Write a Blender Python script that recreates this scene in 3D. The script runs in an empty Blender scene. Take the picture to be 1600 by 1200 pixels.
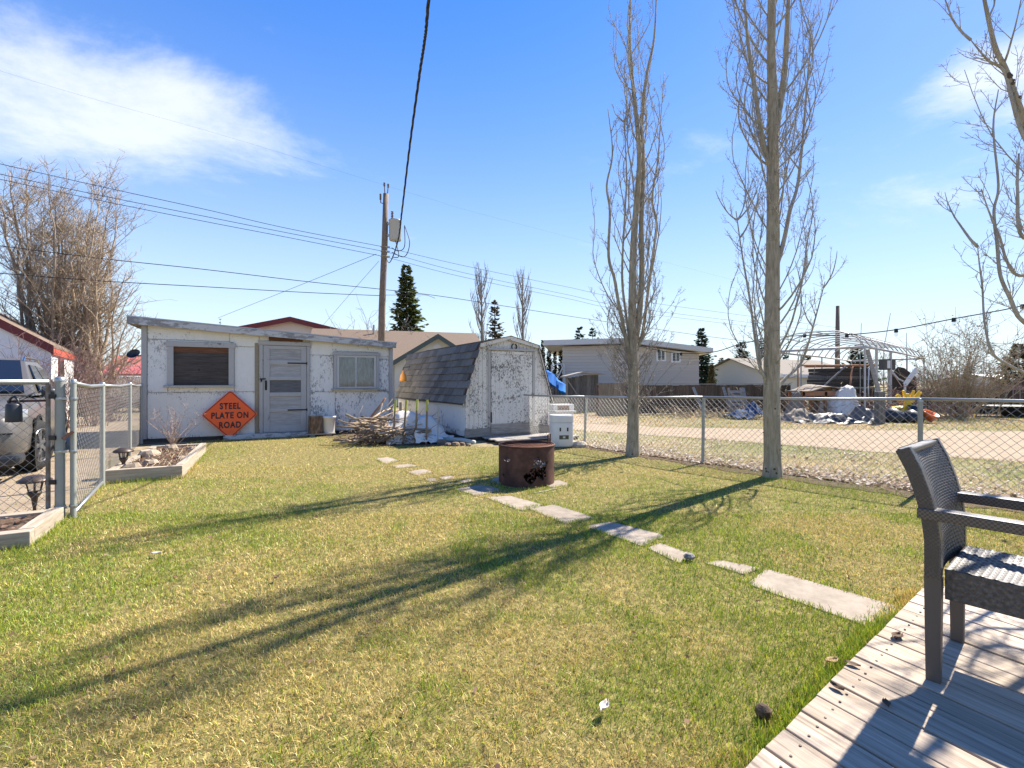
import bpy, math, random
import numpy as np
from mathutils import Vector, Matrix
R = math.radians
sc = bpy.context.scene
COL = sc.collection
# ------------------------------------------------------------------ camera, sky, sun, exposure
F, HC, HOR = 760.0, 1.25, 597.0          # focal length in photo pixels, eye height, horizon row
cam_d = bpy.data.cameras.new('camera')
cam = bpy.data.objects.new('camera', cam_d); COL.objects.link(cam)
cam.location = (0, 0, HC); cam.rotation_euler = (R(90), 0, 0)
cam_d.sensor_width = 36; cam_d.lens = 36*F/1600
cam_d.shift_y = -(600-HOR)/1600.0
cam_d.clip_start = .05; cam_d.clip_end = 4000
sc.camera = cam
sc.render.resolution_x, sc.render.resolution_y = 1024, 768
SUN_AZ, SUN_EL = 49.5, 47.5               # degrees right of the viewing direction, above the horizon
sun_d = bpy.data.lights.new('sun', 'SUN'); sun = bpy.data.objects.new('sun', sun_d); COL.objects.link(sun)
sun_d.energy = 4.4; sun_d.angle = R(.53); sun_d.color = (1, .93, .82)
sv = Vector((math.sin(R(SUN_AZ))*math.cos(R(SUN_EL)), math.cos(R(SUN_AZ))*math.cos(R(SUN_EL)), math.sin(R(SUN_EL))))
sun.rotation_euler = sv.to_track_quat('Z', 'Y').to_euler(); sun.location = (20, 20, 30)
vs = sc.view_settings
vs.view_transform = 'Standard'; vs.look = 'None'; vs.gamma = 1; vs.use_curve_mapping = False
vs.exposure = 1.5

def make_world():
    w = bpy.data.worlds.new('World'); sc.world = w; w.use_nodes = True
    nt = w.node_tree; N = nt.nodes; L = nt.links; N.clear()
    def n(t, **k):
        a = N.new(t)
        for q, v in k.items(): setattr(a, q, v)
        return a
    def mth(op, a, b=None, clamp=False):
        m = n('ShaderNodeMath', operation=op, use_clamp=clamp)
        for i, v in enumerate((a, b)):
            if v is None: continue
            if isinstance(v, (int, float)): m.inputs[i].default_value = v
            else: L.new(v, m.inputs[i])
        return m.outputs[0]
    sky = n('ShaderNodeTexSky', sky_type='NISHITA'); sky.sun_disc = False
    sky.sun_elevation = R(SUN_EL); sky.sun_rotation = R(SUN_AZ)
    sky.altitude = 300; sky.air_density = 1.0; sky.dust_density = .15; sky.ozone_density = 1.5
    tc = n('ShaderNodeTexCoord'); nrm = n('ShaderNodeVectorMath', operation='NORMALIZE'); L.new(tc.outputs['Generated'], nrm.inputs[0])
    sep = n('ShaderNodeSeparateXYZ'); L.new(nrm.outputs[0], sep.inputs[0])
    X, Y, Z = sep.outputs
    den = mth('ADD', mth('MAXIMUM', Z, 0), .14)
    cb = n('ShaderNodeCombineXYZ'); L.new(mth('DIVIDE', X, den), cb.inputs[0]); L.new(mth('DIVIDE', Y, den), cb.inputs[1])
    mp = n('ShaderNodeMapping'); mp.inputs['Rotation'].default_value = (0, 0, R(-35)); mp.inputs['Scale'].default_value = (1.0, 1.2, 1)
    mp.inputs['Location'].default_value = (.6, 1.7, 0)
    L.new(cb.outputs[0], mp.inputs[0])
    nz = n('ShaderNodeTexNoise'); nz.inputs['Scale'].default_value = 1.5; nz.inputs['Detail'].default_value = 9
    nz.inputs['Roughness'].default_value = .66; nz.inputs['Distortion'].default_value = .25; L.new(mp.outputs[0], nz.inputs[0])
    # thin cloud banks: where in the sky each bank of the day stands, as directions
    def bank(px, py, wx, wy, amp):
        d = Vector(((px-800)/F, 1, (HOR-py)/F)); d.normalize()
        dx = mth('DIVIDE', mth('SUBTRACT', X, d.x), wx); dz = mth('DIVIDE', mth('SUBTRACT', Z, d.z), wy)
        dy = mth('DIVIDE', mth('SUBTRACT', Y, d.y), .55)
        r2 = mth('ADD', mth('ADD', mth('MULTIPLY', dx, dx), mth('MULTIPLY', dz, dz)), mth('MULTIPLY', dy, dy))
        return mth('MULTIPLY', mth('POWER', 2.718, mth('MULTIPLY', r2, -1)), amp)
    b = None
    for a in ((110, 115, .20, .085, .20), (-80, 160, .30, .10, .21), (270, 150, .13, .07, .17), (1400, 305, .10, .055, .17), (1500, 115, .05, .03, .16), (1720, 90, .12, .09, .30),
              (1100, 225, .06, .03, .11), (930, 390, .12, .05, .06), (440, 80, .05, .03, .10), (430, 230, .10, .09, .10)):
        k = bank(*a); b = k if b is None else mth('ADD', b, k)
    cl = mth('ADD', nz.outputs['Fac'], b)
    rp = n('ShaderNodeMapRange'); rp.interpolation_type = 'SMOOTHSTEP'
    rp.inputs['From Min'].default_value = .60; rp.inputs['From Max'].default_value = 1.0; rp.inputs['To Max'].default_value = .74
    L.new(cl, rp.inputs['Value'])
    # pale air near the horizon, all round
    hz = mth('MULTIPLY', mth('POWER', mth('SUBTRACT', 1, mth('MAXIMUM', Z, 0), True), 3.0), .90)
    # the bright aureole round the sun is held back as the eye (and the photograph) holds it
    bw_ = n('ShaderNodeRGBToBW'); L.new(sky.outputs[0], bw_.inputs[0])
    gain = mth('DIVIDE', 5.0, mth('ADD', bw_.outputs[0], 5.0)); vm = n('ShaderNodeVectorMath', operation='SCALE'); L.new(sky.outputs[0], vm.inputs[0]); L.new(gain, vm.inputs['Scale'])
    hs = n('ShaderNodeHueSaturation'); hs.inputs['Saturation'].default_value = 1.42; hs.inputs['Value'].default_value = .86; hs.inputs['Hue'].default_value = .512
    L.new(vm.outputs[0], hs.inputs['Color'])
    m1 = n('ShaderNodeMixRGB'); L.new(hz, m1.inputs[0]); L.new(hs.outputs[0], m1.inputs[1]); m1.inputs[2].default_value = (2.35, 2.72, 3.05, 1)
    m2 = n('ShaderNodeMixRGB'); L.new(rp.outputs[0], m2.inputs[0]); L.new(m1.outputs[0], m2.inputs[1]); m2.inputs[2].default_value = (2.75, 2.82, 2.92, 1)
    bg = n('ShaderNodeBackground'); bg.inputs['Strength'].default_value = .15; L.new(m2.outputs[0], bg.inputs[0])
    out = n('ShaderNodeOutputWorld'); L.new(bg.outputs[0], out.inputs[0])
make_world()

# ------------------------------------------------------------------ helpers
def ray(px, py): return Vector(((px-800)/F, 1.0, (HOR-py)/F))
def G(px, py, z=0.0):                     # photo pixel -> point on the level z
    d = ray(px, py); t = (z-HC)/d.z
    return Vector((d.x*t, d.y*t, z))
def P(px, py, y):                         # photo pixel -> point at distance y
    d = ray(px, py); return Vector((d.x*y, y, HC+d.z*y))
def S(px, y): return px*y/F               # photo pixels -> metres at distance y
def onwall(O, yaw, px, py, y0=0.0):       # photo pixel -> (along, up) on a vertical plane
    nx, ny = -math.sin(yaw), math.cos(yaw); d = ray(px, py)
    t = (y0 + O[0]*nx + O[1]*ny)/(d.x*nx+d.y*ny)
    return ((d.x*t-O[0])*math.cos(yaw)+(d.y*t-O[1])*math.sin(yaw), HC+d.z*t)

class MB:
    def __init__(s): s.v = []; s.f = []; s.m = []; s.c = None
    def add(s, vs, fs, mi=0):
        o = len(s.v); s.v += [tuple(a) for a in vs]
        for f in fs: s.f.append(tuple(i+o for i in f)); s.m.append(mi)
    def box(s, x0, x1, y0, y1, z0, z1, mi=0):
        s.add([(x0,y0,z0),(x1,y0,z0),(x1,y1,z0),(x0,y1,z0),(x0,y0,z1),(x1,y0,z1),(x1,y1,z1),(x0,y1,z1)],
              [(0,3,2,1),(4,5,6,7),(0,1,5,4),(1,2,6,5),(2,3,7,6),(3,0,4,7)], mi)
        return s
    def prism(s, a, off, mi=0):             # polygon a (3D), swept by off
        n = len(a); a = [Vector(p) for p in a]; off = Vector(off)
        nrm = Vector((0,0,0))
        for i in range(n): nrm += a[i].cross(a[(i+1) % n])
        if nrm.dot(off) > 0: a = a[::-1]
        s.add(a+[p+off for p in a], [tuple(range(n)), tuple(range(2*n-1, n-1, -1))]+[(i, n+i, n+(i+1) % n, (i+1) % n) for i in range(n)], mi)
        return s
    def beam(s, p0, p1, w, h, up=(0,0,1), mi=0, w1=None, h1=None):
        p0 = Vector(p0); p1 = Vector(p1); d = (p1-p0).normalized(); up = Vector(up)
        if abs(d.dot(up)) > .98: up = Vector((0,1,0))
        sd = d.cross(up).normalized(); u = sd.cross(d)
        w1 = w if w1 is None else w1; h1 = h if h1 is None else h1; V = []
        for p, a, b in ((p0,w,h),(p1,w1,h1)):
            V += [p-sd*a/2-u*b/2, p+sd*a/2-u*b/2, p+sd*a/2+u*b/2, p-sd*a/2+u*b/2]
        s.add(V, [(0,3,2,1)[::-1],(4,5,6,7)[::-1],(0,1,5,4)[::-1],(1,2,6,5)[::-1],(2,3,7,6)[::-1],(3,0,4,7)[::-1]], mi)
        return s
    def tube(s, pts, rad, n=6, cap=True, mi=0):
        pts = [Vector(p) for p in pts]; m = len(pts)
        if not hasattr(rad, '__len__'): rad = [rad]*m
        V = []; prev = None
        for i in range(m):
            t = (pts[min(i+1, m-1)]-pts[max(i-1, 0)])
            if t.length < 1e-9: t = Vector((0,0,1))
            t.normalize()
            if prev is None:
                a = Vector((1,0,0)) if abs(t.x) < .8 else Vector((0,1,0)); u = (a-t*a.dot(t)).normalized()
            else:
                u = prev-t*prev.dot(t)
                if u.length < 1e-6: u = Vector((1,0,0)) if abs(t.x) < .8 else Vector((0,1,0)); u = u-t*u.dot(t)
                u.normalize()
            prev = u; w = t.cross(u)
            for k in range(n):
                an = 2*math.pi*k/n; V.append(pts[i]+(u*math.cos(an)+w*math.sin(an))*rad[i])
        fs = [(i*n+k, i*n+(k+1) % n, (i+1)*n+(k+1) % n, (i+1)*n+k) for i in range(m-1) for k in range(n)]
        if cap and n > 2: fs += [tuple(range(n-1, -1, -1)), tuple(range((m-1)*n, m*n))]
        s.add(V, fs, mi); return s
    def lathe(s, prof, n=20, c=(0,0,0), mi=0, sx=1, sy=1):
        V = []; m = len(prof)
        for r, z in prof:
            for k in range(n):
                a = 2*math.pi*k/n; V.append((c[0]+r*sx*math.cos(a), c[1]+r*sy*math.sin(a), c[2]+z))
        fs = [(i*n+k, i*n+(k+1) % n, (i+1)*n+(k+1) % n, (i+1)*n+k) for i in range(m-1) for k in range(n)]
        s.add(V, fs, mi); return s
    def grid(s, fn, nu, nv, mi=0):
        V = [fn(i/nu, j/nv) for j in range(nv+1) for i in range(nu+1)]
        s.add(V, [(j*(nu+1)+i, j*(nu+1)+i+1, (j+1)*(nu+1)+i+1, (j+1)*(nu+1)+i) for j in range(nv) for i in range(nu)], mi); return s
    def mesh(s, name, mats, smooth=False):
        me = bpy.data.meshes.new(name); me.from_pydata(s.v, [], s.f)
        for m in (mats if isinstance(mats, (list, tuple)) else [mats]): me.materials.append(m)
        if max(s.m or [0]) > 0: me.polygons.foreach_set('material_index', s.m)
        if smooth: me.polygons.foreach_set('use_smooth', [True]*len(me.polygons))
        me.update(); return me
    def build(s, name, mats, parent=None, smooth=False, bevel=0, loc=None, rot=None):
        return link(name, s.mesh(name, mats, smooth), parent, bevel, loc, rot)
def link(name, me, parent=None, bevel=0, loc=None, rot=None):
    o = bpy.data.objects.new(name, me); COL.objects.link(o)
    if parent is not None: o.parent = parent
    if loc is not None: o.location = loc
    if rot is not None: o.rotation_euler = rot
    if bevel:
        b = o.modifiers.new('bevel', 'BEVEL'); b.width = bevel; b.segments = 2; b.limit_method = 'ANGLE'; b.angle_limit = R(40)
    return o
def tag(o, label=None, cat=None, group=None, kind=None):
    if label: o['label'] = label
    if cat: o['category'] = cat
    if group: o['group'] = group
    if kind: o['kind'] = kind
    return o
def T(name, label, cat, loc=(0,0,0), yaw=0.0, group=None):
    o = bpy.data.objects.new(name, None); COL.objects.link(o)
    o.location = loc; o.rotation_euler = (0, 0, yaw); o.empty_display_size = .2
    return tag(o, label, cat, group)
def struct(name, bm, m, **k): return tag(bm.build(name, m, **k), kind='structure')
def copy_thing(root, loc, yaw, label, scale=1.0, group=None):
    c = root.copy(); COL.objects.link(c); c.location = loc; c.rotation_euler = (0, 0, yaw); c['label'] = label
    c.scale = (scale,)*3 if not hasattr(scale, '__len__') else scale
    if group: c['group'] = group
    for ch in list(root.children):
        d = ch.copy(); COL.objects.link(d); d.parent = c
        for g in ch.children:
            e = g.copy(); COL.objects.link(e); e.parent = d
    return c
def inpoly(x, y, poly):
    x = np.asarray(x); y = np.asarray(y); r = np.zeros(x.shape, bool); n = len(poly); j = n-1
    for i in range(n):
        xi, yi = poly[i][:2]; xj, yj = poly[j][:2]
        if yi != yj: r ^= ((yi > y) != (yj > y)) & (x < (xj-xi)*(y-yi)/(yj-yi)+xi)
        j = i
    return r
def vnoise(x, y, seed=0):
    xi = np.floor(x).astype(np.int64); yi = np.floor(y).astype(np.int64); fx = x-xi; fy = y-yi
    fx = fx*fx*(3-2*fx); fy = fy*fy*(3-2*fy)
    def h(a, b):
        q = (a*374761393+b*668265263+seed*974634777) & 0x7fffffff
        q = ((q ^ (q >> 13))*1274126177) & 0x7fffffff
        return ((q ^ (q >> 16)) & 0xffff)/65535.0
    return (h(xi,yi)*(1-fx)+h(xi+1,yi)*fx)*(1-fy)+(h(xi,yi+1)*(1-fx)+h(xi+1,yi+1)*fx)*fy
def fbm(x, y, seed=0, o=4):
    t = 0; a = .5; n = 0
    for k in range(o): t = t+a*vnoise(x*2**k, y*2**k, seed+k); n += a; a *= .5
    return t/n

# ------------------------------------------------------------------ materials
class NT:
    def __init__(s, name):
        s.m = bpy.data.materials.new(name); s.m.use_nodes = True; s.t = s.m.node_tree; s.t.nodes.clear()
        s.out = s.n('ShaderNodeOutputMaterial')
    def n(s, t, **k):
        a = s.t.nodes.new(t)
        for q, v in k.items(): setattr(a, q, v)
        return a
    def l(s, a, b): s.t.links.new(a, b)
    def val(s, inp, v):
        if isinstance(v, (int, float, tuple, list)): inp.default_value = v if not isinstance(v, (tuple, list)) or len(v) != 3 or len(inp.default_value) == 3 else (*v, 1)
        else: s.l(v, inp)
    def math(s, op, a, b=0.0, clamp=False):
        m = s.n('ShaderNodeMath', operation=op, use_clamp=clamp); s.val(m.inputs[0], a); s.val(m.inputs[1], b); return m.outputs[0]
    def coords(s, scale=(1,1,1), kind='Object', spread=True):
        tc = s.n('ShaderNodeTexCoord'); v = tc.outputs[kind]
        if spread:
            oi = s.n('ShaderNodeObjectInfo'); ad = s.n('ShaderNodeVectorMath', operation='ADD')
            mu = s.n('ShaderNodeMath', operation='MULTIPLY'); s.l(oi.outputs['Random'], mu.inputs[0]); mu.inputs[1].default_value = 37.0
            s.l(v, ad.inputs[0]); s.l(mu.outputs[0], ad.inputs[1]); v = ad.outputs[0]
        mp = s.n('ShaderNodeMapping'); s.l(v, mp.inputs[0]); mp.inputs['Scale'].default_value = scale; return mp.outputs[0]
    def noise(s, v, scale, detail=5, rough=.55, dist=0):
        q = s.n('ShaderNodeTexNoise'); s.l(v, q.inputs['Vector']); q.inputs['Scale'].default_value = scale
        q.inputs['Detail'].default_value = detail; q.inputs['Roughness'].default_value = rough; q.inputs['Distortion'].default_value = dist
        return q.outputs['Fac']
    def ramp(s, fac, stops):
        r = s.n('ShaderNodeValToRGB'); s.l(fac, r.inputs[0]); e = r.color_ramp.elements
        while len(e) < len(stops): e.new(.5)
        for i, (p, c) in enumerate(stops): e[i].position = p; e[i].color = (*c, 1) if len(c) == 3 else c
        return r.outputs[0]
    def mix(s, fac, a, b, mode='MIX'):
        m = s.n('ShaderNodeMixRGB', blend_type=mode); s.val(m.inputs[0], fac)
        for i, v in ((1, a), (2, b)):
            if isinstance(v, tuple): m.inputs[i].default_value = (*v[:3], 1)
            else: s.l(v, m.inputs[i])
        return m.outputs[0]
    def vary(s, col, amt):
        oi = s.n('ShaderNodeObjectInfo'); v = s.math('ADD', s.math('MULTIPLY', oi.outputs['Random'], 2*amt), 1-amt)
        hs = s.n('ShaderNodeHueSaturation'); s.l(v, hs.inputs['Value']); s.l(col, hs.inputs['Color']); return hs.outputs[0]
    def bsdf(s, col, rough=.8, bump=None, strength=.3, dist=.01, metal=0, spec=.3, **k):
        b = s.n('ShaderNodeBsdfPrincipled')
        s.val(b.inputs['Base Color'], col); s.val(b.inputs['Roughness'], rough); b.inputs['Metallic'].default_value = metal
        b.inputs['Specular IOR Level'].default_value = spec
        for q, v in k.items(): s.val(b.inputs[q.replace('_', ' ')], v)
        if bump is not None:
            bp = s.n('ShaderNodeBump'); bp.inputs['Strength'].default_value = strength; bp.inputs['Distance'].default_value = dist
            s.l(bump, bp.inputs['Height']); s.l(bp.outputs[0], b.inputs['Normal'])
        s.l(b.outputs[0], s.out.inputs[0]); return b
def mk(name, stops, scale=(1,1,1), ns=6, detail=6, rough=.8, strength=.35, dist=.008, vary=.12, metal=0, spec=.3, nr=.6, d=0, bs=3.0):
    t = NT(name); v = t.coords(scale); f = t.noise(v, ns, detail, nr, d); c = t.ramp(f, stops)
    if vary: c = t.vary(c, vary)
    t.bsdf(c, rough, t.noise(v, ns*bs, 4), strength, dist, metal, spec); return t.m
def flaked(name, paint, under, amount, scale=(1,1,.45), ns=26, under2=None, zlow=None, grain=(30,30,3), big=1.3, slowk=.6):
    """paint coming off in flakes: amount shifts the share of bare wood; patches where a slow noise is high peel most"""
    t = NT(name); v = t.coords(scale); v0 = t.coords((1,1,1))
    fine = t.noise(v, ns, 5, .65, .3); slow = t.noise(v0, big, 3, .5)
    mid = t.noise(v0, ns*.22, 4, .6, .5); fine = t.math('ADD', t.math('MULTIPLY', fine, .72), t.math('MULTIPLY', mid, .28))
    thr = t.math('ADD', fine, t.math('MULTIPLY', t.math('SUBTRACT', slow, .5), slowk))
    gc = t.n('ShaderNodeTexCoord'); gs = t.n('ShaderNodeSeparateXYZ'); t.l(gc.outputs['Generated'], gs.inputs[0])
    ed_ = None                              # board and panel edges lose paint first, the lower edge most
    for ax, w_, k_ in ((0, .035, .05), (2, .07, .08)):
        lo_ = t.math('MULTIPLY', t.math('SUBTRACT', 1.0, t.math('DIVIDE', gs.outputs[ax], w_), True), k_)
        hi_ = t.math('MULTIPLY', t.math('SUBTRACT', 1.0, t.math('DIVIDE', t.math('SUBTRACT', 1.0, gs.outputs[ax]), w_), True), k_*.7)
        e_ = t.math('ADD', lo_, hi_); ed_ = e_ if ed_ is None else t.math('ADD', ed_, e_)
    thr = t.math('ADD', thr, ed_)
    if zlow is not None:                    # damp lower edge of the boards has lost more paint
        tc = t.n('ShaderNodeTexCoord'); sp = t.n('ShaderNodeSeparateXYZ'); t.l(tc.outputs['Object'], sp.inputs[0])
        k = t.n('ShaderNodeMapRange'); k.inputs[1].default_value = zlow; k.inputs[2].default_value = 0.05; k.inputs[3].default_value = 0; k.inputs[4].default_value = .16
        t.l(sp.outputs[2], k.inputs[0]); thr = t.math('ADD', thr, k.outputs[0])
    mask = t.n('ShaderNodeMapRange'); mask.inputs[1].default_value = amount; mask.inputs[2].default_value = amount+.075; t.l(thr, mask.inputs[0])
    dirt = t.noise(v0, 3.2, 6, .65)
    dirt2 = t.noise(v, 13, 5, .7); pc = t.mix(t.math('MULTIPLY', dirt, .42), paint, tuple(x*.72 for x in paint)); pc = t.mix(t.math('MULTIPLY', dirt2, .45), pc, tuple(x*.55 for x in paint))
    wd = t.ramp(t.noise(t.coords(grain), 3, 4), [(.3, under), (.7, under2 or tuple(min(1, x*1.7) for x in under))])
    c = t.vary(t.mix(mask.outputs[0], pc, wd), .05)
    hgt = t.math('SUBTRACT', t.math('MULTIPLY', t.noise(v, 60, 3), .25), mask.outputs[0])
    t.bsdf(c, .75, hgt, .55, .004); return t.m
def woody(name, a, b, axis='x', ns=4, vary=.18, rough=.85, strength=.4, dark=None, stretch=14):
    sc_ = {'x': (1, stretch, stretch), 'y': (stretch, 1, stretch), 'z': (stretch, stretch, 1)}[axis]
    t = NT(name); v = t.coords(sc_); f = t.noise(v, ns, 7, .65, .4)
    c = t.ramp(f, [(.25, dark or tuple(x*.55 for x in a)), (.42, a), (.68, b)])
    blot = t.noise(t.coords((1,1,1)), 2.2, 4, .6)
    c = t.mix(t.math('MULTIPLY', blot, .35), c, tuple(x*.6 for x in a)); c = t.vary(c, vary)
    t.bsdf(c, rough, f, strength, .006); return t.m
def flat(name, c, rough=.5, metal=0, spec=.4, vary=0.0, dirt=.25, ns=9):
    t = NT(name); v = t.coords(); f = t.noise(v, ns, 6, .65)
    q = t.mix(t.math('MULTIPLY', f, dirt), c, tuple(x*.45 for x in c[:3]))
    if vary: q = t.vary(q, vary)
    t.bsdf(q, rough, t.noise(v, 40, 3), .08, .004, metal, spec); return t.m
M = {}
M['wallpaint'] = flaked('flaking white siding paint', (.88,.84,.765), (.27,.255,.24), .585, ns=46, slowk=.40)
M['wallpaint_worn'] = flaked('badly flaking white siding paint', (.88,.84,.765), (.19,.18,.17), .553, ns=46, slowk=.55, scale=(1,1,.33))
M['barnpaint'] = flaked('flaking white barn paint', (.80,.76,.69), (.13,.117,.10), .525, ns=40, scale=(1,1,.6), slowk=.40)
M['barnside'] = flaked('white barn side paint', (.80,.78,.745), (.16,.15,.14), .70, ns=14, zlow=.35)
M['greytrim'] = flaked('worn grey trim paint', (.49,.465,.435), (.14,.135,.13), .62, ns=22, scale=(1,.5,1))
M['doorgrey'] = flaked('worn grey door paint', (.50,.48,.46), (.16,.15,.14), .66, ns=18)
M['doorpanel'] = woody('cracked grey door panel', (.34,.325,.31), (.50,.485,.465), 'x', 3, .06)
M['doorpanel_dark'] = woody('dark weathered door panel', (.12,.12,.125), (.20,.20,.205), 'x', 5, .03)
M['fascia'] = flaked('peeling fascia board', (.62,.60,.58), (.20,.19,.185), .50, ns=16, scale=(.4,1,1))
M['dripedge'] = flat('galvanised drip edge', (.42,.44,.48), .5, .3)
M['tar'] = mk('roll roofing', [(.3,(.05,.05,.05)),(.7,(.10,.10,.10))], ns=40)
M['board_dark'] = woody('weathered dark plywood board', (.06,.05,.044), (.115,.098,.085), 'x', 3, .05)
M['board_rust'] = woody('reddish stained wood', (.13,.055,.03), (.24,.11,.06), 'x', 4, .05)
M['rafter'] = woody('pale bare rafter wood', (.34,.28,.20), (.5,.42,.32), 'y', 4)
M['skid'] = woody('very dark timber', (.05,.045,.04), (.10,.09,.08), 'x', 5)  # one very dark wood tone for skids, joists, bearers and stacked planks
M['oldwood'] = woody('silver grey timber', (.26,.235,.205), (.44,.41,.37), 'x', 4, .14)
M['oldwood_y'] = woody('silver grey timber along', (.26,.235,.205), (.44,.41,.37), 'y', 4, .14)
M['oldwood_z'] = woody('silver grey upright timber', (.24,.22,.19), (.40,.37,.33), 'z', 4, .14)
M['stake'] = woody('weathered stake wood', (.20,.155,.11), (.32,.26,.19), 'z', 4, .15)
M['planter'] = woody('sun bleached planter timber', (.33,.27,.20), (.50,.43,.34), 'x', 3, .10)
M['planter_y'] = woody('sun bleached planter timber side', (.33,.27,.20), (.50,.43,.34), 'y', 3, .10)
M['deck'] = woody('bleached deck board', (.38,.30,.22), (.60,.495,.39), 'y', 2.3, .16, dark=(.13,.105,.085), stretch=22)
M['fencebrown'] = woody('brown fence plank', (.085,.06,.042), (.17,.125,.09), 'z', 3, .25)
M['fencegrey'] = woody('dark grey plank', (.10,.095,.085), (.20,.19,.17), 'z', 3, .25)
M['shingle'] = mk('grey asphalt shingle', [(.3,(.105,.098,.088)),(.7,(.20,.187,.168))], ns=60, vary=.28, rough=.95, strength=.6, dist=.004)
M['browntile'] = mk('brown asphalt shingle', [(.3,(.12,.085,.06)),(.7,(.21,.155,.115))], ns=25, vary=.12, rough=.95)
M['white'] = flat('white paint', (.74,.74,.73), .5, dirt=.18)
M['offwhite'] = flat('old white paint', (.62,.60,.56), .6)
M['cream'] = flat('cream stucco', (.66,.60,.50), .85, dirt=.12)
M['creamgreen'] = flat('pale stucco', (.60,.58,.50), .85, dirt=.12)
M['darkgreen'] = flat('dark green trim paint', (.07,.095,.085), .6)
M['maroon'] = flat('maroon trim paint', (.16,.025,.025), .55)
M['redtrim_sunlit'] = flat('red trim paint in sunlit tone', (.45,.085,.05), .6)  # lit copy of the maroon garage trim: sunlight put into the colour
M['redroof'] = flat('red metal roof', (.48,.13,.12), .45, dirt=.2)
M['siding'] = flat('grey vinyl siding', (.54,.48,.41), .6, vary=.05, dirt=.15)
M['housefascia'] = flat('pale house fascia', (.62,.60,.56), .6)
M['galv'] = flat('galvanised steel', (.42,.43,.42), .42, .75, vary=.06, dirt=.3, ns=30)
M['galvold'] = flat('dull galvanised post', (.36,.37,.335), .55, .35, vary=.06, dirt=.35, ns=14)
M['wire'] = flat('fence wire', (.30,.295,.28), .5, .35)
M['cable'] = flat('black cable', (.022,.022,.025), .6)
M['black'] = flat('black metal', (.018,.018,.018), .45)
M['rust'] = mk('rusted steel', [(.25,(.045,.022,.018)),(.5,(.085,.042,.032)),(.75,(.15,.075,.055))], ns=7, rough=.75, strength=.3, vary=0, metal=.15)
M['rustgrate'] = mk('rusted grill mesh', [(.3,(.20,.085,.045)),(.7,(.38,.18,.10))], ns=20, rough=.85, vary=0)
M['ash'] = mk('ash and charcoal', [(.35,(.03,.03,.03)),(.5,(.25,.24,.23)),(.6,(.75,.73,.70))], ns=16, rough=1, strength=1, dist=.03, vary=0)  # pale flecks are lightened to imitate sun falling on the ash
M['orange'] = flat('orange sign sheeting', (.95,.115,.008), .45, dirt=.12)
M['blackpaint'] = flat('black sign lettering', (.03,.012,.01), .5)
M['polewood'] = woody('utility pole wood', (.17,.125,.09), (.30,.235,.18), 'z', 5, .05, stretch=9)
M['paintgrey'] = flat('grey transformer enamel', (.42,.43,.42), .5, dirt=.12)
M['porcelain'] = flat('brown porcelain', (.12,.07,.05), .3)
M['conc'] = mk('pinkish concrete slab', [(.25,(.20,.16,.12)),(.5,(.29,.24,.185)),(.75,(.37,.312,.245))], ns=9, detail=9, nr=.7, rough=.9, strength=.35, dist=.006, vary=.10)
M['tarp'] = flat('pale tarpaulin', (.68,.645,.59), .75, dirt=.25, ns=4)
M['tarpgrey'] = flat('dull grey tarpaulin', (.15,.135,.12), .55, dirt=.5, ns=3)
M['tarpdirty'] = flat('mud stained canvas', (.26,.205,.15), .8, dirt=.6, ns=3)
M['tarpblue'] = flat('blue tarpaulin', (.015,.13,.42), .8, 0, .15, dirt=.15)
M['bucket'] = flat('white pail plastic', (.74,.74,.72), .4, dirt=.12)
M['enamel'] = flat('white enamel', (.72,.71,.69), .3, dirt=.2, ns=5)
M['brownpanel'] = flat('brown control strip', (.20,.11,.07), .5)
M['darklabel'] = flat('dark label', (.08,.09,.06), .5)
M['yellow'] = flat('yellow plastic', (.80,.48,.02), .45, dirt=.15)
M['blue'] = flat('blue plastic', (.03,.065,.14), .8, 0, .15, dirt=.2)
M['orangeplastic'] = flat('orange plastic', (.82,.20,.05), .4, dirt=.1)
M['orangeclear'] = flat('amber orange plastic', (.85,.36,.07), .35, dirt=.15)
M['darkplastic'] = flat('dark plastic', (.03,.033,.038), .4)
M['redplank'] = woody('reddish raw plank', (.36,.17,.09), (.5,.27,.16), 'x', 4)
M['rockpale'] = mk('pale rock', [(.3,(.34,.29,.23)),(.7,(.52,.47,.40))], ns=8, rough=.95, vary=.2)
M['straw'] = flat('straw stalk', (.52,.40,.25), .9, vary=.2)
M['carpaint'] = flat('silver grey car paint', (.15,.138,.125), .28, .35, .5, dirt=.1, ns=3)
M['carglass'] = flat('dark car glass', (.012,.016,.024), .06, 0, .6, dirt=0)
M['tyre'] = flat('tyre rubber', (.02,.02,.02), .85)
M['rim'] = flat('alloy wheel', (.34,.34,.35), .3, .8)
M['chrome'] = flat('chrome', (.6,.6,.6), .15, 1)
M['lampglass'] = flat('headlight lens', (.45,.48,.5), .1, .3)
M['taupe'] = flat('taupe painted aluminium', (.105,.088,.075), .55, .1, dirt=.2, ns=20)
M['bronze'] = flat('dark bronze metal', (.075,.055,.045), .45, .4)
M['greenpaint'] = mk('lime painted stake top', [(.3,(.30,.36,.05)),(.7,(.48,.46,.10))], ns=14)
M['pipe'] = flat('grey green downspout', (.36,.41,.38), .5)
M['bushbrown'] = mk('reddish twig', [(.3,(.16,.10,.085)),(.7,(.30,.20,.17))], ns=6)

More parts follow.
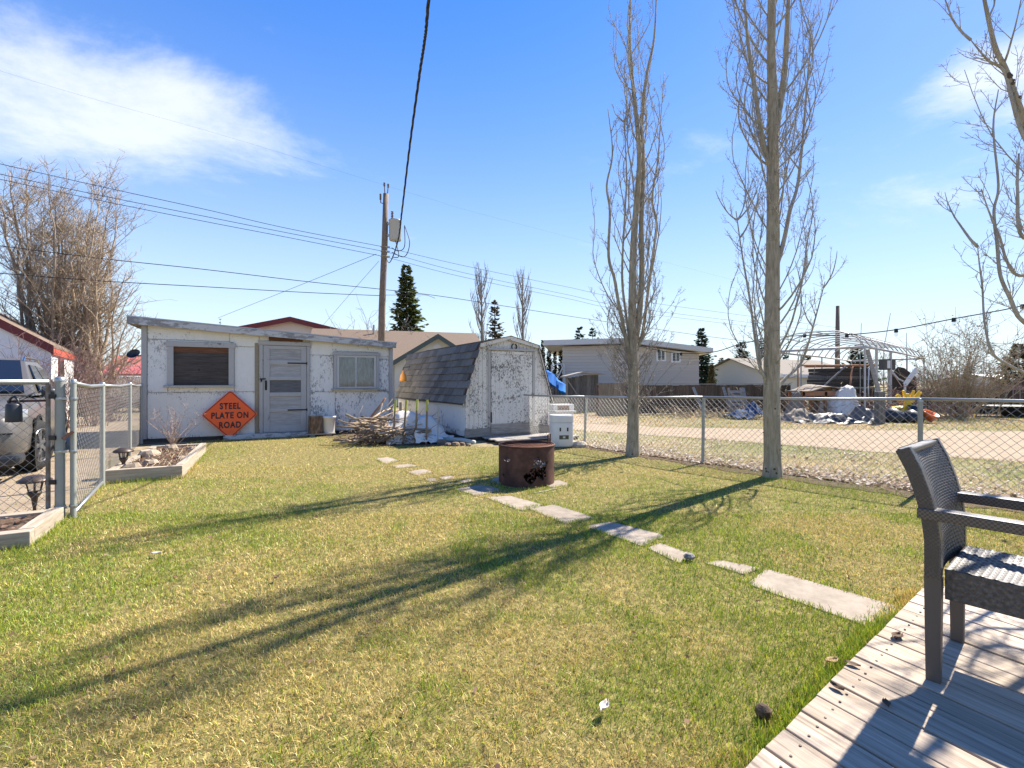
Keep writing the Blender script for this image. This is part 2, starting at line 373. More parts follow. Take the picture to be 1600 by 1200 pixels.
def bark(name, a, b, c, marks=True):
    t = NT(name); v = t.coords((5,5,1)); f = t.noise(v, 6, 7, .6)
    q = t.ramp(f, [(.28, a), (.5, b), (.72, c)])
    if marks:                                # dark lenticels and branch scars
        w = t.noise(t.coords((5,5,16)), 2.1, 5, .62, .8); mk_ = t.n('ShaderNodeMapRange'); mk_.inputs[1].default_value = .635; mk_.inputs[2].default_value = .70; t.l(w, mk_.inputs[0])
        q = t.mix(t.math('MULTIPLY', mk_.outputs[0], .75), q, tuple(x*.25 for x in a))
    t.bsdf(q, .88, t.math('ADD', f, t.noise(t.coords((11,11,9)), 3.0, 6, .7)), .75, .012); return t.m
M['aspen'] = bark('aspen bark', (.21,.175,.12), (.34,.29,.205), (.46,.40,.30))
M['limb'] = bark('aspen limb bark', (.22,.20,.17), (.34,.315,.27), (.47,.43,.38), False)
M['twig'] = bark('bare twig bark', (.22,.165,.115), (.36,.28,.20), (.50,.40,.295), False)
M['greytwig'] = bark('grey twig bark', (.16,.14,.12), (.25,.22,.19), (.36,.32,.28), False)
M['sprucebark'] = bark('spruce bark', (.06,.045,.035), (.10,.075,.055), (.15,.11,.08), False)
def foliage(name, a, b, c):
    t = NT(name); g = t.n('ShaderNodeNewGeometry')
    q = t.ramp(g.outputs['Random Per Island'], [(0, a), (.5, b), (1, c)]); q = t.vary(q, .08)
    df = t.n('ShaderNodeBsdfDiffuse'); tr = t.n('ShaderNodeBsdfTranslucent'); mx = t.n('ShaderNodeMixShader'); mx.inputs[0].default_value = .25
    t.l(q, df.inputs[0]); t.l(q, tr.inputs[0]); t.l(df.outputs[0], mx.inputs[1]); t.l(tr.outputs[0], mx.inputs[2]); t.l(mx.outputs[0], t.out.inputs[0]); return t.m
M['spruce'] = foliage('spruce needles', (.05,.07,.03), (.105,.135,.048), (.20,.215,.07))
M['sprucedark'] = foliage('dark spruce needles', (.03,.048,.036), (.055,.082,.05), (.10,.13,.07))
M['sprucebrown'] = foliage('browned spruce needles', (.06,.06,.035), (.11,.095,.055), (.17,.14,.09))
M['cedar'] = foliage('cedar foliage', (.03,.035,.015), (.06,.06,.025), (.10,.095,.04))
M['bud'] = foliage('leaf buds', (.16,.17,.07), (.26,.26,.12), (.40,.38,.22))
M['deadleaf'] = foliage('dry fallen leaves', (.20,.13,.08), (.42,.33,.24), (.72,.66,.58))
M['brownleaf'] = foliage('brown leaf mulch', (.10,.055,.035), (.21,.125,.085), (.36,.24,.17))
def vcol(name, trans=.3):
    t = NT(name); a = t.n('ShaderNodeAttribute'); a.attribute_name = 'tint'
    df = t.n('ShaderNodeBsdfDiffuse'); tr = t.n('ShaderNodeBsdfTranslucent'); mx = t.n('ShaderNodeMixShader'); mx.inputs[0].default_value = trans
    gl = t.n('ShaderNodeBsdfGlossy'); gl.inputs['Roughness'].default_value = .45; gl.inputs[0].default_value = (1,1,1,1); m2 = t.n('ShaderNodeMixShader'); m2.inputs[0].default_value = .035
    t.l(a.outputs['Color'], df.inputs[0]); t.l(a.outputs['Color'], tr.inputs[0]); t.l(df.outputs[0], mx.inputs[1]); t.l(tr.outputs[0], mx.inputs[2])
    t.l(mx.outputs[0], m2.inputs[1]); t.l(gl.outputs[0], m2.inputs[2]); t.l(m2.outputs[0], t.out.inputs[0]); return t.m
M['grass'] = vcol('grass blades', .30)
def glassy(name, tint=(.8,.85,.9), mixv=.75):
    t = NT(name); tr = t.n('ShaderNodeBsdfTransparent'); tr.inputs[0].default_value = (*tint, 1); gl = t.n('ShaderNodeBsdfGlossy'); gl.inputs['Roughness'].default_value = .05
    df = t.n('ShaderNodeBsdfDiffuse'); df.inputs[0].default_value = (.35,.34,.32,1); f = t.noise(t.coords((1,1,.6)), 6, 6, .7)
    mp = t.n('ShaderNodeMapRange'); mp.inputs[1].default_value = .45; mp.inputs[2].default_value = .8; mp.inputs[4].default_value = .22; t.l(f, mp.inputs[0])
    m1 = t.n('ShaderNodeMixShader'); m1.inputs[0].default_value = (1-mixv)*.35; t.l(tr.outputs[0], m1.inputs[1]); t.l(gl.outputs[0], m1.inputs[2])
    m2 = t.n('ShaderNodeMixShader'); t.l(mp.outputs[0], m2.inputs[0]); t.l(m1.outputs[0], m2.inputs[1]); t.l(df.outputs[0], m2.inputs[2]); t.l(m2.outputs[0], t.out.inputs[0]); return t.m
M['pane'] = glassy('dusty window glass')
M['clearglass'] = glassy('lantern glass', (.9,.9,.9), .88)
M['darkpane'] = flat('dark house window', (.03,.035,.04), .08, 0, .6, dirt=0)
def curtain():
    t = NT('stained window curtain'); v = t.coords((5,5,1.1)); f = t.noise(v, 4, 7, .65, .6)
    t.bsdf(t.ramp(f, [(.36,(.02,.018,.016)),(.48,(.07,.06,.05)),(.56,(.17,.15,.13)),(.75,(.30,.28,.25))]), .9, f, .3); return t.m
M['curtain'] = curtain()
def ground_mat(name, stops, ns, detail=9, stops2=None, ns2=.35, thr=(.42,.62), strength=.6, dist=.02):
    t = NT(name); v = t.coords((1,1,1), spread=False); f = t.noise(v, ns, detail, .7); c = t.ramp(f, stops)
    if stops2:
        g = t.noise(v, ns2, 6, .6); k = t.n('ShaderNodeMapRange'); k.inputs[1].default_value = thr[0]; k.inputs[2].default_value = thr[1]; t.l(g, k.inputs[0])
        c = t.mix(k.outputs[0], c, t.ramp(f, stops2))
    t.bsdf(c, .95, t.noise(v, ns*2.2, 5), strength, dist, spec=.15); return t.m
M['ground'] = ground_mat('dry field ground', [(.3,(.16,.12,.075)),(.55,(.30,.235,.15)),(.75,(.42,.345,.23))], 5, 10, [(.3,(.10,.10,.04)),(.6,(.19,.18,.08)),(.8,(.30,.26,.14))], .25)
M['lawnsoil'] = ground_mat('lawn thatch and soil', [(.3,(.07,.06,.023)),(.5,(.18,.15,.055)),(.68,(.33,.265,.10))], 18, 9)
M['gravel'] = ground_mat('packed alley gravel', [(.25,(.20,.15,.098)),(.5,(.305,.235,.16)),(.75,(.39,.31,.225))], 3.5, 12, [(.3,(.23,.17,.115)),(.6,(.34,.265,.185)),(.8,(.43,.35,.26))], .5, strength=.4, dist=.012)
M['soil'] = ground_mat('bare soil', [(.3,(.06,.042,.03)),(.55,(.13,.09,.062)),(.75,(.25,.18,.125))], 18, 8)
M['logbark'] = mk('rough log bark', [(.3,(.08,.05,.03)),(.5,(.20,.13,.08)),(.7,(.36,.26,.17))], scale=(3,3,1), ns=7, rough=.95, strength=.9, dist=.02, vary=0)
M['cutwood'] = mk('cut log face', [(.3,(.42,.31,.2)),(.7,(.60,.49,.36))], ns=12, vary=0)
M['stickA'] = mk('dark dead branch', [(.3,(.13,.095,.065)),(.7,(.28,.21,.15))], ns=9, vary=.25, rough=.95)
M['stickB'] = mk('bleached dead branch', [(.3,(.26,.19,.125)),(.7,(.48,.37,.26))], ns=9, vary=.25, rough=.95)
M['deadbrown'] = mk('dead brown leaf', [(.3,(.055,.035,.022)),(.7,(.15,.095,.06))], ns=40, vary=.2)
M['deadtan'] = mk('dead tan leaf', [(.3,(.24,.15,.07)),(.7,(.42,.29,.15))], ns=40, vary=.1)
M['deadpale'] = mk('dead pale leaf', [(.3,(.36,.31,.27)),(.7,(.58,.52,.47))], ns=40, vary=.1)
M['rockgrey'] = mk('grey pebble', [(.3,(.12,.115,.11)),(.7,(.25,.24,.23))], ns=20)
M['bushpale'] = mk('pale pink twig', [(.3,(.30,.22,.18)),(.7,(.46,.36,.30))], ns=6)
M['lampbulb'] = flat('clear bulb glass', (.75,.76,.76), .1, 0, .6, dirt=.05)

M['rockbrown'] = mk('brown rock', [(.3,(.14,.10,.07)),(.7,(.27,.20,.145))], ns=8, rough=.95, vary=.2)
M['galvrust'] = mk('rust stained galvanised pipe', [(.35,(.24,.24,.22)),(.6,(.17,.12,.085)),(.75,(.13,.075,.05))], ns=11, rough=.7, vary=0)
M['paleroof'] = mk('pale grey shingle', [(.3,(.17,.15,.122)),(.7,(.27,.235,.195))], ns=25, vary=0, rough=.95)
M['rocktan'] = mk('tan rock', [(.3,(.24,.185,.13)),(.7,(.42,.34,.26))], ns=8, rough=.95, vary=.2)
M['tubegrey'] = flat('dulled white steel tube', (.46,.45,.43), .55, .1)
# ------------------------------------------------------------------ ground, lawn, alley
rng = random.Random(11); npr = np.random.RandomState(7)
def wavy(poly, amp, step, seed):           # walk round a polygon and wobble its border
    out = []; r = random.Random(seed)
    for i in range(len(poly)):
        a = Vector(poly[i][:2]); b = Vector(poly[(i+1) % len(poly)][:2]); k = max(1, int((b-a).length/step))
        for j in range(k):
            p = a.lerp(b, j/k); out.append((p.x+r.uniform(-amp, amp), p.y+r.uniform(-amp, amp)))
    return out
def sheet(name, poly, z, m, kind='structure'):
    b = MB(); b.add([(x, y, z) for x, y in poly], [tuple(range(len(poly)))]); return tag(b.build(name, m), kind=kind)
g = MB(); g.add([(-1500,-300,0),(1500,-300,0),(1500,2500,0),(-1500,2500,0)], [(0,1,2,3)]); struct('ground', g, M['ground'])
YAW = R(27)
ex, ey = Vector((math.cos(YAW), math.sin(YAW), 0)), Vector((-math.sin(YAW), math.cos(YAW), 0))
SH = G(222, 692)                              # long shed: front left corner
BR, BYAW = G(727, 690), R(29)                 # barn shed: front left corner
FP = [G(913, 698), G(1098, 725), G(1438, 770)]  # right fence posts
dR = (FP[2]-FP[1]).normalized()
FP.append(FP[2]+dR*2.6); FP.insert(0, FP[0]-(FP[1]-FP[0]).normalized()*2.6)
LP = [G(104, 812), G(160, 760), G(203, 712), G(221, 694)]   # left fence posts
def w2(p): return (p[0], p[1])
lawn_poly = [(-6.5,-1.5), (-6.5, 3.6), w2(G(0, 862)), w2(LP[0]), w2(G(163,757)), w2(G(285,748)), w2(G(291,704)), w2(SH+ex*.8-ey*.25), w2(SH+ex*4.0-ey*.2),
             w2(G(600,697)), w2(G(700,697)), w2(G(770,699)), w2(G(880,700)), w2(FP[1]), w2(FP[2]+Vector((-.1,-.12,0))), w2(FP[3]+Vector((-.15,-.1,0))), w2(FP[4]), (9,1.5), (9,-1.5)]
sheet('lawn', wavy(lawn_poly, .05, .25, 3), .006, M['lawnsoil'])
road = [w2(G(880,661)), w2(G(1040,668)), w2(G(1360,673)), w2(G(1600,674)), (34,14), (34,5), w2(G(1600,722)), w2(G(1360,706)), w2(G(1200,693)), w2(G(1100,686)), w2(G(900,672)), (-4,20.5), (-14,25), (-14,31), w2(G(700,645))]
sheet('alley', wavy(road, .16, .5, 5), .006, M['gravel'])
sheet('side_alley', wavy([w2(G(885,646)), w2(G(936,649)), w2(G(960,661)), w2(G(880,662))], .15, .5, 6), .0095, M['gravel'])
drive = [(-5.1,2.0), w2(LP[0]+Vector((-.25,0,0))), w2(LP[3]+Vector((-.3,0,0))), w2(SH-ex*.8), w2(SH-ex*1.2+ey*9), w2(SH-ex*8+ey*8), (-16,6), (-14,2)]
sheet('driveway', wavy(drive, .10, .5, 8), .005, M['gravel'])
strip = [w2(FP[1]+Vector((-.1,-.1,0))), w2(FP[2]+Vector((-.2,-.22,0))), w2(FP[3]+Vector((-.3,-.3,0))), w2(FP[4]+Vector((-.3,-.3,0))), w2(FP[4]+Vector((.25,.3,0))), w2(FP[3]+Vector((.2,.25,0))), w2(FP[2]+Vector((.15,.2,0))), w2(FP[1]+Vector((.1,.15,0)))]
sheet('soil_strip', wavy(strip, .09, .2, 9), .012, M['soil'])
sheet('shed_soil', wavy([w2(SH-ey*.3-ex*.2), w2(SH+ex*3.4-ey*.14), w2(G(560,696)), w2(G(720,698)), w2(G(735,685)), w2(SH+ex*5.2+ey*.2), w2(SH+ey*.4)], .06, .2, 10), .010, M['soil'])

# ------------------------------------------------------------------ stepping stone path
slabs_px = [[(586,717),(606,714),(623,719),(602,724)], [(609,727),(640,725),(655,728),(622,731)], [(637,737),(660,732.5),(677,737),(652,742.5)], [(686,746),(702,742),(712,745.5),(694,750)],
            [(664,749),(676,746),(684,750),(672,753)], [(716,751),(732,747.5),(740,751),(722,754.5)], [(712,764),(752,757),(784,765),(745,774)], [(764,750),(779,744),(796,750),(780,757)],
            [(760,777),(800,775),(848,789),(812,796)], [(824,793),(868,789),(927,808),(884,817)], [(917,822),(955,815.5),(1036,836),(1000,851)], [(1012,856),(1034,849),(1085,867),(1062,879)], [(1103,879),(1128,876),(1186,887),(1160,896)],
            [(1166,911),(1198,888),(1424,952),(1368,983)], [(822,772),(866,762),(897,757),(852,768)], [(846,757),(872,749),(896,757),(866,763)]]
path = T('path', None, None); path['kind'] = 'structure'
slab_polys = []
for i, s in enumerate(slabs_px):
    zt = .012 if i != 13 else .014
    c = [G(x, y, zt) for x, y in s]
    ctr = sum(c, Vector())/4; r_ = random.Random(i)
    pts = []
    for k in range(4):
        a, b_ = c[k], c[(k+1) % 4]
        for q in (.04, .3, .62, .96): p = a.lerp(b_, q); p = p+(p-ctr)*r_.uniform(-.035, .02); p.z = zt; pts.append(ctr+(p-ctr)*1.10 if i < 13 else p)
    nrm = sum(((pts[k]-ctr).cross(pts[(k+1) % 16]-ctr)).z for k in range(16))
    if nrm < 0: pts = pts[::-1]
    slab_polys.append([(p.x, p.y) for p in pts])
    tilt = [Vector((p.x-ctr.x, p.y-ctr.y, p.z-zt+ r_.uniform(-.002,.002))) for p in pts]
    b = MB(); b.prism(tilt, (0,0,-zt-.02)); o = b.build('paving_slab', M['conc'], path, bevel=.006); o.location = (ctr.x, ctr.y, zt)
    if i == 13: o['label'] = 'largest concrete slab, beside the deck'

# ------------------------------------------------------------------ deck
DZ = .10
E0, E1 = G(1228,1133,DZ), G(1452,908,DZ); de = (E1-E0).normalized()
pd = (G(1444,1035,DZ)-G(1360,1000,DZ)).normalized()
deck = T('deck', 'bleached wooden deck of long planks under the wicker chair', 'deck', (E1.x, E1.y, 0))
sinang = abs(de.cross(pd).z); wpl = .135/sinang
nrm_p = Vector((-pd.y, pd.x, 0));  nrm_p = nrm_p if nrm_p.dot(-de) > 0 else -nrm_p
for i in range(16):
    gap = .009/sinang; s0, s1 = i*wpl+gap/2, (i+1)*wpl-gap/2
    r_ = random.Random(i+40); o0 = r_.uniform(-.003, .003)
    a = -de*s0+pd*o0; b_ = -de*s1+pd*(o0+r_.uniform(-.004,.004)); q = MB()
    zz = r_.uniform(-.002, .002)
    ang = math.atan2(pd.y, pd.x)-math.pi/2     # plank grain lies along local y
    rm = Matrix.Rotation(-ang, 3, 'Z')
    pts = [rm @ v for v in (a, b_, b_+pd*3.2, a+pd*3.2)]
    q.prism([(p.x, p.y, DZ+zz) for p in pts], (0,0,-.032)); q.build('plank', M['deck'], deck, bevel=.004, rot=(0,0,ang))
sc_m = MB()
for i in range(16):
    for off in (.06, 1.5):
        for fr in (.25, .75): p = -de*((i+fr)*wpl)+pd*(off+.01); sc_m.lathe([(0,DZ+.0035),(.0042,DZ+.0035),(.0046,DZ-.002)], 8, (p.x, p.y, 0))
sc_m.build('screws', M['bronze'], deck)
jo = MB(); jo.beam(-de*.02+pd*.06+Vector((0,0,.033)), -de*2.6+pd*.06+Vector((0,0,.033)), .04, .062); jo.beam(-de*.02+pd*1.5+Vector((0,0,.033)), -de*2.6+pd*1.5+Vector((0,0,.033)), .04, .062)
jo.beam(-de*.02+pd*2.9+Vector((0,0,.033)), -de*2.6+pd*2.9+Vector((0,0,.033)), .04, .062)
jo.build('joist', M['skid'], deck)
deck_poly = [w2(E1+de*.01), w2(E1-de*3.2), w2(E1-de*3.2+pd*3.2), w2(E1+pd*3.2)]

# ------------------------------------------------------------------ long shed
sh = T('shed', 'long low white shed with peeling paint, two windows and grey door', 'shed', SH, YAW)
def sw(px, py, y0=0): return onwall(SH, YAW, px, py, y0)
Ls = sw(613, 600)[0]
zb = .075; z0l, z0r = sw(222, 503)[1], sw(613, 541)[1]
zt = lambda u: z0l+(z0r-z0l)*u/Ls
core = MB(); core.prism([(.02,.03,zb),(Ls-.02,.03,zb),(Ls-.02,.03,zt(Ls)-.01),(.02,.03,zt(0)-.01)], (0,3.5,0)); core.build('wall', M['wallpaint'], sh)
W1 = (sw(262,533), sw(366,604)); W2 = (sw(521,549), sw(592,609)); D = (sw(405,532), sw(484,680))
w1l, w1r, w1b, w1t = W1[0][0], W1[1][0], sw(310,602)[1], sw(310,535)[1]
w2l, w2r, w2b, w2t = W2[0][0], W2[1][0], sw(555,607)[1], sw(555,551)[1]
dl, dr, dtop = D[0][0], D[1][0], sw(445,534)[1]
zs1 = sw(400,612)[1]; zs2 = sw(240,530)[1]; vs1 = sw(359,540)[0]
def panel(u0, u1, za, zc, worn=False):
    gq = .005; za0 = za+gq if za > zb else za
    f = lambda z, u: (z(u) if callable(z) else z-gq)
    q = MB(); q.prism([(u0+gq,0,za0),(u1-gq,0,za0),(u1-gq,0,f(zc,u1)),(u0+gq,0,f(zc,u0))], (0,.028,0))
    q.build('siding_panel', M['wallpaint_worn' if worn else 'wallpaint'], sh, bevel=.002)
ztm = lambda u: zt(u)-.01
c0, cL = .085, Ls-.085
panel(c0, vs1, zb, zs1); panel(vs1, dl, zb, zs1); panel(dr, (dr+w2l)/2+.3, zb, zs1-.02, True); panel((dr+w2l)/2+.3, cL, zb, zs1-.02, True)
panel(c0, w1l, zs1, zs2); panel(w1r, dl, zs1, zs2-.1); panel(w1l, w1r, zs1, w1b)
panel(dr, w2l, zs1-.02, zs2-.25, True); panel(w2l, w2r, zs1-.02, w2b); panel(w2r, cL, zs1-.02, zs2-.3, True)
panel(w2l, w2r, w2t, zs2-.25 if zs2-.25 > w2t+.03 else w2t+.04, True)
panel(c0, vs1, zs2, ztm); panel(vs1, dl, zs2-.1, ztm); panel(dl, dr, dtop, ztm); panel(dr, cL, zs2-.25, ztm, True)
panel(w1l, w1r, w1t, zs2)
for u0, u1 in ((-.012, .082), (Ls-.082, Ls+.012)):
    q = MB(); q.prism([(u0,-.022,zb),(u1,-.022,zb),(u1,-.022,zt(u1)-.012),(u0,-.022,zt(u0)-.012)], (0,.05,0)); q.build('corner_board', M['greytrim'], sh, bevel=.003)
q = MB()
for yy in (.15, 1.2, 2.3, 3.3): q.box(.05, Ls-.05, yy, yy+.12, 0, zb-.002)
q.box(.0, Ls, .02, .10, .0, zb-.004); q.build('skid', M['skid'], sh)
# roof
ul, ur, yf = -.20, Ls+.06, -.15
q = MB(); q.prism([(ul,yf,zt(ul)+.02),(ur,yf,zt(ur)+.02),(ur,yf,zt(ur)+.075),(ul,yf,zt(ul)+.075)], (0,3.9,0)); rf = q.build('roof', M['tar'], sh)
q = MB(); q.prism([(ul,yf-.026,zt(ul)-.075),(ur,yf-.026,zt(ur)-.055),(ur,yf-.026,zt(ur)+.062),(ul,yf-.026,zt(ul)+.062)], (0,.024,0)); q.build('fascia', M['fascia'], rf, bevel=.003)
q = MB(); q.prism([(ul-.01,yf-.036,zt(ul)+.064),(ur+.01,yf-.036,zt(ur)+.064),(ur+.01,yf-.036,zt(ur)+.090),(ul-.01,yf-.036,zt(ul)+.090)], (0,.12,0)); q.build('drip_edge', M['dripedge'], rf)
q = MB(); q.prism([(ul-.024,yf,zt(ul)-.07),(ul-.002,yf,zt(ul)-.07),(ul-.002,yf,zt(ul)+.07),(ul-.024,yf,zt(ul)+.07)], (0,3.9,0)); q.build('fascia', M['rafter'], rf)
for k in range(7):
    q = MB(); yy = .05+k*.55; q.box(ul+.002, -.02, yy, yy+.05, zt(-.1)-.085, zt(-.1)+.01); q.build('rafter', M['rafter'], rf)
q = MB(); q.box(ul+.002, .0, yf+.003, 3.7, zt(-.1)+.012, zt(-.1)+.020); q.build('soffit', M['rafter'], rf)
# windows and door
def trim(parent, l, r, b, t, w, yo, m, sill=.04, top=None):
    q = MB(); q.box(l, l+w, yo, .0, b, t-w); q.box(r-w, r, yo, .0, b, t-w); q.box(l-.02, r+.03, yo-.006, .0, t-w+.002, t); q.build('frame', m, parent, bevel=.003)
    q = MB(); q.box(l-.06, r+.02, yo-.05, .0, b-sill, b-.002); q.build('sill', m, parent, bevel=.003)
wa = link('window', MB().box(w1l+.10, w1r-.10, -.002, .012, w1b+.002, w1t-.10).mesh('window', M['board_dark']), sh)
wa['label'] = 'larger window boarded over with dark plywood'
trim(wa, w1l, w1r, w1b, w1t, .105, -.05, M['greytrim'])
q = MB(); q.box(w1l+.106, w1r-.106, -.010, -.0035, w1t-.22, w1t-.108); q.build('stained_strip', M['board_rust'], wa)
q = MB()
for k in range(3):
    z_ = w1b+.06+k*.2; q.box(w1l+.11, w1r-.11, -.006, -.003, z_, z_+.012)
q.build('board_edge', M['board_dark'], wa)
q = MB(); q.lathe([(.0,0),(.022,0),(.022,.004),(0,.004)], 8); q.build('knot', M['black'], wa, loc=((w1l+w1r)/2-.05,-.004,w1b+.33), rot=(R(90),0,0))
wb = T('window', None, None, (0,0,0)); wb.parent = sh; del_ = None
wb['label'] = 'smaller two pane window with stained curtain'
trim(wb, w2l, w2r, w2b, w2t, .07, -.05, M['greytrim'], .035)
sl, sr_, sb, st = w2l+.075, w2r-.075, w2b+.008, w2t-.075
q = MB(); fw = .05; q.box(sl, sl+fw, -.03, .0, sb, st); q.box(sr_-fw*.9, sr_, -.03, .0, sb, st); q.box(sl+fw, sr_-fw*.9, -.03, .0, st-fw*.8, st); q.box(sl+fw, sr_-fw*.9, -.03, .0, sb, sb+fw*.7)
mid = sl+(sr_-sl)*.48; q.box(mid-.014, mid+.014, -.026, -.002, sb+fw*.7, st-fw*.8); q.build('sash', M['offwhite'], wb, bevel=.002)
for a, b_ in ((sl+fw, mid-.014), (mid+.014, sr_-fw*.9)):
    MB().box(a, b_, -.016, -.012, sb+fw*.7, st-fw*.8).build('pane', M['pane'], wb)
q = MB(); q.grid(lambda u, v: (sl+fw+(sr_-fw*1.9-sl)*u, -.006+.0035*math.sin(u*46+3*math.sin(v*3)), sb+.035+(st-sb-.08)*v), 60, 6); q.build('curtain', M['curtain'], wb, smooth=True)
dbase = .10
df = MB(); jw = .075
df.box(dl, dl+jw, -.045, 0, zb+.01, dtop-.09); df.box(dr-jw*.9, dr, -.045, 0, zb+.01, dtop-.09); df.box(dl-.02, dr+.02, -.05, 0, dtop-.088, dtop-.002); df.build('door_frame', M['greytrim'], sh, bevel=.003)
a, b_, zlo, zhi = dl+jw+.008, dr-jw*.9-.008, zb+.03, dtop-.098
dw = b_-a; door = MB(); stl = .115*dw/.8
rails = [sw(446,y)[1] for y in (546,563,570,588,594,613,619,638,643,664)]
door.box(a, a+stl, -.036, -.004, zlo, zhi); door.box(b_-stl*.9, b_, -.036, -.004, zlo, zhi)
edges = [zhi]+rails+[zlo]
for k in range(0, 12, 2): door.box(a+stl+.001, b_-stl*.9-.001, -.036, -.004, edges[k+1], edges[k])
do = door.build('door', M['doorgrey'], sh, bevel=.004)
for k in range(5):
    MB().box(a+stl-.004, b_-stl*.9+.004, -.016, -.006, rails[2*k+1]-.004, rails[2*k]+.004).build('door_panel', M['doorpanel_dark' if k == 2 else 'doorpanel'], do)
for y in (567.5, 640.5):
    z_ = sw(455,y)[1]; q = MB(); q.box(b_-.40, b_+.012, -.043, -.037, z_-.016, z_+.016); q.tube([(b_+.01,-.043,z_-.03),(b_+.01,-.043,z_+.03)], .012, 6); q.build('hinge', M['black'], do)
q = MB(); zh = sw(419,602)[1]; q.box(a+.03, a+.075, -.041, -.037, zh-.11, zh+.11); q.tube([(a+.05,-.04,zh-.08),(a+.05,-.085,zh-.06),(a+.05,-.085,zh+.06),(a+.05,-.04,zh+.08)], .008, 6); q.build('handle', M['black'], do)
q = MB(); zh = sw(411,592)[1]; q.box(a-.07, a+.05, -.056, -.047, zh-.014, zh+.014); q.tube([(a-.04,-.06,zh-.01),(a-.04,-.075,zh-.03),(a-.04,-.06,zh-.06)], .016, 6); q.build('latch', M['black'], do)
u0, z_ = sw(420,534); u1, z1_ = sw(473,523)
MB().box(u0, u1, -.03, .0, dtop+.012, dtop+.10).build('header_board', M['board_rust'], sh, bevel=.003)
MB().box(dl-.09, dl-.005, -.01, .004, zb, dtop-.05).build('casing_strip', M['rafter'], sh)
u0 = sw(349,684,-.2)[0]; u1 = sw(482,680,-.2)[0]
q = MB(); q.box(u0, u1, -.24, -.10, 0, .105); tag(q.build('timber_step', M['fascia'], None, bevel=.01, loc=SH, rot=(0,0,YAW)), 'peeling white timber lying along the foot of the grey shed door', 'timber step')
# vent bracket and the dish on the corner
dish = T('satellite_dish', 'small dark dish hanging off the left corner of the long shed', 'dish', SH+ex*-.05+ey*.3+Vector((0,0,1.77)), YAW)
q = MB(); q.lathe([(0,-.05),(.12,-.04),(.21,.0),(.26,.05),(.262,.055),(.20,.012),(.12,-.03),(0,-.04)], 18, sy=.8); q.build('bowl', M['darkplastic'], dish, rot=(R(62),R(-8),R(-20)), loc=(-.12,-.10,.06)).scale = (.5,.5,.5)
q = MB(); q.tube([(.04,.05,.03),(-.06,-.04,.03),(-.11,-.08,.05)], .014, 6); q.tube([(-.11,-.08,.05),(-.13,-.2,.02)], .008, 6); q.build('bracket', M['black'], dish)

# ------------------------------------------------------------------ road sign leaning on the shed
su0, _ = sw(314.5,650,-.12); su1, _ = sw(403,650,-.12); hd = (su1-su0)/2; zc = hd+.012
sg = T('road_sign', 'orange diamond road work sign leaning against the long shed', 'sign', SH+ex*((su0+su1)/2)-ey*.165, YAW)
def rdiamond(h, r, n=5):
    pts = []
    for k in range(4):
        a0 = math.pi/2*k; c = Vector((math.cos(a0), math.sin(a0)))*(h-r*math.sqrt(2))
        for j in range(n+1):
            t = a0-math.pi/4+math.pi/2*j/n; pts.append((c.x+r*math.cos(t), c.y+r*math.sin(t)))
    return pts
lean = R(-7.5)
sb_ = T('sign_tmp', None, None)
bpy.data.objects.remove(sb_)
q = MB(); q.prism([(x,0,z) for x, z in rdiamond(hd, .05)], (0,.012,0)); plate = q.build('plate', M['orange'], sg, loc=(0,0,zc), rot=(lean,0,0))
q = MB(); o_, i_ = rdiamond(hd-.022, .045), rdiamond(hd-.040, .040); n_ = len(o_)
q.add([(x,-.0025,z) for x, z in o_]+[(x,-.0025,z) for x, z in i_], [(k, (k+1) % n_, n_+(k+1) % n_, n_+k) for k in range(n_)]); q.build('border', M['blackpaint'], plate)
def text_mesh(s, size, bold=.0, space=1.0):
    cu = bpy.data.curves.new('txt', 'FONT'); cu.body = s; cu.size = size; cu.align_x = 'CENTER'; cu.align_y = 'CENTER'; cu.offset = bold; cu.space_character = space; cu.extrude = 0
    ob = bpy.data.objects.new('txt', cu); COL.objects.link(ob); bpy.context.view_layer.update()
    me = bpy.data.meshes.new_from_object(ob.evaluated_get(bpy.context.evaluated_depsgraph_get())); bpy.data.objects.remove(ob); bpy.data.curves.remove(cu); return me
for s, zz in (('STEEL', .205), ('PLATE ON', -.03), ('ROAD', -.27)):
    me = text_mesh(s, hd*.335, hd*.013, 1.16); me.materials.clear(); me.materials.append(M['blackpaint'])
    o = link('lettering', me, plate, loc=(.0,-.003,zz*hd/.62), rot=(R(90),0,0)); o.scale = (.76,1,1)

# ------------------------------------------------------------------ barn shed
bn = T('barn_shed', 'small gambrel roofed shed with flaking white door and dark shingles', 'shed', BR, BYAW)
def bw(px, py, y0=0): return onwall(BR, BYAW, px, py, y0)
bex, bey = Vector((math.cos(BYAW), math.sin(BYAW), 0)), Vector((-math.sin(BYAW), math.cos(BYAW), 0))
WB = bw(858, 650)[0]; LB = 5.0; zf = .10
ze, zk, za = bw(729,613)[1]+.02, bw(752,538)[1], bw(803,527)[1]; kx = .31
def gz(x):
    x = min(x, WB-x)
    return ze+(zk-ze)*x/kx if x < kx else zk+(za-zk)*(x-kx)/(WB/2-kx)
q = MB(); prof = [(.01,zf),(WB-.01,zf),(WB-.01,ze),(WB-kx,zk-.02),(WB/2,za-.02),(kx,zk-.02),(.01,ze)]
q.prism([(x,.02,z) for x, z in prof], (0,LB-.04,0)); q.build('wall', M['barnside'], bn)
dL, dR_ = bw(767,620)[0], bw(831,620)[0]; dT = bw(800,549)[1]
q = MB(); nS = int(WB/.1)
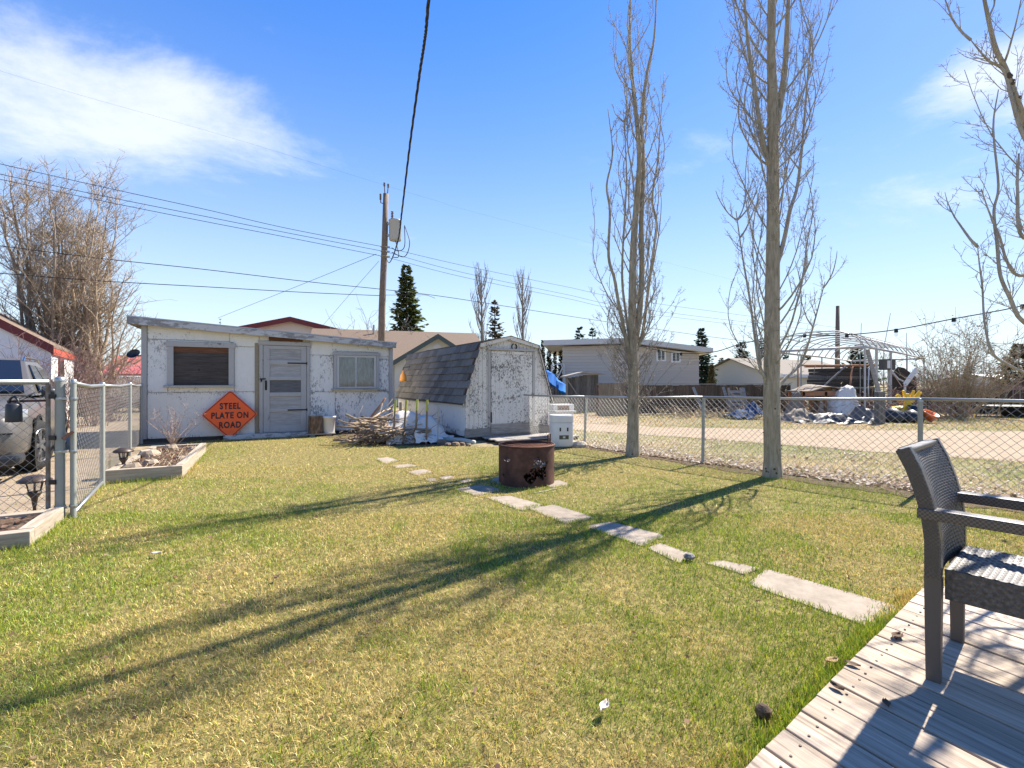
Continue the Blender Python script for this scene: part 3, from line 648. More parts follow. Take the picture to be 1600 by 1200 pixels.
for i in range(nS):
    x0, x1 = i*WB/nS+.003, (i+1)*WB/nS-.003
    pts = [(x0,0,zf+.16),(x1,0,zf+.16),(x1,0,gz(x1)-.015)]
    for kk in (WB-kx, WB/2, kx):
        if x0 < kk < x1: pts.append((kk,0,gz(kk)-.015))
    pts.append((x0,0,gz(x0)-.015)); q.prism(pts, (0,.019,0))
q.build('front_siding', M['barnpaint'], bn)
q = MB(); nb = int(LB/.1)
for i in range(nb):
    y0, y1 = .002+i*LB/nb+.002, (i+1)*LB/nb-.002
    q.prism([(-.0,y0,zf+.10),(-.0,y1,zf+.10),(-.0,y1,ze-.03),(-.0,y0,ze-.03)], (.009,0,0))
q.build('side_siding', M['barnside'], bn)
q = MB(); q.box(-.012, WB+.01, -.012, .018, zf-.02, zf+.155); q.build('skirt_board', M['oldwood'], bn, bevel=.004)
q = MB(); q.box(.0, WB, .03, LB, .0, zf-.022); q.build('skid', M['skid'], bn)
for x0 in (dL-.075, dR_+.012): MB().box(x0, x0+.062, -.022, -.002, zf+.16, dT+.0).build('door_frame', M['greytrim'], bn, bevel=.003)
for x0, x1 in ((.0,.05), (WB-.05, WB)): MB().box(x0, x1, -.018, -.002, zf+.16, ze-.02).build('corner_board', M['barnpaint'], bn, bevel=.003)
MB().box(dL-.09, dR_+.09, -.055, -.002, dT+.014, dT+.055).build('door_header', M['greytrim'], bn, bevel=.003)
q = MB(); dd = dR_-dL; 
for i in range(10): q.box(dL+i*dd/10+.002, dL+(i+1)*dd/10-.002, -.020, -.003, zf+.20, dT-.075)
q.box(dL, dR_, -.014, -.004, zf+.19, dT-.01)
bd = q.build('door', M['barnpaint'], bn)
MB().box(dL, dR_, -.026, -.0205, dT-.07, dT-.008).build('door_rail', M['barnpaint'], bd, bevel=.002)
zp1 = bw(800,661)[1]
MB().box(dL-.01, dR_+.01, -.036, -.028, zf+.03, zp1).build('kick_panel', M['oldwood'], bd, bevel=.002)
q = MB(); q.box(dL-.02, dL+.012, -.034, -.027, zp1+.03, zp1+.26); q.build('hinge', M['rust'], bd)
q = MB(); q.box(dR_-.03, dR_+.05, -.03, -.021, .95, .985); q.tube([(dR_-.0,-.035,.97),(dR_-.0,-.05,.95),(dR_-.0,-.04,.90)], .012, 6); q.build('latch', M['rust'], bd)
hs = MB(); hx, hz = bw(803,542); pts = [(hx+.062*math.sin(t)*(1 if abs(t) < 2.2 else .85), -.02, hz-.07*math.cos(t)) for t in np.linspace(-2.65, 2.65, 17)]
hs.tube(pts, 0.014, 6); hso = hs.build('horseshoe', M['black'], None, loc=BR, rot=(0,0,BYAW)); tag(hso, 'rusty horseshoe nailed above the barn shed door', 'horseshoe')
# roof boards, rake trim, shingles
xo = .08; A_, B_, C_ = Vector((-xo,0,ze-xo*(zk-ze)/kx)), Vector((kx,0,zk+.012)), Vector((WB/2,0,za+.012))
A2, B2 = Vector((WB+xo,0,A_.z)), Vector((WB-kx,0,B_.z))
q = MB(); th = Vector((0,0,-.028)); y_f, y_b = -.05, LB+.05
for a, b_ in ((A_,B_),(B_,C_),(C_,B2),(B2,A2)):
    q.prism([a+Vector((0,y_f,0)), b_+Vector((0,y_f,0)), b_+th+Vector((0,y_f,0)), a+th+Vector((0,y_f,0))], (0,y_b-y_f,0))
rf = q.build('roof', M['tar'], bn)
for a, b_ in ((A_,B_),(B_,C_),(C_,B2),(B2,A2)):
    q = MB(); dn = Vector((0,0,-.085)); q.prism([a+Vector((0,y_f-.02,.004)), b_+Vector((0,y_f-.02,.004)), b_+dn*.7+Vector((0,y_f-.02,0)), a+dn+Vector((0,y_f-.02,0))], (0,.018,0)); q.build('rake_board', M['barnpaint'], rf)
    q = MB(); q.beam(a+Vector((0,y_f-.012,.010)), b_+Vector((0,y_f-.012,.010)), .05, .008); q.build('rake_edge', M['rust'], rf)
def shingle_slope(a, b_, courses, flip):
    U = (b_-a); ln = U.length; U.normalize(); Nn = Vector((-U.z,0,U.x)) if not flip else Vector((U.z,0,-U.x))
    X_ = U.cross(Nn); rot = Matrix((X_, U, Nn)).transposed().to_euler(); ch = ln/courses; w = .30
    ms = []
    for k in range(3):
        q = MB(); r_ = random.Random(k); t0 = .034+.004*k; q.add([(-w/2+.003,0,.004),(w/2-.003,0,.004),(w/2-.003,ch*1.12,.001),(-w/2+.003,ch*1.12,.001),(-w/2+.003,-.004,t0),(w/2-.003,.003,t0),(w/2-.003,ch*1.12,.005),(-w/2+.003,ch*1.12,.005)],
                       [(0,3,2,1),(4,5,6,7),(0,1,5,4),(1,2,6,5),(2,3,7,6),(3,0,4,7)]); ms.append(q.mesh('shingle', M['shingle']))
    for c in range(courses):
        n = int((LB+.10)/w)+1
        for i in range(n):
            y = y_f+w/2-.02+i*w+(c % 2)*.15-.08
            if y > y_b-.05 or y < y_f+.02: continue
            link('shingle', rng.choice(ms), rf, loc=a+Vector((0,y,0))+U*(c*ch)+Nn*rng.uniform(.0,.003), rot=rot)
shingle_slope(A_, B_, 8, False)
q = MB()
for a, b_, c in ((B_,C_,4),(B2,C_,4),(A2,B2,8)):
    U = (b_-a); ln = U.length; U.normalize(); ch = ln/c; Nn = Vector((-U.z,0,U.x)); Nn = Nn if Nn.z > 0 else -Nn
    for k in range(c):
        p0 = a+U*(k*ch); p1 = a+U*((k+1.05)*ch)
        q.prism([p0+Vector((0,y_f,0)), p0+Nn*.018+Vector((0,y_f,0)), p1+Nn*.005+Vector((0,y_f,0)), p1+Vector((0,y_f,0))], (0,y_b-y_f,0))
tag(q.build('shingle_course', M['shingle'], rf), kind=None)
# low platform before the barn door
pf = T('wooden_platform', 'low weathered board platform in front of the barn shed door', 'platform', BR+bex*(dL-.25)-bey*.85, BYAW)
q = MB(); q.box(.02, 1.98, .05, .13, 0, .058); q.box(.02, 1.98, .62, .70, 0, .058); q.build('bearer', M['skid'], pf)
for i in range(6): MB().box(.0+rng.uniform(-.03,.03), 2.0+rng.uniform(-.04,.04), i*.135, i*.135+.128, .06, .085).build('plank', M['oldwood'], pf, bevel=.003)
# ------------------------------------------------------------------ things by the sheds
lp = SH+ex*sw(500,684,-.35)[0]-ey*.35
pl = MB(); pl.box(-.30,.32,-.15,.15,.05,.075); pl.box(-.22,-.12,-.13,.13,0,.05); pl.box(.14,.24,-.13,.13,0,.05)
tag(pl.build('board', M['oldwood'], None, loc=(lp.x,lp.y,0), rot=(0,0,YAW), bevel=.003), 'grey board on blocks under the chopping log and white pail', 'board')
lg = T('log_round', 'upright cut log standing beside the white pail', 'log', (lp.x,lp.y,.075)+Vector((0,0,0)) if False else lp-ex*.10+Vector((0,0,.075)), .4)
q = MB(); r_ = random.Random(4); prof = []
n = 22; V = []
for j in range(7):
    for k in range(n):
        a = 2*math.pi*k/n; rr = .155*(1+.06*math.sin(3*a+1)+r_.uniform(-.03,.03)); V.append((rr*math.cos(a), rr*math.sin(a), .40*j/6))
q.add(V, [(j*n+k, j*n+(k+1) % n, (j+1)*n+(k+1) % n, (j+1)*n+k) for j in range(6) for k in range(n)]); q.build('bark', M['logbark'], lg)
q = MB(); q.add(V[-n:], [tuple(range(n))]); q.add(V[:n], [tuple(range(n-1,-1,-1))]); q.build('cut_face', M['cutwood'], lg)
pp = lp+ex*.20+Vector((0,0,.075))
pail = T('pail', 'white plastic pail beside the chopping log', 'pail', pp)
q = MB(); q.lathe([(0,0),(.118,0),(.122,.01),(.135,.33),(.146,.335),(.146,.35),(.150,.352),(.150,.375),(.143,.38),(.128,.375),(.122,.02),(0,.018)], 24); q.build('body', M['bucket'], pail, smooth=True)
q = MB(); q.lathe([(0,.384),(.146,.384),(.152,.376),(.152,.362)], 24); q.build('lid', M['bucket'], pail)

# brush pile
pc = G(592, 697); branches = []
def stick(p0, p1, r0, r1, seed, bend=.06, kids=0):
    r_ = random.Random(seed); p0 = Vector(p0); p1 = Vector(p1); L_ = (p1-p0).length; pts = []
    off = Vector((r_.uniform(-1,1), r_.uniform(-1,1), r_.uniform(-.5,.8)))*bend*L_
    for k in range(7):
        t = k/6; pts.append(p0.lerp(p1, t)+off*math.sin(math.pi*t)+Vector((r_.uniform(-1,1), r_.uniform(-1,1), r_.uniform(-1,1)))*.012*L_)
    q = MB(); q.tube(pts, [r0+(r1-r0)*k/6 for k in range(7)], 7)
    for i in range(kids):
        k = r_.randint(2,5); d = (pts[k]-pts[k-1]).normalized()+Vector((r_.uniform(-.7,.7), r_.uniform(-.7,.7), r_.uniform(-.1,.7)))
        d.normalize(); q.tube([pts[k], pts[k]+d*L_*.16, pts[k]+d*L_*.33+Vector((0,0,.03))], [r1*.9, r1*.6, r1*.25], 5)
    return q
for i in range(62):
    t = rng.random(); lay = rng.random()
    cx, cy = pc.x+rng.uniform(-.42,.40), pc.y+rng.uniform(.1,1.1); h = .03+.62*lay*(1-abs(cx-pc.x)/.95)
    a = rng.gauss(-.25, .55)+YAW; L_ = rng.uniform(.6,1.25); tl = rng.gauss(0,.16)
    d = Vector((math.cos(a)*math.cos(tl), math.sin(a)*math.cos(tl), math.sin(tl)))*L_/2
    c = Vector((cx, cy, max(h, abs(d.z)+.03)))
    rr = rng.uniform(.013,.034)
    q = stick(c-d, c+d, rr, rr*.55, 100+i, .07, rng.randint(0,2))
    o = q.build('branch', M[rng.choice(['stickA','stickB','stickB'])], None, smooth=True)
    tag(o, 'dead branch lying loose in the brush pile between the two sheds', 'branch', 'dead branches of the brush pile')
b0 = stick(G(545,690)+Vector((0,.5,.12)), P(603,622,10.9), .030, .020, 501, .03); tag(b0.build('rail', M['redplank'], None, smooth=True), 'raw reddish pole rising highest out of the brush pile', 'pole')
b0 = stick(G(560,690)+Vector((0,.55,.25)), P(598,630,10.8), .022, .016, 502, .04); tag(b0.build('rail', M['stickB'], None, smooth=True), 'pale peeled pole leaning beside the reddish one on brush pile', 'pole')
b0 = stick(G(545,662)*.0+P(541,647,9.9), P(605,672,9.5), .026, .018, 503, .05, 1); tag(b0.build('branch', M['stickB'], None, smooth=True), 'thick forked branch slanting across the front of the brush pile', 'branch')
q = MB()
for i in range(420):
    c = Vector((pc.x+rng.gauss(0,.42), pc.y+rng.uniform(-.05,1.0), rng.uniform(.01,.30))); a = rng.uniform(0,6.28); l = rng.uniform(.08,.3); tl = rng.gauss(0,.3)
    d = Vector((math.cos(a)*math.cos(tl), math.sin(a)*math.cos(tl), math.sin(tl)))*l; q.tube([c, c+d*.5+Vector((0,0,.02)), c+d], [.007,.006,.003], 3, False)
tag(q.build('brush', M['stickA'], None), 'tangle of thin dead twigs filling the brush pile', 'brush', kind='stuff')
# tarpaulin over the firewood, stakes in front
def crumple(name, org, ux, uy, w, d, hfn, mats, label, cat, seed, n=56, fold=.035, thick=True, dim=True):
    r1, r2 = seed*7.3, seed*3.1
    def fn(u, v):
        x, y = (u-.5)*w, (v-.5)*d
        wv = (fbm(np.array([u*5+r1]), np.array([v*5+r2]), seed, 4)[0]-.5)
        rd = 1-abs(2*fbm(np.array([u*3.2+r2]), np.array([v*3.2+r1]), seed+9, 3)[0]-1)
        r3 = 1-abs(2*fbm(np.array([u*7.5+r1]), np.array([v*6.0+r2]), seed+21, 3)[0]-1); h = max(.012, hfn(u, v)+fold*2.4*wv+fold*2.0*(rd-.75)*(1 if hfn(u,v) > .03 else .4)+fold*1.1*(r3-.75)*(1 if hfn(u,v) > .03 else .3))
        p = Vector((org[0], org[1], 0))+ux*(x+wv*.18*w)+uy*(y+(rd-.8)*.12*d); p.z = h; return p
    q = MB(); q.grid(fn, n, n); o = q.build(name, mats, None, smooth=True)
    if thick: so = o.modifiers.new('solid', 'SOLIDIFY'); so.thickness = .006
    return tag(o, label, cat)
tc_ = G(628, 694)
crumple('tarpaulin', (tc_.x+.12, tc_.y+.62), ex, ey, 1.35, 1.15, lambda u, v: .60*math.exp(-((u-.32)**2/.12+(v-.50)**2/.16))*(1 if v > .12 else max(.15, v/.12))+.34*math.exp(-((u-.72)**2/.05+(v-.4)**2/.12)), M['tarp'], 'crumpled pale tarpaulin thrown over firewood behind the stakes', 'tarpaulin', 3, 56, .07)
q = MB(); c0_ = G(655,694); pts = [c0_+Vector((-.12,.05,.22)), c0_+Vector((.1,.02,.30)), c0_+Vector((.42,.0,.02)), c0_+Vector((.34,-.03,.015))]
crumple('tarpaulin', (c0_.x+.25, c0_.y+.10), ex, ey, .75, .35, lambda u, v: .30*(1-u)**1.3*math.exp(-(v-.5)**2/.15), M['tarp'], 'flap of pale tarpaulin hanging down past the last lime topped stake', 'tarpaulin', 8, 30, .04)
for i in range(9):
    yy = tc_.y+.06+.05*(i % 2); z_ = .03+.055*(i//2)+.02; a0 = G(622,694)
    q = stick((a0.x+rng.uniform(-.12,.05), yy, z_), (a0.x+.62+rng.uniform(-.1,.1), yy+.2, z_+rng.uniform(-.02,.03)), .026, .02, 700+i, .04)
    tag(q.build('firewood', M[rng.choice(['stickA','stickB'])], None, smooth=True), 'firewood stick stacked under the pale tarpaulin behind the stakes', 'firewood', 'firewood under the tarpaulin')
for i, (xt, xb, yt, lab) in enumerate(((618,614,625,'leftmost of four lime topped wooden stakes by the barn shed'), (635,630,625,'second lime topped stake from the long shed'), (652,649,624,'third lime topped stake from the long shed'), (667.5,666,625,'rightmost of four lime topped stakes, nearest the barn shed'))):
    b0 = G(xb, 694.5); tp = P(xt, yt, b0.y+.02); ht = tp.z
    st_ = T('stake', lab, 'stake', b0, 0, 'lime topped stakes'); t2 = tp-b0; c = .16/ht
    q = MB(); q.beam((0,0,0), t2*(1-c*1.4), .038, .026, (0,1,0)); q.build('shaft', M['stake'], st_, bevel=.002)
    q = MB(); q.beam(t2*(1-c*1.4), t2, .040, .028, (0,1,0)); q.build('painted_top', M['greenpaint'], st_, bevel=.002)
b0 = G(684, 694); tp = P(684.5, 634, b0.y); q = MB(); q.tube([b0, tp], .010, 6); tag(q.build('metal_rod', M['galvold'], None), 'thin plain metal rod right of the lime topped stakes', 'rod')
b0 = P(626, 632, 10.6); q = MB(); q.beam((b0.x,b0.y,0), b0+Vector((0,0,.05)), .06, .04, (0,1,0)); tag(q.build('stake', M['stake'], None), 'dark short stake close against the barn shed side', 'stake')
a0, a1 = G(697,691), G(742,694); dp = T('downspout', 'grey green downspout elbow lying at the barn shed corner', 'downspout', (0,0,0))
q = MB(); q.tube([a0+Vector((-.1,.03,.06)), a0.lerp(a1,.55)+Vector((0,0,.065)), a1+Vector((0,0,.03))], [.048,.048,.046], 10); q.build('pipe', M['pipe'], dp, smooth=True)
q = MB(); q.tube([a0+Vector((.02,.02,.062)), a0+Vector((.06,.015,.063))], .055, 10); q.build('collar', M['galvold'], dp)
for i, (x, y, s) in enumerate(((690,694,.09),(700,697,.06),(712,697,.075),(722,696,.06),(732,697,.05))):
    b0 = G(x,y); q = MB(); r_ = random.Random(i+70); q.lathe([(0,0),(s*1.1,.01),(s*1.2,s*.5),(s*.8,s),(0,s*1.1)], 9)
    q.v = [(a*r_.uniform(.85,1.15), b*r_.uniform(.7,1.1), c) for a, b, c in q.v]
    tag(q.build('rock', M['rockbrown'], None, loc=b0), 'brownish rock in the row along the foot of the barn shed', 'rock', 'rocks at the barn shed foot')
# amber lantern hanging on the barn roof edge
lo = P(630, 579, 13.6); ol = T('hanging_lantern', 'amber orange bell shaped lantern hanging at the back edge of barn shed roof', 'lantern', lo)
s_ = S(1, 13.6)
q = MB(); q.lathe([(.0,0),(1.2*s_,0),(2*s_,-4*s_),(4*s_,-6*s_),(5.5*s_,-13*s_),(5.5*s_,-17*s_),(0,-17*s_)], 14); q.build('shade', M['orangeclear'], ol, smooth=True)
q = MB(); q.tube([(0,0,0),(.0,.0,2.5*s_),(.5*s_,0,5*s_)], .012, 5); q.tube([(.5*s_,0,5*s_),(.18,.05,6*s_)], .01, 4); q.build('hook', M['black'], ol)

# white drum and old stove beside the barn shed
b0 = G(877, 698.5); dm = T('drum', 'rounded white lidded drum standing beside the barn shed', 'drum', b0, R(8))
rd = S(17.5, b0.y)
def rsq(r, n=28, p=3.4): return [(r*math.copysign(abs(math.cos(t))**(2/p), math.cos(t)), r*math.copysign(abs(math.sin(t))**(2/p), math.sin(t))) for t in [2*math.pi*k/n for k in range(n)]]
def loft(q, secs, n, mi=0, caps=True):
    V = [p for s in secs for p in s]; m = len(secs)
    fs = [(i*n+k, i*n+(k+1) % n, (i+1)*n+(k+1) % n, (i+1)*n+k) for i in range(m-1) for k in range(n)]
    if caps: fs += [tuple(range(n-1,-1,-1)), tuple(range((m-1)*n, m*n))]
    q.add(V, fs, mi)
q = MB(); H_ = S(698.5-648, b0.y); loft(q, [[(x,y,z) for x, y in rsq(r)] for r, z in ((rd*.90,.02),(rd*.98,.05),(rd,.2),(rd,H_*.74),(rd*.985,H_*.78))], 28); q.build('body', M['enamel'], dm, smooth=True)
q = MB(); loft(q, [[(x,y,z) for x, y in rsq(r)] for r, z in ((rd*1.01,H_*.785),(rd*1.02,H_*.97),(rd*.97,H_),)], 28); q.build('lid', M['enamel'], dm, smooth=False)
for x in (-.33,.33): q = MB(); q.box(x*rd-.014, x*rd+.014, -rd*1.012, -rd*.97, H_*.52, H_*.63); q.build('slot', M['black'], dm)
q = MB(); q.box(-rd*.42, rd*.42, -rd*1.012, -rd*.98, H_*.28, H_*.40); q.build('label_plate', M['darklabel'], dm)
q = MB(); q.box(-rd*.10, rd*.12, -rd*1.016, -rd*1.012, H_*.31, H_*.37); q.build('label_print', M['offwhite'], dm)
q = MB()
for k in range(4): a = math.pi/4+k*math.pi/2; q.box(rd*.6*math.cos(a)-.03, rd*.6*math.cos(a)+.03, rd*.6*math.sin(a)-.03, rd*.6*math.sin(a)+.03, 0, .02)
q.build('foot', M['darkplastic'], dm)
b0 = G(881, 691); sv_ = T('stove', 'old white stove with brown control strip behind the white drum', 'stove', b0+Vector((.05,.22,0)), R(16)); k = b0.y/F
q = MB(); q.box(-15*k, 15*k, 0, .42, .05, .60); q.build('body', M['offwhite'], sv_, bevel=.01)
q = MB(); q.box(-17*k, 19*k, -.02, .44, .602, .64); q.box(-17*k, 19*k, .1, .40, .642, S(691-633,b0.y)); q.build('top', M['offwhite'], sv_, bevel=.006)
q = MB(); q.box(-10*k, 10*k, .085, .098, .645, .645+7*k); q.build('control_strip', M['brownpanel'], sv_)
q = MB()
for x in (-6,-1,5): q.lathe([(0,0),(.014,0),(.014,.015),(0,.015)], 8, (x*k, 0, 0))
kn = q.build('knob', M['black'], sv_, rot=(R(90),0,0), loc=(0,.084,.645+3.5*k))
q = MB()
for x in (-14,14): q.box(x*k-.02, x*k+.02, .01, .05, 0, .048); q.box(x*k-.02, x*k+.02, .36, .40, 0, .048)
q.build('foot', M['rust'], sv_)
q = MB(); q.beam(G(893,699), G(893,699)+Vector((.015,0,.62)), .02, .02, (0,1,0)); tag(q.build('wooden_post', M['oldwood_z'], None), 'thin pale upright batten right of the white drum', 'batten')
q = MB(); q.lathe([(0,0),(.12,.0),(.13,.06),(.09,.11),(0,.12)], 10, sx=1.3); tag(q.build('rock', M['rockpale'], None, loc=G(904,699)), 'single tan rock between the white drum and fence post', 'rock')

# ------------------------------------------------------------------ fire ring
fc = G(823, 756.5); Rf = S(44, fc.y); fc = fc+Vector((0,.10,0)); Hf = .47
fr = T('fire_ring', 'round rusty fire ring with cut out shapes and mesh grill', 'fire ring', fc)
nA, nZ = 240, 60
blobs = [(.385,.62,.05,.05),(.40,.70,.04,.035),(.37,.50,.075,.07),(.345,.40,.085,.07),(.31,.33,.07,.05),(.355,.30,.06,.045),(.30,.20,.04,.035),(.42,.36,.05,.03),(.45,.45,.03,.05)]
CUT = [(-.14,.30),(.02,.42),(.16,.50),(.27,.74),(.40,.79),(.50,.66),(.72,.63),(.64,.50),(.67,.24),(.52,.18),(.36,.27),(.12,.07),(-.02,.13)]
V = []; fs = []
for j in range(nZ+1):
    for k in range(nA): a = 2*math.pi*k/nA; V.append((Rf*math.cos(a), Rf*math.sin(a), Hf*j/nZ))
nz_ = vnoise
for j in range(nZ):
    for k in range(nA):
        u = (k+.5)/nA; v = (j+.5)/nZ            # u .75 faces the camera
        x = math.cos(2*math.pi*u); front = math.sin(2*math.pi*u) < -.1; hole = False
        if front:
            nn = fbm(np.array([x*38.]), np.array([v*22.]), 5, 3)[0]
            hole = bool(inpoly(np.array([x]), np.array([v]), CUT)[0]) and nn < .565
            f2 = math.exp(-((x+.72)/.14)**2-((v-.68)/.05)**2)+math.exp(-((x+.80)/.07)**2-((v-.27)/.06)**2)
            n2 = fbm(np.array([x*45.]), np.array([v*30.]), 9, 2)[0]
            hole = hole or (f2 > .40 and n2 > .47)
        if not hole: fs.append((j*nA+k, j*nA+(k+1) % nA, (j+1)*nA+(k+1) % nA, (j+1)*nA+k))
q = MB(); q.add(V, fs); o = q.build('drum_wall', M['rust'], fr, smooth=True); so = o.modifiers.new('solid','SOLIDIFY'); so.thickness = .006
q = MB(); q.tube([(Rf*math.cos(a), Rf*math.sin(a), Hf+.006) for a in np.linspace(0, 2*math.pi, 49)], .012, 6, False); q.build('rim', M['rust'], fr, smooth=True)
q = MB(); rg = Rf-.035
for k in range(-23, 24):
    t = k*.0165
    if abs(t) < rg: l = math.sqrt(rg*rg-t*t); q.beam((t,-l,0),(t,l,0), .0035, .004); q.beam((-l,t,.004),(l,t,.004), .0035, .004)
q.tube([(rg*math.cos(a), rg*math.sin(a), 0) for a in np.linspace(0, 2*math.pi, 41)], .008, 5, False)
gr = q.build('grill', M['rustgrate'], fr, loc=(.02,0,Hf-.012), rot=(R(-3),R(-2.5),0))
q = MB(); q.tube([(Rf*.80,.12,Hf-.01),(Rf*.80,.12,Hf+.11),(Rf*.88,.08,Hf+.125),(Rf*.88,.08,Hf)], .008, 6); q.build('handle', M['rust'], fr)
q = MB(); q.grid(lambda u, v: ((Rf-.01)*math.sqrt(u)*math.cos(6.2832*v), (Rf-.01)*math.sqrt(u)*math.sin(6.2832*v), (.20+.13*fbm(np.array([u*6]), np.array([(v % 1)*9]), 4)[0])), 14, 40); tag(q.build('ash', M['ash'], fr), kind='stuff')

# ------------------------------------------------------------------ raised planters and solar lights
def planter(org, yaw, w, d, h, label, t=.09):
    p = T('planter', label, 'planter', org, yaw)
    MB().box(0, w, 0, t, 0, h).build('timber', M['planter'], p, bevel=.006); MB().box(w-t, w, t+.002, d, 0, h+.004).build('timber', M['planter_y'], p, bevel=.006)
    MB().box(0, w-t-.002, d-t, d, 0, h-.003).build('timber', M['planter'], p, bevel=.006); MB().box(0, t, t+.002, d-t-.002, 0, h-.006).build('timber', M['planter_y'], p, bevel=.006)
    q = MB(); q.grid(lambda u, v: (t+(w-2*t)*u, t+(d-2*t)*v, h*.62+.05*fbm(np.array([u*9+w]), np.array([v*16]), 3)[0]), 20, 40); tag(q.build('soil', M['soil'], p), kind='stuff')
    r_ = random.Random(int(w*100)); q = MB(); nl = int(900*w*d)
    for i in range(nl):
        x, y = r_.uniform(t+.01,w-t-.01), r_.uniform(t+.01,d-t-.01); z = h*.70+r_.uniform(0,.025); s = r_.uniform(.012,.032); a = r_.uniform(0,6.28); tl = r_.uniform(-.6,.6)
        u = Vector((math.cos(a), math.sin(a), tl*.5))*s; v = Vector((-math.sin(a), math.cos(a), r_.uniform(-.5,.5)))*s*.6; c = Vector((x,y,z))
        q.add([c-u, c+v, c+u, c-v], [(0,1,2,3)])
    tag(q.build('leaf_mulch', M['brownleaf'], p), kind='stuff'); return p
c1 = G(47, 857); ya = math.atan2((LP[0]-c1).y, (LP[0]-c1).x)-math.pi/2
h1 = S(27, c1.y); e1 = Vector((math.cos(ya), math.sin(ya), 0)); n1 = Vector((-math.sin(ya), math.cos(ya), 0))
planter(c1-e1*1.3, ya, 1.3, .80, h1, 'raised timber planter of leaf mulch at the gate, lower left corner', .10)
MB()
c2 = G(285, 748); c2l = G(163, 757); ya2 = math.atan2((c2-c2l).y, (c2-c2l).x); e2 = (c2-c2l).normalized(); n2 = Vector((-e2.y, e2.x, 0)); w2_ = (c2-c2l).length; d2 = 2.6
planter(c2l, ya2, w2_, d2, S(20.5, c2.y), 'raised timber planter with rocks and dead stalks beside the long shed', .09)
h2 = S(20.5, c2.y)
for i, (u, v, s) in enumerate(((.20,.30,.10),(.33,.62,.09),(.16,1.5,.13),(.60,1.0,.06),(.62,2.1,.07),(.30,2.3,.10))):
    q = MB(); r_ = random.Random(i+170); q.lathe([(0,0),(s,.0),(s*1.15,s*.45),(s*.8,s*.9),(0,s)], 10); q.v = [(a*r_.uniform(.8,1.2), b*r_.uniform(.8,1.1), c*r_.uniform(.85,1.1)) for a, b, c in q.v]
    p_ = c2l+e2*(u*w2_/.75 if u < .7 else u)+n2*v
    tag(q.build('rock', M['rocktan'], None, smooth=False, loc=(p_.x,p_.y,h2*.66)), ('pale rock just behind the solar light in the far planter','tan rock second from the solar light in the far planter','tan rock half way along the fence side of the far planter','small rock in the middle of the far planter','small rock at the foot of the pale bare shrub','rock at the far fence corner of the planter')[i], 'rock', 'rocks in the far planter')
q = MB(); r_ = random.Random(5)
for i in range(260):
    p_ = c2l+e2*r_.uniform(.12,w2_-.12)+n2*r_.uniform(.15,d2-.15)+Vector((0,0,h2*.72)); a = r_.uniform(0,6.28); l = r_.uniform(.05,.16); q.tube([p_, p_+Vector((math.cos(a)*l*.7, math.sin(a)*l*.7, l*.5))], [.004,.002], 3, False)
tag(q.build('dead_stalks', M['straw'], None), 'dry straw coloured stalks cut down in the planter beside the shed', 'dead plants', kind='stuff')
def solar(base, r, h, label):
    s = T('garden_light', label, 'garden light', base, .3, 'solar garden lights')
    q = MB(); q.lathe([(0,h),(r*.45,h-.005),(r*.98,h-.045),(r,h-.055),(r*.96,h-.062),(r*.5,h-.052),(0,h-.050)], 24); q.build('cap', M['bronze'], s, smooth=True)
    q = MB(); zl = h*.46; q.lathe([(r*.33,zl),(r*.56,h-.055)], 20); q.build('glass', M['clearglass'], s, smooth=True)
    for k in range(6): a = k*math.pi/3; q = MB(); q.tube([(r*.35*math.cos(a), r*.35*math.sin(a), zl),(r*.52*math.cos(a), r*.52*math.sin(a), zl+.1),(r*.60*math.cos(a), r*.60*math.sin(a), h-.055)], .006, 5); q.build('rib', M['bronze'], s)
    q = MB(); q.lathe([(0,zl+.012),(r*.40,zl+.01),(r*.42,zl-.01),(r*.20,zl-.05),(r*.13,zl-.12),(.013,zl-.13),(.013,-.03),(0,-.03)], 16); q.build('stem', M['bronze'], s, smooth=True); return s
a0 = G(54, 793, h1*.7); solar(a0, S(21, a0.y), S(793-742, a0.y), 'bronze solar garden light in the near planter by the gate posts')
a0 = G(193, 731, h2*.7); solar(a0, S(13.5, a0.y), S(731-699, a0.y), 'bronze solar garden light standing in planter beside the long shed')
# ------------------------------------------------------------------ chain link fences
def link_mesh(p0, p1, h, z0=.03, cell=.085, r=.0025):
    d = (p1-p0); L_ = d.length; d = d.normalized(); nn = Vector((-d.y, d.x, 0)); q = MB(); hh = h-z0
    def W(a, b, k): q.tube([p0+d*a[0]+nn*k+Vector((0,0,z0+a[1])), p0+d*b[0]+nn*k+Vector((0,0,z0+b[1]))], r, 3, False)
    n = int((L_+hh)/cell)+2
    for i in range(-1, n):
        s = i*cell
        for sg_, k in ((1,.0022),(-1,-.0022)):
            if sg_ > 0: x0, x1 = s-hh, s
            else: x0, x1 = s, s-hh
            # from bottom (x0) to top (x1), clipped to the panel
            pts = []
            t0, t1 = 0.0, 1.0; dx = x1-x0
            for lim, s2 in ((0,1),(L_,-1)):
                f0 = (x0-lim)*s2; f1 = (x1-lim)*s2
                if f0 < 0 and f1 < 0: t0 = 2
                elif f0 < 0: t0 = max(t0, -f0/(f1-f0))
                elif f1 < 0: t1 = min(t1, f0/(f0-f1))
            if t1-t0 > .02: W((x0+dx*t0, hh*t0), (x0+dx*t1, hh*t1), k)
    return q
def post(parent, p, h, r=.027, m='galvold', lean=(0,0), name='post'):
    q = MB(); q.tube([(0,0,-.05),(lean[0],lean[1],h)], r, 18, False); o = q.build(name, M[m], parent, smooth=True, loc=p)
    q = MB(); q.lathe([(r+.003,-.03),(r+.003,.0),(r*.8,.006),(0,.009)], 12); q.build('cap', M['galv'], o, loc=(lean[0],lean[1],h), smooth=True); return o
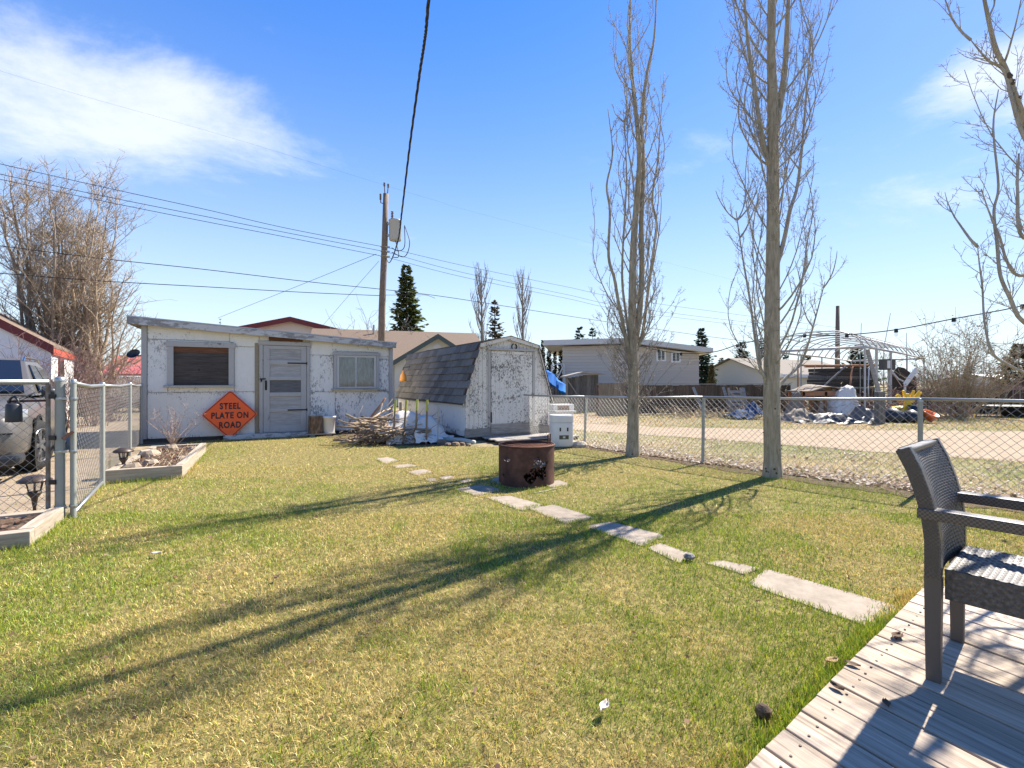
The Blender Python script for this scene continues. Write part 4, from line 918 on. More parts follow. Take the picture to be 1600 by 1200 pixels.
rf_ = T('chain_link_fence', 'low galvanised chain link fence along the lawn before the alley', 'fence', FP[0])
hts = [.97, .97, 1.02, 1.06, 1.08]; o_ = FP[0]
tops = [p+Vector((0,0,h))-o_ for p, h in zip(FP, hts)]
for i, p in enumerate(FP): post(rf_, p-o_, hts[i]+.0, .024, 'galvold', ((.03,.02),(.045,.03),(.02,.01),(.0,.0),(0,0))[i])
for i in range(4):
    q = MB(); q.tube([tops[i], tops[i].lerp(tops[i+1],.5)+Vector((0,0,-.012)), tops[i+1]], .017, 8); q.build('top_rail', M['galv'], rf_, smooth=True)
    a, b_ = FP[i]-o_, FP[i+1]-o_; link_mesh(a, b_, (hts[i]+hts[i+1])/2-.005).build('chain_link_mesh', M['wire'], rf_)
    q = MB()
    n = int((b_-a).length/.085)
    for k in range(n):                                       # twisted ends of the wires stand over the rail
        t = (k+.5)/n; p_ = tops[i].lerp(tops[i+1], t); q.tube([p_+Vector((0,.004,-.02)), p_+Vector((.006,.0,.022))], .0018, 3, False)
    q.build('wire_ends', M['wire'], rf_)
# left fence: swing gate, gate posts, side fence up to the shed
lf = T('chain_link_fence', 'chain link side fence running from gate posts to the long shed', 'fence', LP[0]); o_ = LP[0]
lh = [1.27, 1.24, 1.24, 1.22]
post(lf, Vector((-.05,-.01,0)), lh[0]+.02, .036); post(lf, Vector((.03,.035,0)), lh[0], .023, 'galvold')
for i in (1,2,3): post(lf, LP[i]-o_, lh[i], .026, 'galvold')
for i in range(3):
    a, b_ = LP[i]-o_+(Vector((.03,.035,0)) if i == 0 else Vector()), LP[i+1]-o_
    q = MB(); q.tube([a+Vector((0,0,lh[i]-.03)), a.lerp(b_,.5)+Vector((0,0,(lh[i]+lh[i+1])/2-.05)), b_+Vector((0,0,lh[i+1]-.03))], .019, 8); q.build('top_rail', M['galv'], lf, smooth=True)
    link_mesh(a, b_, lh[i+1]-.035, .05, .088, .0017).build('chain_link_mesh', M['wire'], lf)
a, b_ = Vector((.03,.035,0)), LP[1]-o_
q = MB(); q.tube([a+Vector((0,0,.05)), b_+Vector((0,0,.05))], .018, 8); q.build('bottom_rail', M['galv'], lf, smooth=True)
for zz in (.12,.62,1.1):
    q = MB(); q.lathe([(.042,-.012),(.044,0),(.042,.012)], 12, (-.05,-.01,zz)); q.lathe([(.030,-.012),(.032,0),(.030,.012)], 12, (.03,.035,zz)); q.box(-.02,.03,-.03,-.01,zz-.01,zz+.01); q.build('band_clamp', M['galv'], lf)
q = MB(); q.beam((.06,.0,.80),(.02,-.06,.74), .03, .02); q.build('gate_latch', M['rust'], lf)
gd = Vector((-.86,-.51,0)).normalized(); gp = LP[0]+Vector((-.09,-.03,0)); gt = T('chain_link_gate', 'chain link driveway gate at the left, before the parked vehicle', 'gate', gp); gl = 1.9; gh = 1.25
fr_ = MB(); fr_.tube([(-.03,-.02,.08), (-.03,-.02,gh-.02)], .017, 8); fr_.build('upright', M['galvrust'], gt); fr_ = MB(); fr_.tube([gd*gl+Vector((0,0,.08)), gd*gl+Vector((0,0,gh))], .02, 8); fr_.build('upright', M['galv'], gt)
q = MB(); q.tube([gd*.03+Vector((0,0,gh)), gd*gl+Vector((0,0,gh))], .023, 10); q.build('top_rail', M['galv'], gt, smooth=True)
for t in (.42,1.1): q = MB(); c = gd*t+Vector((0,0,gh)); q.tube([c-gd*.012, c+gd*.012], .026, 10); q.build('rail_clamp', M['galvold'], gt)
q = MB(); q.tube([gd*.03+Vector((0,0,.09)), gd*gl+Vector((0,0,.09))], .018, 8); q.build('bottom_rail', M['galvold'], gt, smooth=True)
link_mesh(gd*.03, gd*gl, gh-.02, .09, .082, .0021).build('chain_link_mesh', M['wire'], gt)
q = MB(); q.tube([gd*.30+Vector((0,0,1.08)), Vector((-.03,-.02,1.085))], .012, 6); q.build('latch_bar', M['rust'], gt)
q = MB()
for z_ in (.35,.75,1.12): q.box(-.05,.04,-.03,.0,z_-.02,z_+.02)
q.build('gate_hinge', M['black'], gt)
# black jug hooked on the gate mesh
jb = P(27, 641, 0) if False else None
t_ = None
d_ = ray(27, 641); nn = Vector((-gd.y, gd.x, 0)); tt = (gp.dot(nn))/d_.dot(nn); jp = Vector((d_.x*tt, d_.y*tt, HC+d_.z*tt))-Vector((0,.03,0)); kk = tt/F
jg = T('flask', 'black flask with loop handle hanging on the gate mesh', 'flask', jp-Vector((0,0,18*kk)))
q = MB(); r_ = 10*kk; q.lathe([(0,0),(r_*.98,0),(r_,.01),(r_*.95,26*kk),(r_*.78,29*kk),(0,30*kk)], 16); q.build('body', M['darkplastic'], jg, smooth=True)
q = MB(); q.tube([(r_*.75*math.cos(t), 0, 28*kk+11*kk*math.sin(t)) for t in np.linspace(-.1, math.pi+.1, 11)], 1.7*kk, 7); q.build('handle', M['darkplastic'], jg, smooth=True)

# ------------------------------------------------------------------ wicker armchair on the deck
c0 = G(1456, 1068, DZ); c1_ = G(1500, 1010, DZ)
fx = Vector((.63,-.777,0)); fx.normalize(); lx = Vector((-fx.y, fx.x, 0))        # facing, and across towards the far side
chy = math.atan2(-fx.x, fx.y) if False else math.atan2(lx.y, lx.x)               # local x across, local -y is the facing
ch = T('armchair', 'dark woven wicker armchair standing on the deck', 'chair', (c0.x, c0.y, DZ), chy)
WC = .52
def weave_panel(fn, w, h, cell, amp, sub=4, asp=1.0):
    nu, nv = int(w/cell), int(h/(cell*asp)); q = MB(); NU, NV = nu*sub, nv*sub; V = []
    for j in range(NV+1):
        for i in range(NU+1):
            u, v = i/NU, j/NV; cu, cv = min(u*nu, nu-1e-6), min(v*nv, nv-1e-6); a, b = int(cu), int(cv); fu, fv = (cu-a)*2-1, (cv-b)*2-1
            hh = (1-fv**4)*(1-.55*fu*fu) if (a+b) % 2 else (1-fu**4)*(.30-.35*fv*fv)
            p, n_ = fn(u, v); V.append(p+n_*(amp*hh))
    q.add(V, [(j*(NU+1)+i, j*(NU+1)+i+1, (j+1)*(NU+1)+i+1, (j+1)*(NU+1)+i) for j in range(NV) for i in range(NU)]); return q
M['wicker'] = None
def wicker():
    t = NT('dark resin wicker'); v = t.coords((1,1,1), spread=False); f = t.noise(v, 70, 3, .6); t.bsdf(t.ramp(f, [(.3,(.045,.039,.035)),(.5,(.080,.069,.060)),(.72,(.14,.12,.105))]), .5, f, .1, .002, 0, .4); return t.m
M['wicker'] = wicker()
def wrapped():                                # strands wound round a bar: ridges across it
    t = NT('wound wicker strand'); v = t.coords((1,1,1), spread=False); f = t.noise(v, 70, 3, .6); w = t.n('ShaderNodeTexChecker'); w.inputs['Scale'].default_value = 130
    t.l(v, w.inputs[0]); w.inputs[1].default_value = (.055,.046,.04,1); w.inputs[2].default_value = (.15,.127,.108,1)
    c = t.mix(.75, t.ramp(f, [(.3,(.05,.042,.036)),(.7,(.10,.085,.07))]), w.outputs[0]); t.bsdf(c, .4, w.outputs[1], .6, .003, 0, .5); return t.m
M['wound'] = wrapped()
ST, BH = .435, .885                                   # seat top, back height
prof = [(.0,.40),(.0,.54),(.010,.63),(.030,.72),(.058,.81),(.092,BH)]      # (backwards, height) of the curved back
def bk(v):
    t = v*(len(prof)-1); i = min(int(t), len(prof)-2); f = t-i; a, b = prof[i], prof[i+1]; return (a[0]+(b[0]-a[0])*f, a[1]+(b[1]-a[1])*f)
def bkn(v):
    a, b = bk(max(0, v-.08)), bk(min(1, v+.08)); return Vector((0, -(b[1]-a[1]), (b[0]-a[0]))).normalized()
xi0, xi1 = .040, WC-.040; yb = .0
def back_fn(u, v):
    b, z = bk(v); n_ = bkn(v); hollow = .022*(1-(2*u-1)**2); return Vector((xi0+(xi1-xi0)*u, yb+b-.022+hollow, z)), n_
weave_panel(back_fn, xi1-xi0, .50, .0155, .0046, 4, .74).build('backrest', M['wicker'], ch, smooth=True)
q = weave_panel(lambda u, v: (lambda b, n_: (Vector((xi1-(xi1-xi0)*u, yb+b[0]+.018, b[1])), -n_))(bk(v), bkn(v)), xi1-xi0, .5, .0205, .004, 3); q.build('back_rear', M['wicker'], ch, smooth=True)
for x in (0, WC-.036):
    q = MB(); V = []; fs = []; nseg = 24
    for j in range(nseg+1):
        b, z = bk(j/nseg); n_ = bkn(j/nseg)
        for dx, dn in ((0,-.026),(.036,-.026),(.036,.024),(0,.024)): V.append(Vector((x+dx, yb+b, z))-n_*dn)
    fs = [(j*4+k, j*4+(k+1) % 4, (j+1)*4+(k+1) % 4, (j+1)*4+k) for j in range(nseg) for k in range(4)]+[(3,2,1,0), tuple(range(nseg*4, nseg*4+4))]
    q.add(V, fs); q.build('back_frame', M['wound'], ch, bevel=.004)
b, z = bk(1); q = MB(); q.beam((.002,yb+b-.004,z-.010),(WC-.002,yb+b-.004,z-.010), .040, .022); q.build('top_rail', M['wound'], ch, bevel=.006)
for x in (.012, WC-.050):
    q = MB(); q.beam((x+.019,yb+.0,0),(x+.019,yb+.0,.405), .034, .044, (0,1,0), 0, .046, .052); q.build('leg', M['taupe'], ch, bevel=.003)
    q = MB(); q.beam((x+.019,-.50,0),(x+.019,-.49,.36), .036, .036, (0,1,0), 0, .046, .05); q.build('leg', M['taupe'], ch, bevel=.003)
    q = MB(); q.beam((x+.019,-.49,.36),(x+.019,-.485,.62), .046, .046, (0,1,0)); q.build('arm_post', M['wound'], ch, bevel=.004)
for x in (.0, WC-.055):
    q = MB(); q.box(x-.006, x+.056, -.545, .045, .622, .664); q.build('armrest', M['wound'], ch, bevel=.006)
weave_panel(lambda u, v: (Vector((.05+(WC-.10)*u, -.535+.505*v, ST-.012*math.sin(math.pi*u)*math.sin(math.pi*v))), Vector((0,0,1))), WC-.10, .50, .0185, .0046, 4).build('seat', M['wicker'], ch, smooth=True)
q = MB(); q.box(.052, WC-.052, -.53, -.035, ST-.10, ST-.016); q.build('seat_frame', M['black'], ch)
weave_panel(lambda u, v: (Vector((.046, -.03-.505*u, ST-.115+.115*v)), Vector((-1,0,0))), .505, .115, .0165, .004).build('seat_skirt', M['wicker'], ch, smooth=True)
weave_panel(lambda u, v: (Vector((.05+(WC-.10)*u, -.54, ST-.115+.115*v)), Vector((0,-1,0))), WC-.1, .115, .015, .003).build('seat_skirt', M['wicker'], ch, smooth=True)
weave_panel(lambda u, v: (Vector((WC-.046, -.535+.505*u, ST-.115+.115*v)), Vector((1,0,0))), .505, .115, .015, .003, 2).build('seat_skirt', M['wicker'], ch, smooth=True)
# small things on the deck and the lawn
def leaf(px, py, z, L_, label, m='brownleaf', curl=.3, yaw=0):
    q = MB(); q.grid(lambda u, v: ((u-.5)*L_, (v-.5)*L_*.55*math.sin(math.pi*min(max(u,.06),.94)), curl*.42*L_*((v-.5)**2*2.2+(u-.5)**2)+.002), 8, 6)
    o = q.build('dry_leaf', M[m], None, smooth=True, loc=G(px,py,z)+Vector((0,0,.004)), rot=(0,0,yaw)); so = o.modifiers.new('solid','SOLIDIFY'); so.thickness = .0008; tag(o, label, 'leaf', 'dry leaves')
leaf(1402, 997, DZ, .075, 'curled brown leaf on the deck left of the chair leg', 'deadbrown', .6, .5)
leaf(1308, 1077, DZ, .05, 'small curled leaf on deck nearest the lower edge planks', 'deadbrown', .7, 2.0)
leaf(1385, 1102, DZ, .045, 'small dark leaf on the deck, lower left of the chair leg', 'deadbrown', .6, 1.2)
leaf(1332, 1040, DZ, .055, 'flat dark leaf at the deck edge beside the lawn', 'deadbrown', .35, 2.4)
leaf(1300, 1035, .03, .07, 'tan leaf caught in the grass left of the deck edge', 'deadtan', .5, .3)
leaf(944, 1108, .035, .062, 'pale dry leaf standing up in the lawn, foreground', 'deadpale', .8, 1.0)
leaf(432, 904, .03, .05, 'small dark leaf on the lawn, left middle', 'deadbrown', .8, 1.4)
leaf(244, 866, .03, .07, 'small pale leaf on the lawn near the gate planter', 'deadpale', .5, .2)
q = MB(); q.lathe([(0,0),(.022,.006),(.03,.02),(.026,.036),(.012,.05),(0,.054)], 12); q.build
tag(q.build('pine_cone', M['deadbrown'], None, loc=G(1193,1122,.01)), 'round dark cone lying in the grass near the deck corner', 'cone')
q = MB(); q.lathe([(0,0),(.03,.004),(.034,.02),(.02,.036),(0,.04)], 9, sx=1.2); tag(q.build('rock', M['rockgrey'], None, loc=G(1077,873,.022)), 'grey pebble on the corner of a paving slab', 'rock')
# ------------------------------------------------------------------ parked vehicle behind the gate
def car():
    hx = Vector((.61,-.792,0)).normalized(); yaw = math.atan2(hx.y, hx.x)
    wpos = G(51, 736)+Vector((-.12,0,0)); wb_, tr, wr = 2.75, .78, .355               # wheelbase, half track, wheel radius
    left = Vector((-hx.y, hx.x, 0))
    org = wpos-left*tr                                             # middle of the front axle
    c = T('parked_car', 'silver grey sport utility vehicle parked behind the gate', 'car', org, yaw)
    n = 24
    def sec(x, hw, zb_, zt_, p=6.5, top=.90):
        out = []
        for k in range(n):
            t = 2*math.pi*k/n; cy, cz = math.cos(t), math.sin(t)
            y = hw*math.copysign(abs(cy)**(2/p), cy); z = math.copysign(abs(cz)**(2/p), cz)
            if z > 0: y *= 1-(1-top)*z
            out.append((x, y, (zb_+zt_)/2+z*(zt_-zb_)/2))
        return out
    q = MB(); st = [(.95,.66,.40,.66),(.93,.78,.30,.80),(.86,.85,.25,.85),(.62,.90,.24,.93),(.0,.92,.25,1.0),(-.75,.925,.25,1.07),(-1.2,.925,.25,1.06),(-2.6,.925,.25,1.08),(-3.4,.91,.28,1.06),(-3.65,.84,.36,1.0),(-3.70,.7,.5,.9)]
    loft(q, [sec(*s) for s in st], n); q.f = [f[::-1] for f in q.f]; body = q.build('body', M['carpaint'], c, smooth=True)
    CS = [(-.58,.80,1.045,.79,1.05,1.06),(-1.45,.845,1.05,.60,1.585,1.63),(-2.5,.85,1.05,.62,1.60,1.66),(-3.25,.84,1.05,.60,1.53,1.57),(-3.62,.78,1.05,.70,1.06,1.07)]
    V = []; fs = []
    for x, yb_, zb2, yr, zr_, zc in CS: V += [(x,yb_,zb2),(x,yr,zr_),(x,yr*.5,zc),(x,-yr*.5,zc),(x,-yr,zr_),(x,-yb_,zb2)]
    for i in range(len(CS)-1):
        for k in range(5): fs.append((i*6+k, i*6+k+1, (i+1)*6+k+1, (i+1)*6+k))
    q = MB(); q.add(V, fs); q.build('cabin', M['carpaint'], c, bevel=.03)
    ws = [(-.63,-.70,1.085),(-.63,.70,1.085),(-1.40,.555,1.565),(-1.40,-.555,1.565)]
    q = MB(); q.prism([Vector(p)+Vector((.022,0,.036)) for p in ws], (-.02,0,-.03)); q.build('windshield', M['carglass'], c)
    q = MB(); q.box(-.92,-.86,.12,.24,1.262,1.274); q.build('sticker', M['white'], c, rot=(0,0,0), loc=(.02,0,.045))
    ys_ = lambda z: .855-.245*(z-1.05)/.535
    for sgn in (1,-1):
        for pts in ([(-.98,1.10),(-1.95,1.10),(-1.95,1.53),(-1.50,1.53)], [(-2.03,1.10),(-3.12,1.12),(-2.98,1.47),(-2.03,1.53)]):
            q = MB(); q.prism([(x, sgn*(ys_(z)+.014), z) for x, z in pts], (0,-.02*sgn,0)); q.build('side_window', M['carglass'], c)
        q = MB(); loft(q, [[(x_, sgn*(.88+.09*s)+0*y_, 1.10+y_) for x_, y_ in [(-.72+.07*math.cos(t), .085*math.sin(t)*(1 if s < 1 else .7)) for t in [2*math.pi*k/12 for k in range(12)]]] for s in (0,.3,1,1.9)], 12); q.build('mirror', M['darkplastic'], c, smooth=True)
        q = MB(); q.tube([(-1.50,.57*sgn,1.59),(-1.62,.57*sgn,1.655),(-2.9,.57*sgn,1.66),(-3.1,.57*sgn,1.57)], .018, 7); q.build('roof_rail', M['chrome'], c)
        q = MB(); q.grid(lambda u, v: (.92-.34*u-.10*abs(2*v-1)*.3, sgn*(.44+.44*u), .70+.14*v+.05*u), 6, 3); o = q.build('headlight', M['lampglass'], c); so = o.modifiers.new('solid','SOLIDIFY'); so.thickness = .04; so.offset = 0
        q = MB(); q.lathe([(0,0),(.055,0),(.07,.02),(.09,.0),(.09,-.06)], 16); q.build('fog_lamp', M['lampglass'], c, loc=(.90,.60*sgn,.45), rot=(0,R(78),R(18*sgn)))
        q = MB(); q.lathe([(.09,0),(.13,.012),(.13,-.08)], 16); q.build('fog_surround', M['black'], c, loc=(.895,.60*sgn,.45), rot=(0,R(78),R(18*sgn)))
        for x in (0,-wb_):
            q = MB(); q.lathe([(.20,.10),(.245,.115),(.33,.112),(wr,.07),(wr,-.07),(.33,-.11),(.2,-.11)], 28); wh = q.build('wheel', M['tyre'], c, smooth=True, loc=(x,.86*sgn,wr), rot=(R(-90*sgn),0,R(-17) if x == 0 else 0))
            q = MB(); q.lathe([(.245,.108),(.235,.118),(.215,.10),(.20,.03),(0,.03)], 28)
            for k in range(5):
                a = 2*math.pi*k/5
                for da in (-.16,.16): q.beam((.04*math.cos(a),.04*math.sin(a),.095),(.225*math.cos(a+da),.225*math.sin(a+da),.105), .035, .02, (0,0,1))
            q.lathe([(.0,.112),(.05,.11),(.055,.09)], 12); q.build('rim', M['rim'], wh)
            q = MB(); 
            q.lathe([(wr+.05,.075),(wr+.07,.095),(wr+.035,.095)], 28); q.build('wheel_arch', M['black'], c, loc=(x,.845*sgn,wr+.02), rot=(R(-90*sgn),0,0))
            q = MB(); q.lathe([(0,.088),(wr+.045,.088)], 28); q.build('wheel_well', M['black'], c, loc=(x,.838*sgn,wr+.02), rot=(R(-90*sgn),0,0))
    q = MB()
    for k in range(5): q.box(.90-.0*k, .945-.012*k, -.36, .36, .58+.045*k, .605+.045*k)
    q.build('grille', M['chrome'], c); MB().box(.80,.925,-.5,.5,.56,.82).build('grille_opening', M['black'], c)
    MB().box(.60,.962,-.88,.88,.20,.34).build('lower_bumper', M['darkplastic'], c, bevel=.05)
    q = MB(); q.beam((.93,-.80,.60),(.93,.80,.60), .02, .02); q.beam((.60,.76,1.0),(-.72,.80,1.09), .012, .012); q.beam((.60,-.76,1.0),(-.72,-.80,1.09), .012, .012); q.build('panel_gap', M['black'], c)
    MB().box(.90,.975,-.62,.62,.36,.40).build('bumper_lip', M['darkplastic'], c, bevel=.02)
    q = MB(); q.box(.955,.962,-.16,.16,.44,.53); q.build('bumper_pad', M['darkplastic'], c)
    q = MB(); q.tube([(-.82,-.55,1.15),(-1.0,.0,1.30)], .008, 5); q.build('wiper', M['black'], c)
car()

# ------------------------------------------------------------------ buildings beyond the yard
def gable_house(name, label, org, yaw, w, d, eave, ridge, wallm, roofm, trimm, ov=.35, front='gable', fas=.18):
    h = T(name, label, 'house', org, yaw)
    if front == 'gable':
        q = MB(); q.prism([(0,0,0),(w,0,0),(w,0,eave),(w/2,0,ridge),(0,0,eave)], (0,d,0)); q.build('wall', wallm, h)
        sl = (ridge-eave)/(w/2); A, B_, C = Vector((-ov,-ov,eave-ov*sl+.03)), Vector((w/2,-ov,ridge+.03)), Vector((w+ov,-ov,eave-ov*sl+.03)); rd_ = Vector((0,d+2*ov,0)); up = Vector((0,0,.06))
        q = MB(); q.prism([A,B_,B_+up,A+up], rd_); q.prism([B_,C,C+up,B_+up], rd_); rf = q.build('roof', roofm, h)
        dn = Vector((0,0,-fas)); off = Vector((0,-.03,0))
        for a, b in ((A,B_),(B_,C)): q = MB(); q.prism([a+up+off, b+up+off, b+dn+off, a+dn+off], (0,.028,0)); q.build('rake_board', trimm, rf)
    else:
        q = MB(); q.prism([(0,0,0),(0,d,0),(0,d,eave),(0,d/2,ridge),(0,0,eave)], (w,0,0)); q.build('wall', wallm, h)
        sl = (ridge-eave)/(d/2); A, B_, C = Vector((-ov,-ov,eave-ov*sl+.03)), Vector((-ov,d/2,ridge+.03)), Vector((-ov,d+ov,eave-ov*sl+.03)); rd_ = Vector((w+2*ov,0,0)); up = Vector((0,0,.06))
        q = MB(); q.prism([A,B_,B_+up,A+up], rd_); q.prism([B_,C,C+up,B_+up], rd_); rf = q.build('roof', roofm, h)
        q = MB(); q.prism([A+Vector((0,-.03,-fas)), A+Vector((0,-.001,-fas)), A+Vector((0,-.001,.07)), A+Vector((0,-.03,.07))], rd_); q.build('fascia', trimm, rf)
    return h
def win(parent, x0, x1, z0, z1, y=-.03, m='white', fr=.07):
    q = MB(); q.box(x0-fr, x0, y, .02, z0-fr, z1+fr); q.box(x1, x1+fr, y, .02, z0-fr, z1+fr); q.box(x0, x1, y, .02, z0-fr, z0); q.box(x0, x1, y, .02, z1, z1+fr); q.box((x0+x1)/2-.02, (x0+x1)/2+.02, y+.006, .02, z0, z1); w = q.build('window', M[m], parent)
    MB().box(x0, x1, y+.018, .015, z0, z1).build('pane', M['darkpane'], w)
# garage with red trim, far left: the near gable is in shade, the side with two windows faces the sun
gc = P(80, 597, 13.5); gc.z = 0; gy = R(36); gx_ = Vector((math.cos(gy), math.sin(gy), 0)); ev = P(80, 543, 13.5).z
gw, gd_ = 6.0, 10.0
gh_ = gable_house('garage', 'white garage with red trimmed gable roof beyond the driveway', gc-gx_*gw, gy, gw, gd_, ev, ev+.64*gw/2, M['white'], M['browntile'], M['maroon'], .06)
q = MB(); q.box(gw+.02, gw+.05, 0, gd_, ev-.20, ev+.02); q.build('eave_fascia', M['redtrim_sunlit'], gh_)
for y0 in (1.2, 4.6): 
    q = MB(); q.box(gw-.01, gw+.03, y0-.08, y0+.88, 1.02, 1.98); wq_ = q.build('window', M['maroon'], gh_); MB().box(gw+.031, gw+.036, y0, y0+.8, 1.1, 1.9).build('pane', M['darkpane'], wq_)
q = MB(); q.box(gw+.01, gw+.05, 8.2, 9.6, .5, 1.5); q.build('orange_board', M['orangeclear'], gh_)
# small outbuilding with a red metal roof
o = P(168, 597, 24.0); o.z = 0; hz_ = T('outbuilding', 'low outbuilding with ribbed red metal roof seen left of the long shed', 'outbuilding', o, R(20))
q = MB(); q.box(0,5,0,4,0,1.62); q.build('wall', M['offwhite'], hz_); q = MB(); q.prism([(-.3,-.5,1.6),(-.3,2.2,2.62),(-.3,2.2,2.68),(-.3,-.5,1.66)], (5.6,0,0)); q.prism([(-.3,2.2,2.62),(-.3,4.5,1.6),(-.3,4.5,1.66),(-.3,2.2,2.68)], (5.6,0,0)); rfm = q.build('roof', M['redroof'], hz_)
q = MB()
for k in range(19): q.beam((-.25+k*.3,-.5,1.675),(-.25+k*.3,2.2,2.695), .03, .03)
q.build('roof_rib', M['redroof'], rfm); MB().box(.4,2.0,-.03,.02,.1,1.4).build('doorway', M['black'], hz_); MB().box(2.4,3.6,-.03,.02,.5,1.3).build('pane', M['darkpane'], hz_)
vb = P(202, 640, 20); q = MB(); q.box(-.9,.9,0,1.6,.5,1.5); q.box(-1.0,1.0,-.02,1.7,.4,.5); tr_ = T('camper_trailer', 'pale blue and white utility trailer standing behind the side fence', 'trailer', (vb.x,vb.y,0), R(20))
q.build('body', M['enamel'], tr_, bevel=.05); q = MB(); q.lathe([(0,-.1),(.3,-.1),(.32,0),(.3,.1),(0,.1)], 16); q.build('wheel', M['tyre'], tr_, loc=(-.6,-.05,.32), rot=(R(90),0,0)); q = MB(); q.lathe([(0,-.1),(.3,-.1),(.32,0),(.3,.1),(0,.1)], 16); q.build('wheel', M['tyre'], tr_, loc=(.6,-.05,.32), rot=(R(90),0,0))
# house with maroon gable behind the long shed
o = P(455, 597, 33.0); hw = 9.0; hy = R(14); zr = P(455, 498, 33.0).z; z_e = zr-.235*hw/2
ox = Vector((math.cos(hy), math.sin(hy), 0)); o.z = 0
gable_house('house', 'cream house with maroon gable trim behind the long shed', o-ox*hw/2, hy, hw, 8, z_e, zr, M['cream'], M['browntile'], M['maroon'], .4, fas=.28)
# long brown roofed house
o = P(490, 597, 25.5); hy = R(17); ox = Vector((math.cos(hy), math.sin(hy), 0)); oy = Vector((-ox.y, ox.x, 0)); o.z = 0
zr = P(560, 517, 30.0).z; hb = gable_house('house', 'long house with brown shingle roof and green trimmed gable behind the sheds', o, hy, 9.2, 8.4, 2.35, zr, M['creamgreen'], M['browntile'], M['white'], .45, 'eave', .16)
gxp = onwall(o, hy, 680, 525, -1.4); gw2 = 4.4; zr2 = gxp[1]; ze2 = zr2-.40*gw2/2*1.55
q = MB(); x0 = gxp[0]-gw2/2+.1; x1 = x0+gw2
q.prism([(x0,-1.4,0),(x1,-1.4,0),(x1,-1.4,ze2),((x0+x1)/2,-1.4,zr2),(x0,-1.4,ze2)], (0,5.2,0)); q.build('gable_wall', M['creamgreen'], hb)
A, B_, C = Vector((x0-.35,-1.75,ze2-.2)), Vector(((x0+x1)/2,-1.75,zr2+.03)), Vector((x1+.35,-1.75,ze2-.2)); up = Vector((0,0,.06)); q = MB(); q.prism([A,B_,B_+up,A+up], (0,6.0,0)); q.prism([B_,C,C+up,B_+up], (0,6.0,0)); rg_ = q.build('gable_roof', M['browntile'], hb)
for a, b in ((A,B_),(B_,C)): q = MB(); q.prism([a+up+Vector((0,-.03,0)), b+up+Vector((0,-.03,0)), b+Vector((0,-.03,-.2)), a+Vector((0,-.03,-.2))], (0,.028,0)); q.build('rake_board', M['darkgreen'], rg_)
q = MB(); q.lathe([(0,0),(.22,0),(.24,.03),(.16,.035),(.14,.05),(0,.05)], 16); q.build('round_vent', M['offwhite'], hb, loc=((x0+x1)/2,-1.41,zr2-.62), rot=(R(90),0,0))
wu = onwall(o, hy, 617, 590)[0]; wu2 = onwall(o, hy, 631, 590)[0]; win(hb, wu, wu2, 1.35, 2.0); q = MB(); q.box(wu+.15, wu+.45, -.018, -.012, 1.40, 1.8); q.build('window_cat', M['black'], hb)
q = MB(); q.tube([(3.1,3.6,zr-.2),(3.1,3.6,zr+.35)], .06, 8); q.build('roof_vent', M['galv'], hb)
# grey sided house
o = P(879, 597, 25.0); o.z = 0; hy = R(-8); ox = Vector((math.cos(hy), math.sin(hy), 0)); 
Lh = onwall(o, hy, 1092, 597)[0]; zl, zrr = onwall(o, hy, 878, 541)[1], onwall(o, hy, 1092, 552)[1]; ua, zap = onwall(o, hy, 985, 539)
gr_h = T('house', 'grey sided house with a low pale roof line behind the brown fence', 'house', o, hy)
q = MB(); q.prism([(0,.02,0),(Lh,.02,0),(Lh,.02,zrr),(ua,.02,zap),(0,.02,zl)], (0,9,0)); q.build('wall', M['siding'], gr_h)
q = MB(); zz = .6; zt_h = lambda u: zl+(zap-zl)*u/ua if u < ua else zap+(zrr-zap)*(u-ua)/(Lh-ua)
kb = 0
while zz < zap:
    q = MB()
    for a, b in ((0,ua),(ua,Lh)):
        t1 = min(zz+.15, zt_h(a)); t2 = min(zz+.15, zt_h(b))
        if zt_h(a) > zz+.02 and zt_h(b) > zz+.02: q.add([(a,-.035,zz),(b,-.035,zz),(b,.012,t2),(a,.012,t1),(a,.02,zz),(b,.02,zz)], [(0,1,2,3),(4,5,1,0)])
    zz += .152
    if q.v: q.build('siding_board', M['siding'], gr_h)
rl = Vector((-.95,-.5,zl+.02)); q = MB(); ap = Vector((ua,-.5,zap+.06)); rr_ = Vector((Lh+.55,-.5,zrr+.0)); fh = Vector((0,0,.26))
q.prism([rl,ap,ap+fh,rl+fh], (0,10,0)); q.prism([ap,rr_,rr_+fh*.85,ap+fh], (0,10,0)); q.build('roof', M['housefascia'], gr_h)
for (xa, ya_, xb, yb2) in ((1028,549,1038,562),(1051,552,1061,564)):
    a = onwall(o, hy, xa, ya_); b = onwall(o, hy, xb, yb2); win(gr_h, a[0], b[0], b[1], a[1], y=-.05, fr=.08)
a = onwall(o, hy, 929, 529); q = MB(); q.tube([(a[0],2,a[1]-.6),(a[0],2,a[1]+.15)], .09, 8); q.build('roof_vent', M['galv'], gr_h)
# distant low roofs on the right
for (px, y, w, e, r, yaw, lab, rm, nm) in ((1140,44,9,1.6,2.75,20,'distant low house with pale shingle roof right of the grey house','paleroof','house'),(1200,38,11,1.9,3.2,24,'pale roofed house behind the brown fence and larger poplar','paleroof','house'),(1590,42,8,1.3,1.9,10,'far low white roofed building at the right edge','white','outbuilding')):
    o = P(px, 597, y); o.z = 0; gable_house(nm, lab, o, R(yaw), w, 7, e, r, M['cream'], M[rm], M['white'], .35, 'eave')

